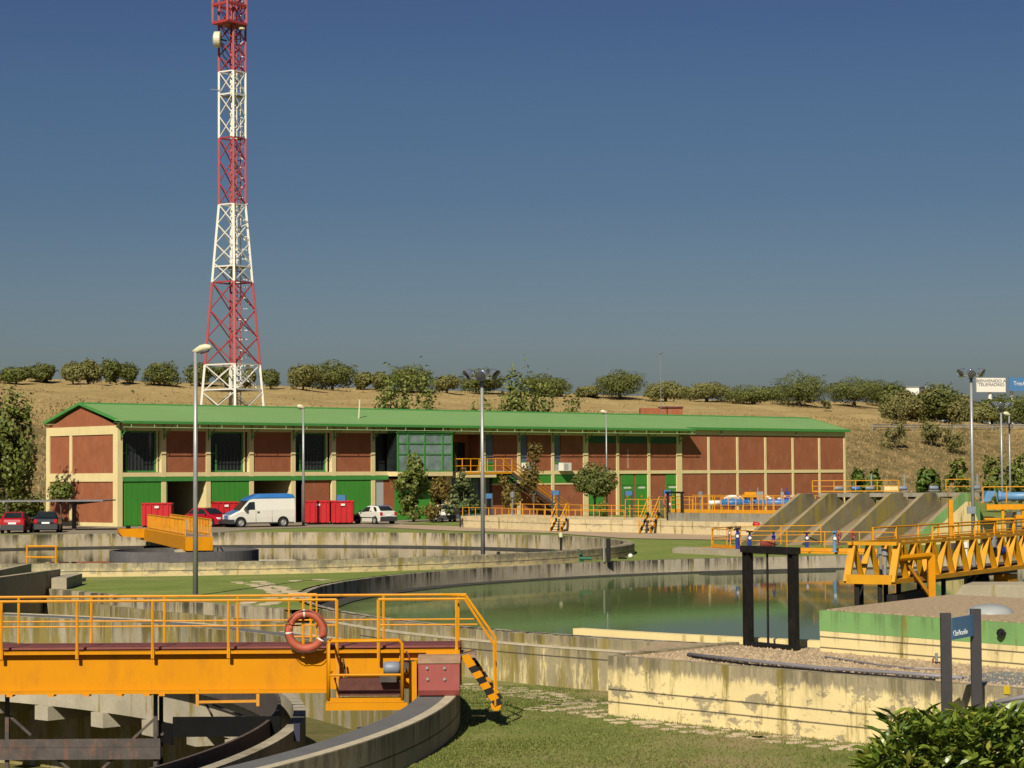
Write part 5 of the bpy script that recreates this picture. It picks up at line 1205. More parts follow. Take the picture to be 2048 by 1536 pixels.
lo(606, 660, 0, 3.45, 'brick', 'brick_panel'); lo(752, 768, 0, 3.5, 'shutter', 'shutter'); lo(768, 790, 0, 3.5, 'brick', 'brick_panel'); lo(790, 870, 0, 3.4, 'gdoor', 'sliding_door')
lo(898, 905, 0, 3.6, 'shutter', 'shutter'); lo(905, 985, 0, 3.7, 'strip', 'glazed_front', .3)
m = MB()
for px_ in (905, 928, 950, 972): m.box((lx(px_) - .05, .22, 0), (lx(px_) + .05, .295, 3.7))
m.box((lx(905), .225, 1.2), (lx(985), .29, 1.28)); m.build('green_frame', 'fascia', bld, world=False)
for i in (9, 10, 11): part('brick_panel', 'brick', bld, ((max(i * BAY + .15, lx(986)), .07, 0), ((i + 1) * BAY - .12, .3, 2.85))); part('green_panel', 'gdoor', bld, ((max(i * BAY + .15, lx(986)), .05, 3.02), ((i + 1) * BAY - .12, .25, 3.78))); part('panel_sill', 'cream', bld, ((max(i * BAY + .15, lx(986)), .02, 2.86), ((i + 1) * BAY - .12, .28, 3.0)))
lo(1173, 1236, 0, 3.82, 'brick', 'brick_panel', .12); lo(1240, 1298, 0, 3.82, 'brick', 'brick_panel', .12); lo(1302, 1358, 0, 3.82, 'brick', 'brick_panel', .12)
for a, b_ in ((1180, 1209), (1243, 1267), (1272, 1295), (1333, 1356)):
    d_ = lo(a, b_, .1, 3.78 if a > 1200 else 3.3, 'gdoor', 'steel_door', .08); x0, x1 = lx(a), lx(b_)
    part('door_rail', 'gdark', d_, ((x0, .07, 2.72), (x1, .078, 2.76)))
    if a > 1200:
        m = MB(); k = x0 + (x1 - x0) * .22; rs = random.Random(a)
        while k < x0 + (x1 - x0) * .8: w_ = rs.uniform(.06, .12); m.box((k, .066, 2.42), (k + w_, .076, 2.56 + rs.uniform(0, .05))); k += w_ + .03
        m.build('lettering', 'white', d_, world=False)
        xm = (x0 + x1) / 2; m = MB(); m.extrude([(xm - .14, .07, 1.62), (xm + .14, .07, 1.62), (xm, .07, 1.88)], (0, .006, 0)); m.build('warning_sign', 'yellow', d_, world=False)
part('stain_strip', M('limewash_streak', (.34, .20, .15), .9, .2, 1), bld, ((13 * BAY + 1.3, .052, 4.3), (13 * BAY + 1.5, .058, 6.1)))
# roof and awning
m = MB(); E0, E1 = -.3, BW + .1
m.extrude([(-.2, E0, 8.02), (-.2, BW / 2, 9.42), (-.2, BW / 2, 9.52), (-.2, E0, 8.14)], (BL + .6, 0, 0)); recalc(m.build('roof', 'roof', bld, world=False))
m = MB(); m.extrude([(-.2, E1, 8.02), (-.2, BW / 2 + .001, 9.42), (-.2, BW / 2 + .001, 9.52), (-.2, E1, 8.14)], (BL + .6, 0, 0)); recalc(m.build('roof', 'roof', bld, world=False))
m = MB()
m.extrude([(-.45, BW / 2 - .25, 9.46), (-.45, BW / 2, 9.54), (-.45, BW / 2 + .25, 9.46), (-.45, BW / 2 + .25, 9.5), (-.45, BW / 2, 9.585), (-.45, BW / 2 - .25, 9.5)], (BL + .85, 0, 0)); m.v = [(max(v[0], -.2), v[1], v[2]) for v in m.v]; m.build('ridge_cap', 'fascia', bld, world=False)
for xx in (-.24, BL + .40):
    m = MB()
    for (y0_, za), (y1_, zb) in (((E0, 8.05), (BW / 2, 9.47)), ((E1, 8.05), (BW / 2, 9.47))): m.extrude([(xx, y0_, za - .1), (xx, y1_, zb - .1), (xx, y1_, zb + .1), (xx, y0_, za + .12)], (.08, 0, 0))
    recalc(m.build('rake_trim', 'fascia', bld, world=False))
aw = lx(1363) + .4
m = MB(); m.extrude([(-.45, E0 - .005, 8.06), (-.45, -1.42, 7.93), (-.45, -1.42, 7.99), (-.45, E0 - .005, 8.14)], (aw + .45, 0, 0)); recalc(m.build('awning', 'roof', bld, world=False))
part('awning_fascia', 'fascia', bld, ((-.45, -1.47, 7.80), (aw, -1.425, 8.0)))
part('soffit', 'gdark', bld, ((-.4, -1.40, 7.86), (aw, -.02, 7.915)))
m = MB(); m.tube([(-.4, -1.42, 7.52), (aw, -1.42, 7.52)], .035, 6); k = .3
while k < aw: m.tube([(k, -1.42, 7.5), (k, -1.42, 7.82)], .025, 5); k += BAY / 2
m.build('awning_rail', M('pale_green_rail', (.25, .36, .16), .5, .1, 3), bld, world=False)
for i in range(16):
    if i == 7: continue
    x = max(.25, i * BAY); m = MB(); m.beam((x, -.03, 6.75), (x, -1.35, 7.78), .07, .07); m.beam((x, -.05, 6.6), (x, -.05, 7.8), .08, .06); m.build('awning_bracket', 'fascia', bld, world=False)
part('eaves_fascia', 'fascia', bld, ((aw, E0 - .05, 7.94), (BL + .4, E0 - .003, 8.2)))
part('soffit', 'fascia', bld, ((aw, E0, 7.95), (BL + .35, -.02, 8.0)))
for x in (lx(1442), lx(1592)): m = MB(); m.tube([(x, -.08, 7.5), (x, -.1, 7.95)], .05, 6); m.build('drain_spout', 'galv_dk', bld, world=False)
def at_b(x, y, z): v = BO + BU * x + BV * y; return Vector((v.x, v.y, z))
# things fixed to the building
for i, (a, z_, lab) in enumerate(((1124, 4.75, 'pale air conditioner under the narrow window nearest the round tree'), (1050, 4.75, 'pale air conditioner under the middle narrow window, behind the brown tree'))):
    x = lx(a); o_ = at_b(x, -.35, z_ - .35); t = thing('air_conditioner', lab, 'air conditioner', tuple(o_), BANG, 'air conditioners')
    part('casing', 'acunit', t, ((-.5, -.35, -.3), (.5, .28, .42))); part('grille', 'shutter', t, ((-.42, -.36, -.22), (.1, -.351, .34)))
t = thing('balcony_stair', 'orange-yellow railed landing with a metal stair running down the facade', 'stair', tuple(at_b(lx(900), 0, 4.0)), BANG)
w0, w1 = 0.0, lx(999) - lx(900); oX = lx(900)
part('landing', 'cream', t, ((w0, -1.6, -.45), (lx(968) - oX, -.03, -.02))); part('landing', 'blackflat', t, ((lx(968) - oX + .01, -1.6, -.2), (w1, -.03, -.02)))
part('landing_edge', 'yellow_rail', t, ((w0, -1.65, -.14), (w1, -1.605, .02)))
for z, r_ in ((1.15, .045), (.55, .035)): m = MB(); m.tube([(w0, -.1, z), (w0, -1.6, z), (w1, -1.6, z)], r_); m.build('handrail', 'yellow_rail', t, world=False)
for k in range(7): xx = w0 + (w1 - w0) * k / 6; m = MB(); m.tube([(xx, -1.6, 0), (xx, -1.6, 1.15)], .05 if k in (4, 6) else .04); m.build('rail_post', 'yellow_rail', t, world=False)
ex = lx(1112) - oX
for yy_ in (-1.55, -.35):
    m = MB(); m.beam((w1, yy_, -.1), (ex, yy_, -3.9), .08, .3, (0, 0, 1)); m.build('stringer', 'rust', t, world=False)  # blackish steel colour stands in for shade on the stair's underside
    for dz in (1.1, .75, .4): m = MB(); m.tube([(w1, yy_, dz), (ex, yy_, -3.9 + dz)], .04); m.build('handrail', 'yellow_rail', t, world=False)
m = MB()
for k in range(18): u = (k + .5) / 18; m.box((w1 + (ex - w1) * u - .16, -1.55, -.1 - 3.8 * u - .02), (w1 + (ex - w1) * u + .16, -.35, -.1 - 3.8 * u + .02))
m.build('treads', 'blackflat', t, world=False)
o_ = at_b(lx(740), 1.5, 8.4); tag(MB().tube([o_, o_ + Vector((.1, 0, 1.75))], .06, 6).build('roof_antenna', 'lampcream', loc='auto'), 'short pale antenna pole standing on the green roof', 'antenna')
hp = gd(1322, 829, 262); t = thing('brick_hut', 'small flat red brick hut on the bank behind the green roof', 'hut', (hp.x, hp.y, hp.z - 1.5))
m = MB(); a_, b_, c_ = gd(1281, 816, 262), gd(1321, 816, 262), gd(1365, 813.5, 262)
m.box((a_.x, 262, hp.z - 3), (b_.x, 265, a_.z)); m.build('wall', 'brick', t); m = MB(); m.box((b_.x + .01, 261.6, hp.z - 3), (c_.x, 265.5, c_.z - .1)); m.build('wall', 'brick', t)
m = MB(); m.box((b_.x - .1, 261.4, c_.z - .09), (c_.x + .1, 265.7, c_.z + .05)); m.build('roof', 'maroon', t)
p = gd(1322, 818, 258); tp_ = gd(1321, 708, 258); t = thing('camera_mast', 'very thin tall mast with a small head behind the roof, above the brick hut', 'mast', (p.x, p.y, p.z - 2))
MB().tube([(p.x, p.y, p.z - 2), tp_], .05, 6).build('pole', 'galv_dk', t); m = MB(); m.lathe([(0, 0), (.2, .05), (.22, .2), (0, .25)], tp_, 10); m.build('mast_head', 'galv_dk', t)

# ------------------------------------------------------------------ lattice tower
TWY = 216.0; tc_ = gd(465, 815, TWY); zb0 = hill_z(tc_.x, TWY) - .3
SECT = [(145, -14, 'red_steel'), (277, 145, 'white_steel'), (410, 277, 'red_steel'), (565, 410, 'white_steel'), (730, 565, 'red_steel'), (840, 730, 'white_steel')]
def zpx(y): return gd(465, y, TWY).z
zt410, z815 = zpx(410), zpx(815)
def half(z):
    rb, rt = 62.4 * TWY / FPX, 26.6 * TWY / FPX
    return rt if z >= zt410 else rt + (rb - rt) * (zt410 - z) / (zt410 - z815)
twx = tc_.x
def cor_(z, k): a = R(180 + 12 + 90 * k); r_ = half(z); return Vector((twx + r_ * math.cos(a), TWY + r_ * math.sin(a), z))
t = thing('lattice_tower', 'tall red and white steel lattice telecom tower behind the building', 'tower', (twx, TWY, zb0))
levels = []
for y1, y0, mm in SECT:
    za, zb = (zpx(y1), zpx(y0)); za = max(za, zb0) if y1 > 800 else za
    n_ = {840: 2, 730: 3, 565: 4, 410: 3, 277: 3, 145: 5}[y1]
    levels.append((za, zb, mm, n_))
for k in range(4):
    m = MB()
    for za, zb, mm, n_ in levels:
        m.mat(0 if mm == 'white_steel' else 1); m.beam(cor_(za, k), cor_(zb, k), .22 if zb < zt410 + 1 else .2, .22 if zb < zt410 + 1 else .2)
    m.build('tower_leg', ['white_steel', 'red_steel'], t)
    m = MB()
    for za, zb, mm, n_ in levels:
        m.mat(0 if mm == 'white_steel' else 1); wd_ = .085 if zb < zt410 + 1 else .075
        for i in range(n_):
            z_0, z_1 = za + (zb - za) * i / n_, za + (zb - za) * (i + 1) / n_
            m.beam(cor_(z_0, k), cor_(z_1, k + 1), wd_, wd_); m.beam(cor_(z_0, k + 1), cor_(z_1, k), wd_, wd_)
        m.beam(cor_(zb, k), cor_(zb, k + 1), .13, .13)
    for y_ in (534, 780, 190): z = zpx(y_); m.mat(0); m.beam(cor_(z, k), cor_(z, k + 1), .12, .14)
    m.build('bracing', ['white_steel', 'red_steel'], t)
m = MB()
for za, zb, mm, n_ in levels:
    m.mat(0 if mm == 'white_steel' else 1)
    for o_ in (-.35, .15, .5): m.beam((twx + o_ + .3, TWY + .2 * o_, za), (twx + o_ + .3, TWY + .2 * o_, zb), .1, .1)
    z = za
    while z < zb: m.beam((twx - .05, TWY, z), (twx + .8, TWY, z), .07, .07); z += .55
m.build('ladder', ['white_steel', 'red_steel'], t)
m = MB(); rs = random.Random(4)
for k in range(46): z = zb0 + (zpx(0) - zb0) * (k + .5) / 46; a = rs.choice((0, 1)); m.beam((twx + .6, TWY + .1, z), (twx + (1.1 if z > zt410 else 1.5), TWY - .3 + rs.random() * .5, z + rs.uniform(-.3, .4)), .07, .07)
m.build('cable_brackets', 'white_steel', t)
for y_, r_ in ((534, .9), (781, .95), (193, .9)):
    z = zpx(y_); m = MB(); c0 = [cor_(z, k) for k in range(4)]; cc = Vector((twx, TWY, z)); m.prism([tuple((cc + (p - cc) * .9).xy) for p in c0], z - .06, z); m.build('rest_platform', 'galv_dk', t)
# head platform, dish and antennas
z1, z2_ = zpx(50), zpx(14)
hp_ = [Vector((X_at(428, TWY), TWY - 1.0, 0)), Vector((X_at(461, TWY), TWY - 2.4, 0)), Vector((X_at(494, TWY), TWY - .3, 0)), Vector((X_at(462, TWY), TWY + 1.6, 0))]
for z in (z1, z2_):
    m = MB()
    for i in range(4): m.beam(Vector((hp_[i].x, hp_[i].y, z)), Vector((hp_[(i + 1) % 4].x, hp_[(i + 1) % 4].y, z)), .18, .26)
    m.build('head_frame', 'red_steel', t)
m = MB(); m.prism([tuple(p.xy) for p in hp_], z1 - .16, z1 - .1); m.build('head_floor', 'red_steel', t)
for p in hp_: m = MB(); m.beam(Vector((p.x, p.y, z1)), Vector((p.x, p.y, z2_ + 1.6)), .2, .2); m.build('panel_mast', 'red_steel', t)
dc = gd(431, 79, TWY - 1.2); m = MB(); m.lathe([(0, -.22), (.55, -.2), (.78, -.08), (.80, .45), (.72, .52), (0, .52)], dc, 22, 'X')
dish = m.build('dish_antenna', 'lampcream', t, smooth=False)
dish.rotation_euler = (0, 0, 0)
m = MB(); m.tube([dc + Vector((.5, 0, 0)), dc + Vector((1.0, .6, 0))], .08, 6); m.tube([dc + Vector((.6, 0, -.6)), dc + Vector((.75, .1, -1.6)), dc + Vector((1.7, .8, -2.6))], .05, 6); m.build('dish_mount', 'black', dish)
p = gd(484, 58, TWY - .8); m = MB(); m.lathe([(0, -.1), (.3, -.05), (.32, .12), (0, .2)], p, 12); m.build('small_antenna', 'lampcream', t)
p = gd(432, 179, TWY - .5); m = MB(); m.beam(gd(421, 178.5, TWY - .5), gd(441, 180, TWY - .5), .06, .06); m.build('whip_antenna', 'galv_dk', t)
# ------------------------------------------------------------------ lamps
def street_lamp(label, base, ztop, dirx, r0=.085, L_=.62, group='street lamps', head='lampcream', sc=1.0):
    t = thing('street_lamp', label, 'street lamp', tuple(base), 0, group)
    MB().tube([base, Vector((base.x, base.y, ztop))], r0, 10, radii=[r0, r0 * .7]).build('pole', 'galv', t, smooth=True)
    MB().lathe([(r0 * 2.2, 0), (r0 * 2.2, .03), (0, .03)], base, 10).build('base_plate', 'galv_dk', t)
    dv = Vector((dirx, -.25, .22)).normalized(); p0_ = Vector((base.x, base.y, ztop)); m = MB(); pts = [p0_ - dv * .08 * sc + Vector((0, 0, .02))] + [p0_ + dv * (L_ * u) + Vector((0, 0, .06 * math.sin(math.pi * u))) for u in (.1, .35, .65, .9)] + [p0_ + dv * L_]
    m.tube(pts, .1, 10, radii=[.04 * sc, .085 * sc, .105 * sc, .10 * sc, .075 * sc, .02]); m.build('lamp_head', head, t, smooth=True)
    m = MB(); m.tube([p0_ + dv * L_ * .3 - Vector((0, 0, .06 * sc)), p0_ + dv * L_ * .8 - Vector((0, 0, .04 * sc))], .06 * sc, 8); m.build('lamp_glass', 'lens', t, smooth=True)
    return t
p = gz(391, 1191, 0); street_lamp('tall street lamp on the lawn in front of the far left basin', p, gd(388, 703, p.y).z, 1, .085, .56, sc=1.1)
p = gz(607, 1051, .02); street_lamp('street lamp standing between the van and the red skips', p, gd(603, 816, p.y).z, -.8, .11, .5, sc=1.6)
p = Vector((X_at(1212, 184), 184, .0)); street_lamp('street lamp whose pale head shows against the roof above the round tree', p, gd(1210, 826, 184).z, -.9, .075, .5, sc=1.5)
p = Vector((X_at(2018, 158), 158, .0)); street_lamp('street lamp at the right edge in front of the clipped trees', p, gd(2016, 830, 158).z, -.9, .085, .45, sc=1.35)
def flood(label, base, ztop, r0=.09, sp=.62, sc=1.0, seed=1):
    t = thing('floodlight_mast', label, 'floodlight mast', tuple(base), 0, 'floodlight masts'); rs = random.Random(seed)
    MB().tube([base, Vector((base.x, base.y, ztop))], r0, 10, radii=[r0, r0 * .7]).build('pole', 'galv', t, smooth=True)
    MB().lathe([(r0 * 2.4, 0), (r0 * 2.4, .03), (0, .03)], base, 10).build('base_plate', 'galv_dk', t)
    c0 = Vector((base.x, base.y, ztop)); m = MB()
    m.tube([c0 + Vector((sp * math.cos(a), sp * .7 * math.sin(a), 0)) for a in np.linspace(0, 6.283, 12, endpoint=False)], .03, 6, closed=True)
    m.beam(c0 + Vector((-sp, 0, 0)), c0 + Vector((sp, 0, 0)), .05, .06); m.tube([c0 - Vector((0, 0, .15)), c0 + Vector((0, 0, .05))], r0 * 1.1); m.build('crown_frame', 'galv_dk', t)
    for k in range(6):
        a = R(60 * k + 25); q = c0 + Vector((sp * 1.05 * math.cos(a), sp * .75 * math.sin(a), .14 + .08 * (k % 2)))
        axd = Vector((math.cos(a), math.sin(a), -.75)).normalized(); rot = axd.to_track_quat('Z', 'Y').to_matrix()
        def L(prof, nm, mm, par=t):
            mm_ = MB(); mm_.lathe(prof, n=14); mm_.v = [tuple(rot @ Vector(v) + q) for v in mm_.v]; return mm_.build(nm, mm, par, smooth=True)
        fl = L([(0, -.2 * sc), (.09 * sc, -.17 * sc), (.16 * sc, -.03 * sc), (.2 * sc, .1 * sc), (.205 * sc, .12 * sc)], 'floodlight', 'chrome')
        L([(.2 * sc, .115 * sc), (.1 * sc, .13 * sc), (0, .135 * sc)], 'lamp_glass', 'lens', fl)
    return t
p = gz(966, 1131, 0); flood('tall floodlight mast in the middle, rising behind the green basin', p, gd(965, 757, p.y).z, .095, .58, 1.05, 1)
p = Vector((X_at(1943, 109), 109, 0)); fm = flood('tall floodlight mast before the cream and green end wall at the right', p, gd(1941, 752, 109).z, .10, .52, 1.0, 2)
q = gd(1943, 1020, 108.8); m = MB(); m.box((q.x - .2, 108.75, q.z - .18), (q.x + .2, 108.88, q.z + .18)); tag(m.build('switch_box', 'motor', loc='auto'), 'blue switch box fixed to the right floodlight mast', 'switch box')
p = Vector((X_at(2002, 156), 156, 0)); flood('farther and smaller-looking floodlight mast near the right edge', p, gd(2000, 815, 156).z, .10, .55, 1.1, 3)
# ------------------------------------------------------------------ small blue signs
def small_sign(label, xa_, xb_, yt, yb, base_y, Y=None, z=0.0, txt=False):
    a_ = gz(xa_, base_y, z) if Y is None else gd(xa_, base_y, Y); b_ = gd(xb_, base_y, a_.y + .15)
    t = thing('signboard', label, 'sign', (a_.x, a_.y, a_.z), 0, 'small blue signs')
    zt_ = gd(xa_, yt, a_.y).z; zp = gd(xa_, yb, a_.y).z
    for q in (a_, b_): m = MB(); m.box((q.x - .07, q.y - .07, a_.z - .4), (q.x + .07, q.y + .07, zt_)); m.build('post', 'sign_post', t)
    m = MB(); m.beam(Vector((a_.x, a_.y - .08, (zt_ + zp) / 2)), Vector((b_.x, b_.y - .08, (zt_ + zp) / 2)), .04, (zt_ - zp)); m.build('sign_panel', 'sign_blue', t)
small_sign('blue signboard in front of the red skips', 674, 691, 990, 1002, 1049)
small_sign('blue signboard beside the middle floodlight mast, before the stair landing', 972, 984, 987, 997, 1038, 160, 0)
small_sign('blue signboard above the small striped stair', 1105, 1118, 981, 990, 1040, 152)
small_sign('blue signboard in front of the left green doors', 1251, 1264, 982, 991, 1030, 149)
small_sign('blue signboard by the right green door, behind the small sluice frame', 1328, 1342, 980, 990, 1030, 152)
p = Vector((X_at(919, 157), 157, 0)); t = thing('round_mirror', 'black round-headed post at the left end of the cream platform', 'mirror', tuple(p))
MB().box((p.x - .05, p.y - .05, 0), (p.x + .05, p.y + .05, 1.1)).build('post', 'black', t); q = gd(914, 1022, 156.8); MB().lathe([(0, -.08), (.22, -.06), (.24, 0), (0, .06)], q, 16, 'Y').build('mirror_head', 'black', t)
for px_, Y, lab in ((1025, 158, 'small grey lamp post in front of the brown tree'), (1401, 150, 'small grey lamp post behind the left end of the orange fence')):
    p = gd(px_, 1036, Y); t = thing('bollard_light', lab, 'lamp', tuple(p), 0, 'small lamp posts'); q = gd(px_, 988, Y)
    MB().tube([p, q], .05, 6).build('pole', 'galv_dk', t); MB().lathe([(0, -.3), (.16, -.25), (.2, .1), (0, .2)], q, 10).build('lamp_head', 'galv_dk', t)
# ------------------------------------------------------------------ vehicles
def loft(st, close=True):
    m = MB(); k = len(st); n_ = 8
    for x, zb, zs, zt_, wb, ws, wt in st:
        m.v += [(x, -wb, zb), (x, -ws, (zb + zs) * .5), (x, -ws, zs), (x, -wt, zt_), (x, wt, zt_), (x, ws, zs), (x, ws, (zb + zs) * .5), (x, wb, zb)]
    for i in range(k - 1):
        for j in range(n_): m.f.append((i * n_ + j, i * n_ + (j + 1) % n_, (i + 1) * n_ + (j + 1) % n_, (i + 1) * n_ + j))
    m.f.append(tuple(range(n_))); m.f.append(tuple((k - 1) * n_ + j for j in reversed(range(n_)))); m.mi = [0] * len(m.f); return m
def wheel(par, x, y, r_, wd, sgn):
    m = MB(); m.lathe([(r_ * .62, -wd / 2), (r_ * .95, -wd / 2), (r_, -wd * .3), (r_, wd * .3), (r_ * .95, wd / 2), (r_ * .62, wd / 2)], (x, y, r_), 20, 'Y'); w_ = m.build('wheel', 'tyre', par, world=False)
    m = MB(); m.lathe([(0, sgn * (wd / 2 - .015)), (r_ * .2, sgn * (wd / 2 + .0)), (r_ * .45, sgn * (wd / 2 - .03)), (r_ * .64, sgn * (wd / 2 - .005)), (r_ * .64, 0)], (x, y, r_), 16, 'Y'); m.build('rim', 'rim', w_, world=False)
def arch(par, x, y, r_, zc=.3):
    m = MB(); m.lathe([(0, -.035), (r_, -.035), (r_, .03), (0, .03)], (x, y, zc), 20, 'Y'); m.build('wheel_arch', 'blackflat', par, world=False)
def side_win(par, pts, y0, y1, z0_, z1_, mat='carglass'):
    """pts (x,z) polygon on the slanting side between belt (z0,y0) and roof (z1,y1)"""
    for s in (-1, 1):
        m = MB(); q = []
        for x, z in pts: k = (z - z0_) / (z1_ - z0_); q.append((x, s * (y0 + (y1 - y0) * k + .012), z))
        m.extrude(q, (0, -s * .02, 0)); m.build('side_window', mat, par, world=False)
def hatchback(label, loc, rz, paint, roofp=None, group='parked cars', tint=None):
    t = thing('parked_car', label, 'car', tuple(loc), rz, group)
    st = [(1.92, .30, .50, .56, .62, .66, .60), (1.86, .22, .60, .68, .74, .78, .68), (1.45, .20, .74, .82, .80, .82, .70), (.82, .20, .86, .93, .81, .83, .72), (.05, .20, .90, 1.37, .81, .83, .60), (-.35, .20, .91, 1.43, .81, .83, .60), (-1.2, .20, .93, 1.39, .81, .83, .58), (-1.72, .22, .93, .99, .80, .82, .66), (-1.86, .26, .84, .92, .76, .80, .70), (-1.90, .34, .60, .74, .70, .74, .68)]
    body = loft(st).build('body', paint, t, smooth=False, world=False)
    side_win(t, [(.62, .95), (.12, 1.30), (-.42, 1.34), (-.42, .96)], .83, .60, .90, 1.40); side_win(t, [(-.50, .96), (-.50, 1.34), (-1.12, 1.30), (-1.45, 1.02), (-1.42, .97)], .83, .59, .90, 1.40)
    m = MB(); m.extrude([(.79, -.62, .975), (.79, .62, .975), (.12, .54, 1.36), (.12, -.54, 1.36)], (.015, 0, .015)); m.build('windscreen', 'carglass', t, world=False)
    m = MB(); m.extrude([(-1.26, -.52, 1.36), (-1.26, .52, 1.36), (-1.69, .6, 1.03), (-1.69, -.6, 1.03)], (-.015, 0, .015)); m.build('rear_window', 'carglass', t, world=False)
    if roofp: m = MB(); m.extrude([(.02, -.57, 1.375), (-.36, -.57, 1.435), (-1.22, -.55, 1.39), (-1.22, .55, 1.39), (-.36, .57, 1.435), (.02, .57, 1.375)], (0, 0, .012)); m.build('roof_panel', roofp, t, world=False)
    part('front_bumper', 'plastic', t, ((1.80, -.74, .22), (1.96, .74, .46))); part('rear_bumper', 'plastic', t, ((-1.97, -.76, .24), (-1.80, .76, .58)))
    for s in (-1, 1):
        part('headlight', 'lamp_clear', t, ((1.70, s * .62 - .14, .58), (1.90, s * .62 + .14, .72))); part('tail_lamp', 'lamp_red', t, ((-1.91, s * .66 - .1, .66), (-1.76, s * .66 + .12, .92)))
        part('side_trim', 'plastic', t, ((-1.1, s * .835 - .012, .48), (1.0, s * .835 + .012, .54))); part('door_mirror', 'plastic', t, ((.55, s * .92 - .07, .93), (.66, s * .92 + .07, 1.05)))
        for x in (1.18, -1.22): wheel(t, x, s * .765, .29, .2, s); arch(t, x, s * .80, .36)
    part('number_plate', 'plate', t, ((-1.925, -.26, .62), (-1.90, .26, .73)))
    return t
VX = lambda px_, Y: X_at(px_, Y)
Y0 = 171.0; hatchback('white hatchback with a blue roof parked in front of the green sliding door', (VX(748, Y0), Y0, .02), R(128), 'car_white', 'van_blue')
Y0 = 164.5; hatchback('red hatchback half hidden behind the street lamp and yellow bridge', (VX(418, Y0), Y0, .02), R(-42), 'car_red')
Y0 = 149.6; hatchback('red car parked under the carport at the left edge, seen from behind', (VX(34, Y0), Y0, .02), R(93), 'car_red')
Y0 = 150.6; hatchback('dark car parked under the carport beside the red one', (VX(96, Y0), Y0, .02), R(97), 'car_dark')
Y0 = 176.0; hatchback('white car mostly hidden behind the columnar tree by the entrance', (VX(884, Y0), Y0, .02), R(100), 'car_white')
def van(label, loc, rz):
    t = thing('delivery_van', label, 'van', tuple(loc), rz)
    st = [(2.52, .34, .62, .74, .80, .86, .78), (2.46, .28, .78, .90, .90, .96, .84), (2.05, .26, .98, 1.10, .95, .99, .86), (1.72, .26, 1.14, 1.24, .96, 1.0, .86), (.98, .26, 1.22, 2.02, .96, 1.0, .82), (.75, .26, 1.25, 2.10, .96, 1.0, .84), (-2.45, .28, 1.28, 2.10, .96, 1.0, .86), (-2.52, .32, 1.28, 2.06, .95, .98, .84)]
    loft(st).build('body', 'car_white', t, world=False)
    r_ = [(1.20, 1.92, 1.94, 1.98, .78, .80, .70), (.95, 2.02, 2.08, 2.14, .83, .84, .74), (.2, 2.08, 2.2, 2.44, .85, .86, .70), (-2.0, 2.08, 2.2, 2.46, .86, .87, .70), (-2.40, 2.08, 2.16, 2.38, .86, .87, .72), (-2.52, 2.06, 2.1, 2.2, .84, .86, .76)]
    loft(r_).build('high_roof', 'van_blue', t, world=False)
    m = MB(); m.extrude([(1.74, -.78, 1.27), (1.74, .78, 1.27), (1.04, .74, 2.0), (1.04, -.74, 2.0)], (.02, 0, .02)); m.build('windscreen', 'carglass', t, world=False)
    m = MB(); m.extrude([(2.44, -.76, .935), (2.06, -.80, 1.115), (1.76, -.8, 1.24), (1.76, .8, 1.24), (2.06, .80, 1.115), (2.44, .76, .935)], (.01, 0, .018)); m.build('bonnet', 'van_blue', t, world=False)
    part('grille', 'van_blue', t, ((2.45, -.42, .60), (2.545, .42, .88))); part('front_bumper', 'plastic', t, ((2.2, -1.0, .26), (2.60, 1.0, .58)))
    side_win(t, [(1.52, 1.28), (1.02, 1.84), (.62, 1.86), (.62, 1.28)], 1.0, .84, 1.24, 2.1)
    for s in (-1, 1):
        part('headlight', 'lamp_clear', t, ((2.36, s * .70 - .22, .70), (2.50, s * .70 + .2, .92)))
        part('door_mirror', 'plastic', t, ((1.28, s * 1.12 - .12, 1.2), (1.42, s * 1.12 + .1, 1.5))); part('door_handle', 'plastic', t, ((.28, s * 1.0 - .02, 1.02), (.44, s * 1.0 + .02, 1.16)))
        part('door_seam', 'plastic', t, ((.545, s * 1.0 - .012, .4), (.56, s * 1.0 + .004, 1.24))); part('door_seam', 'plastic', t, ((-.70, s * 1.0 - .012, .4), (-.685, s * 1.0 + .004, 1.26))); part('sill', 'plastic', t, ((-2.4, s * .98 - .02, .27), (2.2, s * .98 + .022, .36)))
        for x in (1.72, -1.55): wheel(t, x, s * .91, .34, .24, s); arch(t, x, s * .972, .43, .36)
        part('tail_lamp', 'lamp_red', t, ((-2.55, s * .88 - .08, .7), (-2.5, s * .88 + .08, 1.2)))
    return t
Y0 = 163.0; van('white high-roofed van with blue roof and bonnet in the yard', (VX(517, Y0), Y0, .02), R(205))
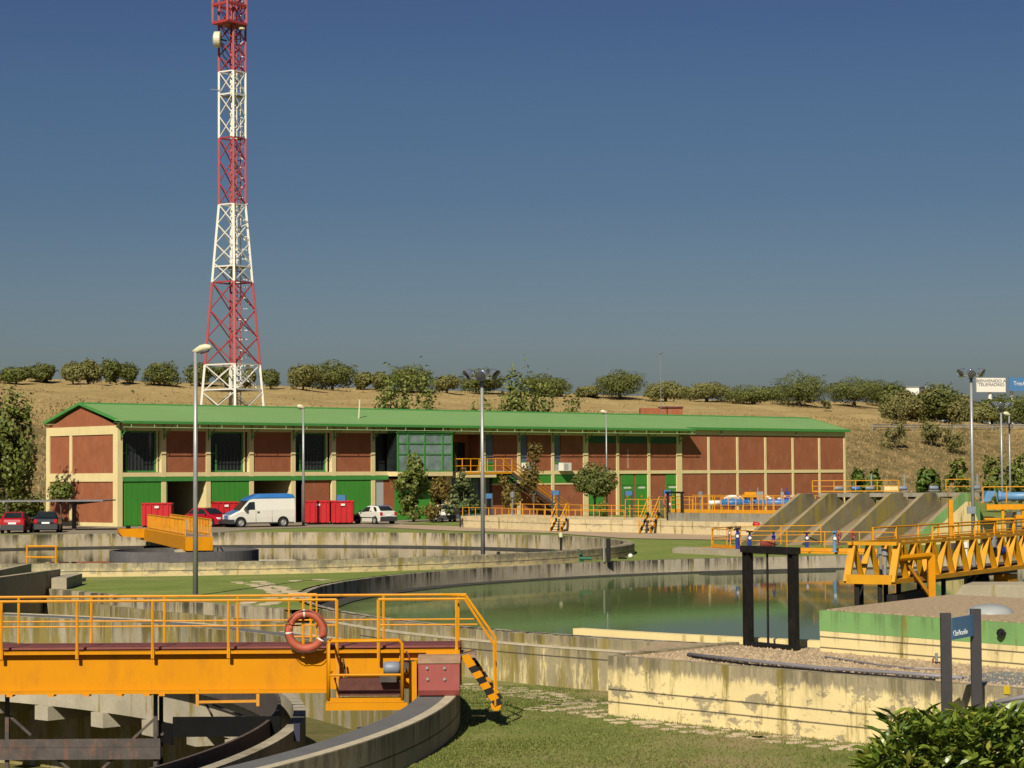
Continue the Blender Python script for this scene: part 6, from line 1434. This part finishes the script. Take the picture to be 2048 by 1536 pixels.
# red skips
def skip(label, loc, rz, L_=2.6, W_=1.9, H_=1.72):
    t = thing('waste_skip', label, 'skip', tuple(loc), rz, 'red waste skips'); th = .07
    m = MB(); m.box((-L_ / 2, -W_ / 2, .15), (L_ / 2, -W_ / 2 + th, H_)); m.box((-L_ / 2, W_ / 2 - th, .15), (L_ / 2, W_ / 2, H_)); m.box((-L_ / 2, -W_ / 2 + th, .15), (-L_ / 2 + th, W_ / 2 - th, H_)); m.box((L_ / 2 - th, -W_ / 2 + th, .15), (L_ / 2, W_ / 2 - th, H_)); m.box((-L_ / 2 + th, -W_ / 2 + th, .15), (L_ / 2 - th, W_ / 2 - th, .22)); m.build('body', 'skip_red', t, world=False)
    m = MB(); m.box((-L_ / 2 - .06, -W_ / 2 - .06, H_ + .002), (L_ / 2 + .06, -W_ / 2 + .08, H_ + .1)); m.box((-L_ / 2 - .06, W_ / 2 - .08, H_ + .002), (L_ / 2 + .06, W_ / 2 + .06, H_ + .1)); m.box((-L_ / 2 - .06, -W_ / 2 + .081, H_ + .002), (-L_ / 2 + .08, W_ / 2 - .081, H_ + .1)); m.box((L_ / 2 - .08, -W_ / 2 + .081, H_ + .002), (L_ / 2 + .06, W_ / 2 - .081, H_ + .1)); m.build('top_rim', 'skip_red', t, world=False)
    m = MB(); x = -L_ / 2 + .15
    while x < L_ / 2: m.box((x, -W_ / 2 - .07, .2), (x + .08, -W_ / 2 - .002, H_)); x += .42
    y = -W_ / 2 + .2
    while y < W_ / 2: m.box((-L_ / 2 - .06, y, .2), (-L_ / 2 - .002, y + .08, H_)); m.box((L_ / 2 + .002, y, .2), (L_ / 2 + .06, y + .08, H_)); y += .45
    m.build('ribs', 'skip_red', t, world=False)
    m = MB(); m.box((-L_ / 2, -W_ / 2 + .2, 0), (L_ / 2, -W_ / 2 + .35, .148)); m.box((-L_ / 2, W_ / 2 - .35, 0), (L_ / 2, W_ / 2 - .2, .148)); m.build('skids', 'rust', t, world=False)
    part('lifting_lug', 'white', t, ((-.15, -W_ / 2 - .12, H_ - .28), (.15, -W_ / 2 - .072, H_ - .12)))
    return t
Y0 = 170.5; skip('red skip next to the street lamp, left of the pair behind the blue signboard', (VX(632, Y0), Y0 + .6, .02), R(8), 1.75, 3.0)
Y0 = 170.0; skip('red skip right of the pair behind the blue signboard, next to the white hatchback', (VX(681, Y0), Y0 + .6, .02), R(8), 1.6, 3.0)
Y0 = 168.0; skip('red skip behind the nose of the van', (VX(448, Y0), Y0, .02), R(15), 1.7, 2.4)
Y0 = 163.0; skip('red skip behind the far end of the small yellow bridge', (VX(317, Y0), Y0 - .5, .02), R(5), 2.1, 1.8)
# carport
t = thing('carport', 'thin flat-roofed carport on a single dark post at the left edge', 'carport', (VX(148, 154), 154, 0))
zr = gd(150, 1003, 154).z; m = MB(); m.box((VX(-160, 154), 153.5, zr), (VX(208, 154), 158.5, zr + .09)); m.build('roof', 'galv_dk', t)
for px_ in (148, -60):
    m = MB(); x = VX(px_, 156); m.box((x - .13, 155.9, 0), (x + .13, 156.2, zr)); m.build('post', 'rust', t)
    m = MB(); m.extrude([(x - .06, 153.7, zr - .003), (x - .06, 158.3, zr - .003), (x - .06, 156.3, zr - .35), (x - .06, 155.9, zr - .35)], (.12, 0, 0)); recalc(m.build('roof_arm', 'rust', t))
m = MB(); m.extrude([(VX(150, 154), 155, zr - .004), (VX(205, 154), 155, zr - .004), (VX(150, 154), 155, zr - .24)], (0, .1, 0)); recalc(m.build('roof_arm', 'rust', t))
# ------------------------------------------------------------------ billboards and buildings over the crest
def billboard(label, x0, x1, y0, y1, Y, mat, pole_x, lines):
    a_, b_ = gd(x0, y1, Y), gd(x1, y0, Y + 1.5); t = thing('billboard', label, 'billboard', ((a_.x + b_.x) / 2, Y, 0))
    m = MB(); m.beam(Vector((a_.x, a_.y, (a_.z + b_.z) / 2)), Vector((b_.x, b_.y, (a_.z + b_.z) / 2)), .4, b_.z - a_.z); pn = m.build('sign_panel', mat, t)
    m = MB(); px_ = gd(pole_x, y1, Y + .8); m.tube([(px_.x, px_.y + .5, 0), (px_.x, px_.y + .5, a_.z + .2)], .35, 10); m.build('pole', 'white', t)
    u_ = Vector((b_.x - a_.x, b_.y - a_.y, 0)).normalized(); nf_ = u_.cross(Vector((0, 0, 1))); W_ = (b_ - a_).xy.length; H_ = b_.z - a_.z
    for s, fx, fz, sz, mm, xs in lines: text(s, 'lettering', mm, pn, Vector((a_.x, a_.y, a_.z)) + u_ * W_ * fx + nf_ * .22 + Vector((0, 0, H_ * fz)), u_, sz * H_, .01, 'CENTER', xs)
billboard('white billboard with black lettering on a pole, beyond the trees at the right', 1953, 2010, 756, 784, 430, 'white', 1981, [('BIENVENIDO A', .5, .68, .30, 'black_letter', 1.12), ('TELEMADRID', .5, .42, .30, 'black_letter', 1.15)])
billboard('blue billboard with white lettering, cut off by the right edge', 2018, 2075, 755, 782, 430, 'sign_blue', 2024, [('TresAguas', .5, .42, .42, 'white', .92)])
for x0, x1, y0, y1, Y, mm, lab in ((1812, 1838, 775, 792, 470, 'white', 'white flat-topped building just showing above the dense trees'), (1856, 1869, 780, 795, 465, 'yellow', 'yellow box-shaped building just showing above the dense trees'), (1850, 1886, 774, 795, 480, 'shutter', 'pale grey building behind the yellow one above the trees')):
    a_, b_ = gd(x0, y1, Y), gd(x1, y0, Y); t = thing('far_building', lab, 'building', (a_.x, Y, 0)); MB().box((a_.x, Y, 0), (b_.x, Y + 8, b_.z)).build('wall', mm, t); MB().box((a_.x - .1, Y - .1, b_.z + .003), (b_.x + .1, Y + 8.1, b_.z + .25)).build('roof_edge', 'galv_dk', t)
# guard rail on the bank
gp = [on_hill(x, 861) for x in range(1745, 2110, 40)]
zg = sum(p.z for p in gp) / len(gp)
t = thing('guard_rail', 'grey guard rail along the road on the bank at the right', 'guard rail', tuple(gp[0]))
for dz in (.75, .4): m = MB(); m.tube([p + Vector((0, 0, dz)) for p in gp], .09, 6); m.build('rail', 'galv', t)
for p in gp: m = MB(); m.beam(p - Vector((0, 0, .5)), p + Vector((0, 0, .8)), .12, .12); m.build('post', 'galv_dk', t)
# ------------------------------------------------------------------ trees and bushes
def leaves(m, c, rx, ry, rz_, n_, s, rs, shell=.55, flat=.0, elong=1.0, gaps=0.0):
    for _ in range(n_):
        while True:
            v = Vector((rs.uniform(-1, 1), rs.uniform(-1, 1), rs.uniform(-1, 1)))
            if .05 < v.length < 1: break
        v = v.normalized() * (v.length ** shell)
        k = 1 + .22 * math.sin(v.x * 5 + c[0]) * math.sin(v.z * 6 + c[2] * 2) + .12 * math.sin(v.y * 9 + v.z * 7)
        p = Vector((c[0] + v.x * rx * k, c[1] + v.y * ry * k, c[2] + v.z * rz_ * k))
        if gaps and vnoise(p.x / gaps + 31, p.z / gaps + p.y / gaps * .7) < .38: continue
        nr = (v.normalized() * 1.25 + Vector((rs.uniform(-1, 1), rs.uniform(-1, 1), rs.uniform(-.7, 1)))).normalized()
        a = nr.cross(Vector((rs.uniform(-1, 1), rs.uniform(-1, 1), rs.uniform(-1, 1)))).normalized(); b_ = nr.cross(a)
        ss = s * rs.uniform(.6, 1.3); a = a * ss * elong; b_ = b_ * ss * .62
        m.add([p - a, p + b_ - a * .1, p + a, p - b_ - a * .1], [(0, 1, 2, 3)])
def trunk_mesh(base, h, r_, rs, limbs, lean=0.0):
    m = MB(); top = base + Vector((lean, 0, h)); mid = lerp(base, top, .5) + Vector((rs.uniform(-.1, .1) * h * .3, 0, 0))
    m.tube([base - Vector((0, 0, .4)), mid, top], r_, 7, radii=[r_ * 1.25, r_ * .9, r_ * .6])
    for q in limbs: m.tube([lerp(base, top, rs.uniform(.6, .95)), lerp(top, q, .5) + Vector((0, 0, .05 * h)), q], r_ * .4, 5, radii=[r_ * .5, r_ * .35, r_ * .12])
    return m
def tree(name, label, base, W_, H_, th, mat, seed, n_=900, s=.3, clumps=7, cat='tree', group=None, shape='round', gaps=0, flat=0):
    rs = random.Random(seed); base = Vector(base); t = thing(name, label, cat, tuple(base), 0, group); m = MB(); limbs = []
    ch = H_ - th
    cs = []
    if shape == 'round':
        for k in range(clumps):
            a = 6.283 * k / clumps + rs.uniform(-.4, .4); rr = W_ * .5 * rs.uniform(.38, .62)
            cs.append((math.cos(a) * rr, math.sin(a) * rr, th + ch * rs.uniform(.25, .68), W_ * .5 * rs.uniform(.36, .56), ch * rs.uniform(.26, .42)))
        cs.append((0, 0, th + ch * .55, W_ * .38, ch * .46))
    elif shape == 'dome':
        for k in range(clumps):
            a = 6.283 * k / clumps + rs.uniform(-.3, .3); cs.append((math.cos(a) * W_ * .27, math.sin(a) * W_ * .27, th + ch * rs.uniform(.32, .5), W_ * .27, ch * .34))
        cs.append((0, 0, th + ch * .55, W_ * .36, ch * .45))
    elif shape == 'column':
        for k in range(clumps):
            u = (k + .5) / clumps; ww = W_ * .5 * (math.sin(math.pi * (.12 + .80 * u)) ** .7) * (1.05 - .45 * u)
            cs.append((rs.uniform(-.3, .3) * ww, rs.uniform(-.3, .3) * ww, th + ch * u * .96, ww * rs.uniform(.75, 1.0), ch / clumps * 1.0))
    elif shape == 'cone':
        for k in range(clumps):
            u = k / clumps; cs.append((0, 0, th + ch * (.05 + u * .9), W_ * .5 * (1 - u) + .12, ch / clumps * .45))
    elif shape == 'feather':
        for k in range(clumps): a = rs.uniform(0, 6.28); rr = W_ * .34 * rs.random(); u = rs.uniform(.1, .95); cs.append((math.cos(a) * rr, math.sin(a) * rr, th + ch * u, W_ * .2 * (1.15 - u * .6), ch * .2))
    tot = sum(c[3] ** 2 * c[4] for c in cs)
    for c in cs:
        leaves(m, (base.x + c[0], base.y + c[1], base.z + c[2]), c[3], c[3], c[4], max(25, int(n_ * c[3] ** 2 * c[4] / tot)), s, rs, .5, flat, 1.0, gaps)
        limbs.append(base + Vector((c[0] * .8, c[1] * .8, c[2])))
    m.build('crown', mat, t)
    trunk_mesh(base, max(th * 1.1, H_ * .25), max(.05, W_ * .03), rs, limbs).build('trunk', 'bark', t)
    return t
def sc_at(Y): return Y / FPX
G1 = 'trees along the hill crest'
CREST = [(3, 62, 735, 768, 'oak', 'smallish tree on the hill crest, nearest the left edge'), (54, 110, 730, 766, 'oak', 'tree on the hill crest left of the gable peak, second from the left edge'), (122, 170, 727, 768, 'olive', 'pale olive-toned tree on the crest above the gable peak'), (155, 204, 724, 768, 'olive', 'tree on the crest touching the pale one above the gable peak'), (201, 240, 721, 768, 'oak', 'taller dark tree on the crest right of the pale pair'), (232, 276, 729, 768, 'oak', 'round tree on the crest leaning against the taller dark one'),
 (286, 353, 726, 770, 'oak', 'solitary spreading tree on the crest midway between gable and lattice tower'), (368, 428, 728, 772, 'oak', 'tree on the crest just left of the lattice tower, behind the street lamp head'), (424, 476, 735, 772, 'oak', 'tree on the crest seen through the legs of the lattice tower'), (486, 512, 736, 774, 'olive', 'narrow tree on the crest seen through the right side of the lattice tower'), (522, 560, 741, 776, 'oak', 'small tree on the crest just right of the lattice tower'),
 (573, 640, 731, 779, 'olive', 'left half of the big dark clump right of the lattice tower'), (618, 712, 724, 780, 'oak', 'largest dark tree of the clump right of the lattice tower'), (708, 748, 746, 780, 'olive', 'low pale tree on the crest beside the big dark clump'), (744, 786, 748, 782, 'olive', 'low tree on the crest left of the leafy poplars behind the roof'), (780, 866, 734, 784, 'oak', 'dark tree on the crest behind the left poplars'), (866, 922, 752, 784, 'olive', 'low tree on the crest left of the middle floodlights'), (918, 1012, 742, 788, 'oak', 'wide tree on the crest behind the middle floodlights'), (1040, 1142, 752, 792, 'oak', 'dark tree on the crest behind the right poplars'),
 (1150, 1200, 774, 794, 'olive', 'low bush on the crest left of the round dark tree above the roof'), (1188, 1292, 745, 797, 'oak', 'round dark tree on the crest above the middle of the roof'), (1290, 1372, 765, 802, 'olive', 'pale scrubby tree on the crest at the thin mast'), (1365, 1462, 767, 803, 'olive', 'pale wide tree on the crest right of the thin mast'), (1455, 1560, 772, 806, 'oak', 'tree on the crest left of the tall domed tree at the right'), (1548, 1650, 748, 810, 'oak', 'tall domed dark tree on the crest above the right end of the roof'), (1655, 1762, 760, 812, 'oak', 'broad dark tree on the crest right of the building'), (1738, 1812, 764, 814, 'oak', 'dark tree on the crest merging with the broad one right of the building')]
for i, (x0, x1, yt, yb, mm, lab) in enumerate(CREST):
    b_ = on_hill((x0 + x1) / 2, yb + 1.0, 200); k = sc_at(b_.y); W_ = (x1 - x0) * k * (1.12 if x0 < 1285 else 1.28); H_ = (yb - yt) * k * 1.06
    tree('crest_tree', lab, b_, W_, H_, H_ * (.13 if W_ < 4.5 else .05), mm, 100 + i, int(2600 + W_ * 480), .15, 9, group=G1)
# dense trees over the road at the right
RT = [(1826, 1866, 784, 835, 'scrub', 'pale tree at the left end of the dense trees over the bank road'), (1862, 1905, 792, 835, 'scrub', 'brownish tree in front of the tall dark one left of the right floodlight mast'), (1915, 1955, 800, 835, 'oak', 'low dark tree just right of the tall one behind the right floodlight mast'), (1985, 2025, 806, 835, 'olive', 'low olive-toned tree between the two billboard poles'), (1815, 1850, 772, 818, 'oak', 'dark tree below the white far building'), (1842, 1886, 778, 826, 'oak', 'tree below the yellow far building'), (1880, 1938, 767, 842, 'oak', 'tall dark tree left of the right floodlight mast'), (1930, 1975, 788, 856, 'scrub', 'pale scrubby tree behind the right floodlight mast, under the white billboard'), (1965, 2010, 790, 858, 'scrub', 'brownish tree under the white billboard'), (2000, 2050, 796, 860, 'oak', 'dark tree under the blue billboard at the right edge'), (2046, 2110, 790, 862, 'oak', 'tree at the right edge above the guard rail')]
for i, (x0, x1, yt, yb, mm, lab) in enumerate(RT):
    b_ = on_hill((x0 + x1) / 2, 864, 200); b_ = b_ + Vector((0, 14 + 5 * (i % 3), 0)); b_.z = hill_z(b_.x, b_.y); k = sc_at(b_.y); W_ = (x1 - x0) * k * 1.75; zt_ = gd((x0 + x1) / 2, yt, b_.y).z
    tree('roadside_tree', lab, b_, W_, zt_ - b_.z, .3, mm, 200 + i, 4200, .2, 9, group='dense trees over the bank road')
SH = [(1762, 1818, 783, 850, 'scrub', 'tall pale bush on the shoulder of the bank right of the building'), (1766, 1816, 842, 900, 'scrub', 'grey-green bush halfway down the bank, nearest the building'), (1838, 1888, 838, 893, 'scrub', 'grey-green bush in the middle of the bank'), (1882, 1926, 853, 908, 'olive', 'darker green bush low on the bank, left of the right floodlight mast'), (1895, 1932, 800, 850, 'scrub', 'pale bush at the crest of the bank beside the right floodlight mast'), (262, 272, 778, 787, 'oak', 'tiny bush alone on the dry hillside above the gable'), (1640, 1662, 800, 822, 'scrub', 'small pale bush above the right end of the roof')]
for i, (x0, x1, yt, yb, mm, lab) in enumerate(SH):
    b_ = on_hill((x0 + x1) / 2, yb, 200); k = sc_at(b_.y); tree('hill_bush', lab, b_, (x1 - x0) * k * 1.05, (yb - yt) * k, .15, mm, 300 + i, 2400 if x1 - x0 > 20 else 250, .15, 11, 'bush', 'bushes on the hillside', gaps=.55)
def px_tree(name, lab, x0, x1, yt, yb, Y, zb, th, mm, seed, n_, s, shape, clumps=7, gaps=0, cat='tree', group=None, flat=0):
    k = sc_at(Y); zt_ = gd((x0 + x1) / 2, yt, Y).z; b_ = Vector((X_at((x0 + x1) / 2, Y), Y, zb)); zlow = gd((x0 + x1) / 2, yb, Y).z
    return tree(name, lab, b_, (x1 - x0) * k, zt_ - zb, (zlow - zb) if th is None else th, mm, seed, n_, s, clumps, cat, group, shape, gaps, flat)
# poplars behind the roof
for i, (x0, x1, yt, Y, lab) in enumerate(((750, 812, 752, 203, 'leafy poplar behind the roof, left of the pair above the glazed bay'), (795, 872, 736, 206, 'leafy poplar behind the roof, taller one of the pair above the glazed bay'), (940, 1012, 784, 214, 'thin young poplar just topping the roof by the middle floodlight mast'), (1010, 1062, 738, 218, 'pointed tall poplar behind the roof, right of the middle floodlight mast'), (1050, 1112, 756, 221, 'bushy poplar in the middle of the right group behind the roof'), (1100, 1164, 778, 224, 'shorter poplar at the right end of the group behind the roof'))):
    px_tree('poplar', lab, x0 - 10, x1 + 10, yt, 900, Y, hill_z(X_at((x0 + x1) / 2, Y), Y) - .2, 3.2, 'poplar', 400 + i, 3600, .17, 'round', 11, .55, group='poplars behind the roof')
# near the building
px_tree('garden_tree', 'tall green tree with loose open crown at the left edge, beside the carport', -44, 70, 756, 1000, 164, 0, 1.4, 'poplar', 500, 9500, .17, 'round', 13, .6)
px_tree('garden_tree', 'small bushy tree in front of the brick gable, above the carport', 96, 146, 957, 1000, 161, 0, None, 'poplar', 501, 1500, .12, 'dome', 6)
px_tree('garden_tree', 'dark bushy tree at the foot of the hill behind the carport', -20, 92, 985, 1030, 176, 0, .3, 'oak', 502, 2200, .18, 'round', 8, cat='bush')
px_tree('garden_tree', 'pale green low bush between the carport cars', 40, 72, 1020, 1048, 160, 0, .2, 'bright', 503, 600, .12, 'round', 6, cat='bush')
px_tree('garden_tree', 'columnar green tree in front of the glazed bay', 778, 874, 900, 1030, 177, 0, .5, 'poplar', 504, 5200, .14, 'column', 9, .7)
px_tree('garden_tree', 'small red-tinged tree between the columnar tree and the conifer', 860, 908, 953, 1004, 176, 0, None, 'brown', 505, 1300, .12, 'round', 7, .6)
px_tree('conifer', 'bluish conifer with drooping tiers in front of the stair landing', 890, 962, 922, 1012, 174, 0, .7, 'conifer', 506, 3600, .13, 'cone', 9, .5)
px_tree('garden_tree', 'brownish half-bare tree in front of the metal stair', 984, 1056, 955, 1030, 172, 0, 1.0, 'brown', 507, 1900, .12, 'feather', 14, .8)
px_tree('garden_tree', 'tall thin brownish tree in front of the narrow windows', 1036, 1096, 890, 1000, 182, 0, 1.6, 'brown', 508, 1700, .12, 'feather', 16, .8)
px_tree('garden_tree', 'neat round-headed tree on a thin trunk in front of the brick bays', 1146, 1231, 926, 992, 181, 0, None, 'oak', 509, 5200, .12, 'dome', 8)
px_tree('garden_tree', 'low dark shrub at the foot of the columnar tree', 846, 884, 1006, 1036, 172, 0, .1, 'brown', 510, 600, .12, 'round', 5, cat='bush')
px_tree('garden_tree', 'small shrub under the round-headed tree', 1192, 1216, 1004, 1024, 179, .0, .1, 'poplar', 511, 400, .1, 'round', 5, cat='bush')
for i, (x0, x1, yt, mm, lab) in enumerate(((1698, 1732, 937, 'bright', 'clipped bush just right of the building corner, left one'), (1730, 1762, 940, 'bright', 'clipped bush just right of the building corner, right one'), (1828, 1880, 934, 'bright', 'light green small tree left of the right floodlight mast'), (1884, 1944, 919, 'poplar', 'dark round tree partly behind the right floodlight mast'), (1958, 2016, 910, 'poplar', 'dark round tree behind the far floodlight mast'), (2008, 2070, 912, 'poplar', 'dark round tree at the right edge'))):
    px_tree('clipped_tree', lab, x0, x1, yt, 975, 205, 0, .9, mm, 520 + i, 2000, .2, 'round', 8, .5, group='trees behind the pump deck')
# laurel bush in the foreground
def laurel():
    rs = random.Random(77); Yb = 13.0; b0 = gd(1900, 1500, Yb); t = thing('laurel_bush', 'glossy green laurel bush filling the lower right corner', 'bush', (b0.x, b0.y, LAWN))
    m = MB(); st = MB()
    def leaf(p, dirv, L_, wd):
        dirv = dirv.normalized(); sd = dirv.cross(Vector((rs.uniform(-.5, .5), rs.uniform(-.5, .5), 1))).normalized(); nn = sd.cross(dirv)
        q = [p, p + dirv * L_ * .3 + sd * wd * .42 + nn * .006, p + dirv * L_ * .62 + sd * wd * .48, p + dirv * L_ - nn * L_ * .12, p + dirv * L_ * .62 - sd * wd * .48, p + dirv * L_ * .3 - sd * wd * .42 + nn * .006, p + dirv * L_ * .3 - nn * .008, p + dirv * L_ * .62 - nn * .012]
        m.add(q, [(0, 1, 6), (6, 1, 2, 7), (7, 2, 3), (0, 6, 5), (6, 7, 4, 5), (7, 3, 4)])
    # outline of the bush in plan: top height varies along X
    prof = [(1716, 1560), (1724, 1506), (1748, 1512), (1762, 1476), (1785, 1462), (1800, 1436), (1830, 1430), (1862, 1428), (1900, 1436), (1935, 1428), (1960, 1420), (1992, 1424), (2020, 1418), (2060, 1412), (2120, 1410)]
    def top(px_):
        for (a, ya), (b_, yb) in zip(prof, prof[1:]):
            if a <= px_ <= b_: return ya + (yb - ya) * (px_ - a) / (b_ - a)
        return 1560
    for _ in range(7500):
        px_ = rs.uniform(1718, 2130); Y = Yb + rs.uniform(-.75, .9) ; yt = top(px_) + abs(Y - Yb) * 26 + 6 * rs.random()
        py_ = yt + (rs.random() ** 1.6) * 330
        p = gd(px_, py_, Y)
        if p.z < -1: continue
        out = Vector((rs.uniform(-1, 1) - (.4 if px_ < 1790 else 0), -.5 + rs.uniform(-.8, .8), rs.uniform(-.1, 1.1)))
        leaf(p, out, rs.uniform(.06, .105), rs.uniform(.028, .042))
    for px_, py_, n_, h_ in ((1786, 1412, 6, .12), (1792, 1426, 6, .1), (1848, 1412, 5, .1), (1856, 1420, 4, .1), (1922, 1408, 6, .13), (2006, 1412, 5, .06), (1772, 1456, 4, .07), (2034, 1414, 4, .07), (1738, 1488, 4, .05), (1890, 1424, 4, .1), (1965, 1412, 4, .1)):
        for q_ in range(1):
            b_ = gd(px_ + rs.uniform(-6, 6), py_ + 60, Yb - .2); tp_ = gd(px_ + rs.uniform(-4, 4), py_ + 14, Yb - .22); st.tube([b_, tp_], .004, 5)
            for k in range(n_):
                u = .25 + .75 * k / max(1, n_ - 1); a = rs.uniform(0, 6.28); sx = (-1) ** k
                leaf(lerp(b_, tp_, u), Vector((sx * rs.uniform(.5, 1.0), rs.uniform(-.6, .3), rs.uniform(.35, .9))), rs.uniform(.10, .15), rs.uniform(.04, .055))
    for k in range(26):
        px_ = rs.uniform(1760, 2110); p = gd(px_, top(px_) + 25, Yb + rs.uniform(-.4, .5)); st.tube([(b0.x + rs.uniform(-.3, .6), Yb + .2, LAWN), lerp((b0.x, Yb + .2, LAWN), p, .6), p], .012, 5, radii=[.02, .012, .004])
    m.build('foliage', 'laurel', t); st.build('stems', 'bark', t)
laurel()
# dry grass tufts on the hillside
m = MB(); rs = random.Random(21); n_ = 0
while n_ < 34000:
    p_ = rs.uniform(-60, 215); q_ = rs.uniform(4, 150) if rs.random() < .45 else rs.uniform(4, 60)
    if q_ > 45 and rs.random() < .8: continue
    P = BO + BU * p_ + BV * (q_ + BW); x, y = P.x, P.y
    if abs(x / y) > .27: continue
    z = hill_z(x, y); h_ = rs.uniform(.12, .42) * (.6 if q_ > 45 else 1); w_ = rs.uniform(.03, .10); a = rs.uniform(-.5, .5)
    m.add([(x - w_, y, z - .05), (x + w_, y, z - .05), (x + w_ * .5 + a * .3, y + .1, z + h_ * .8), (x + a * .5, y + rs.uniform(-.2, .2), z + h_)], [(0, 1, 2, 3)]); n_ += 1
o = m.build('dry_grass', 'straw'); o['kind'] = 'stuff'; tag(o, 'tufts of dry golden grass all over the hillside', 'dry grass')
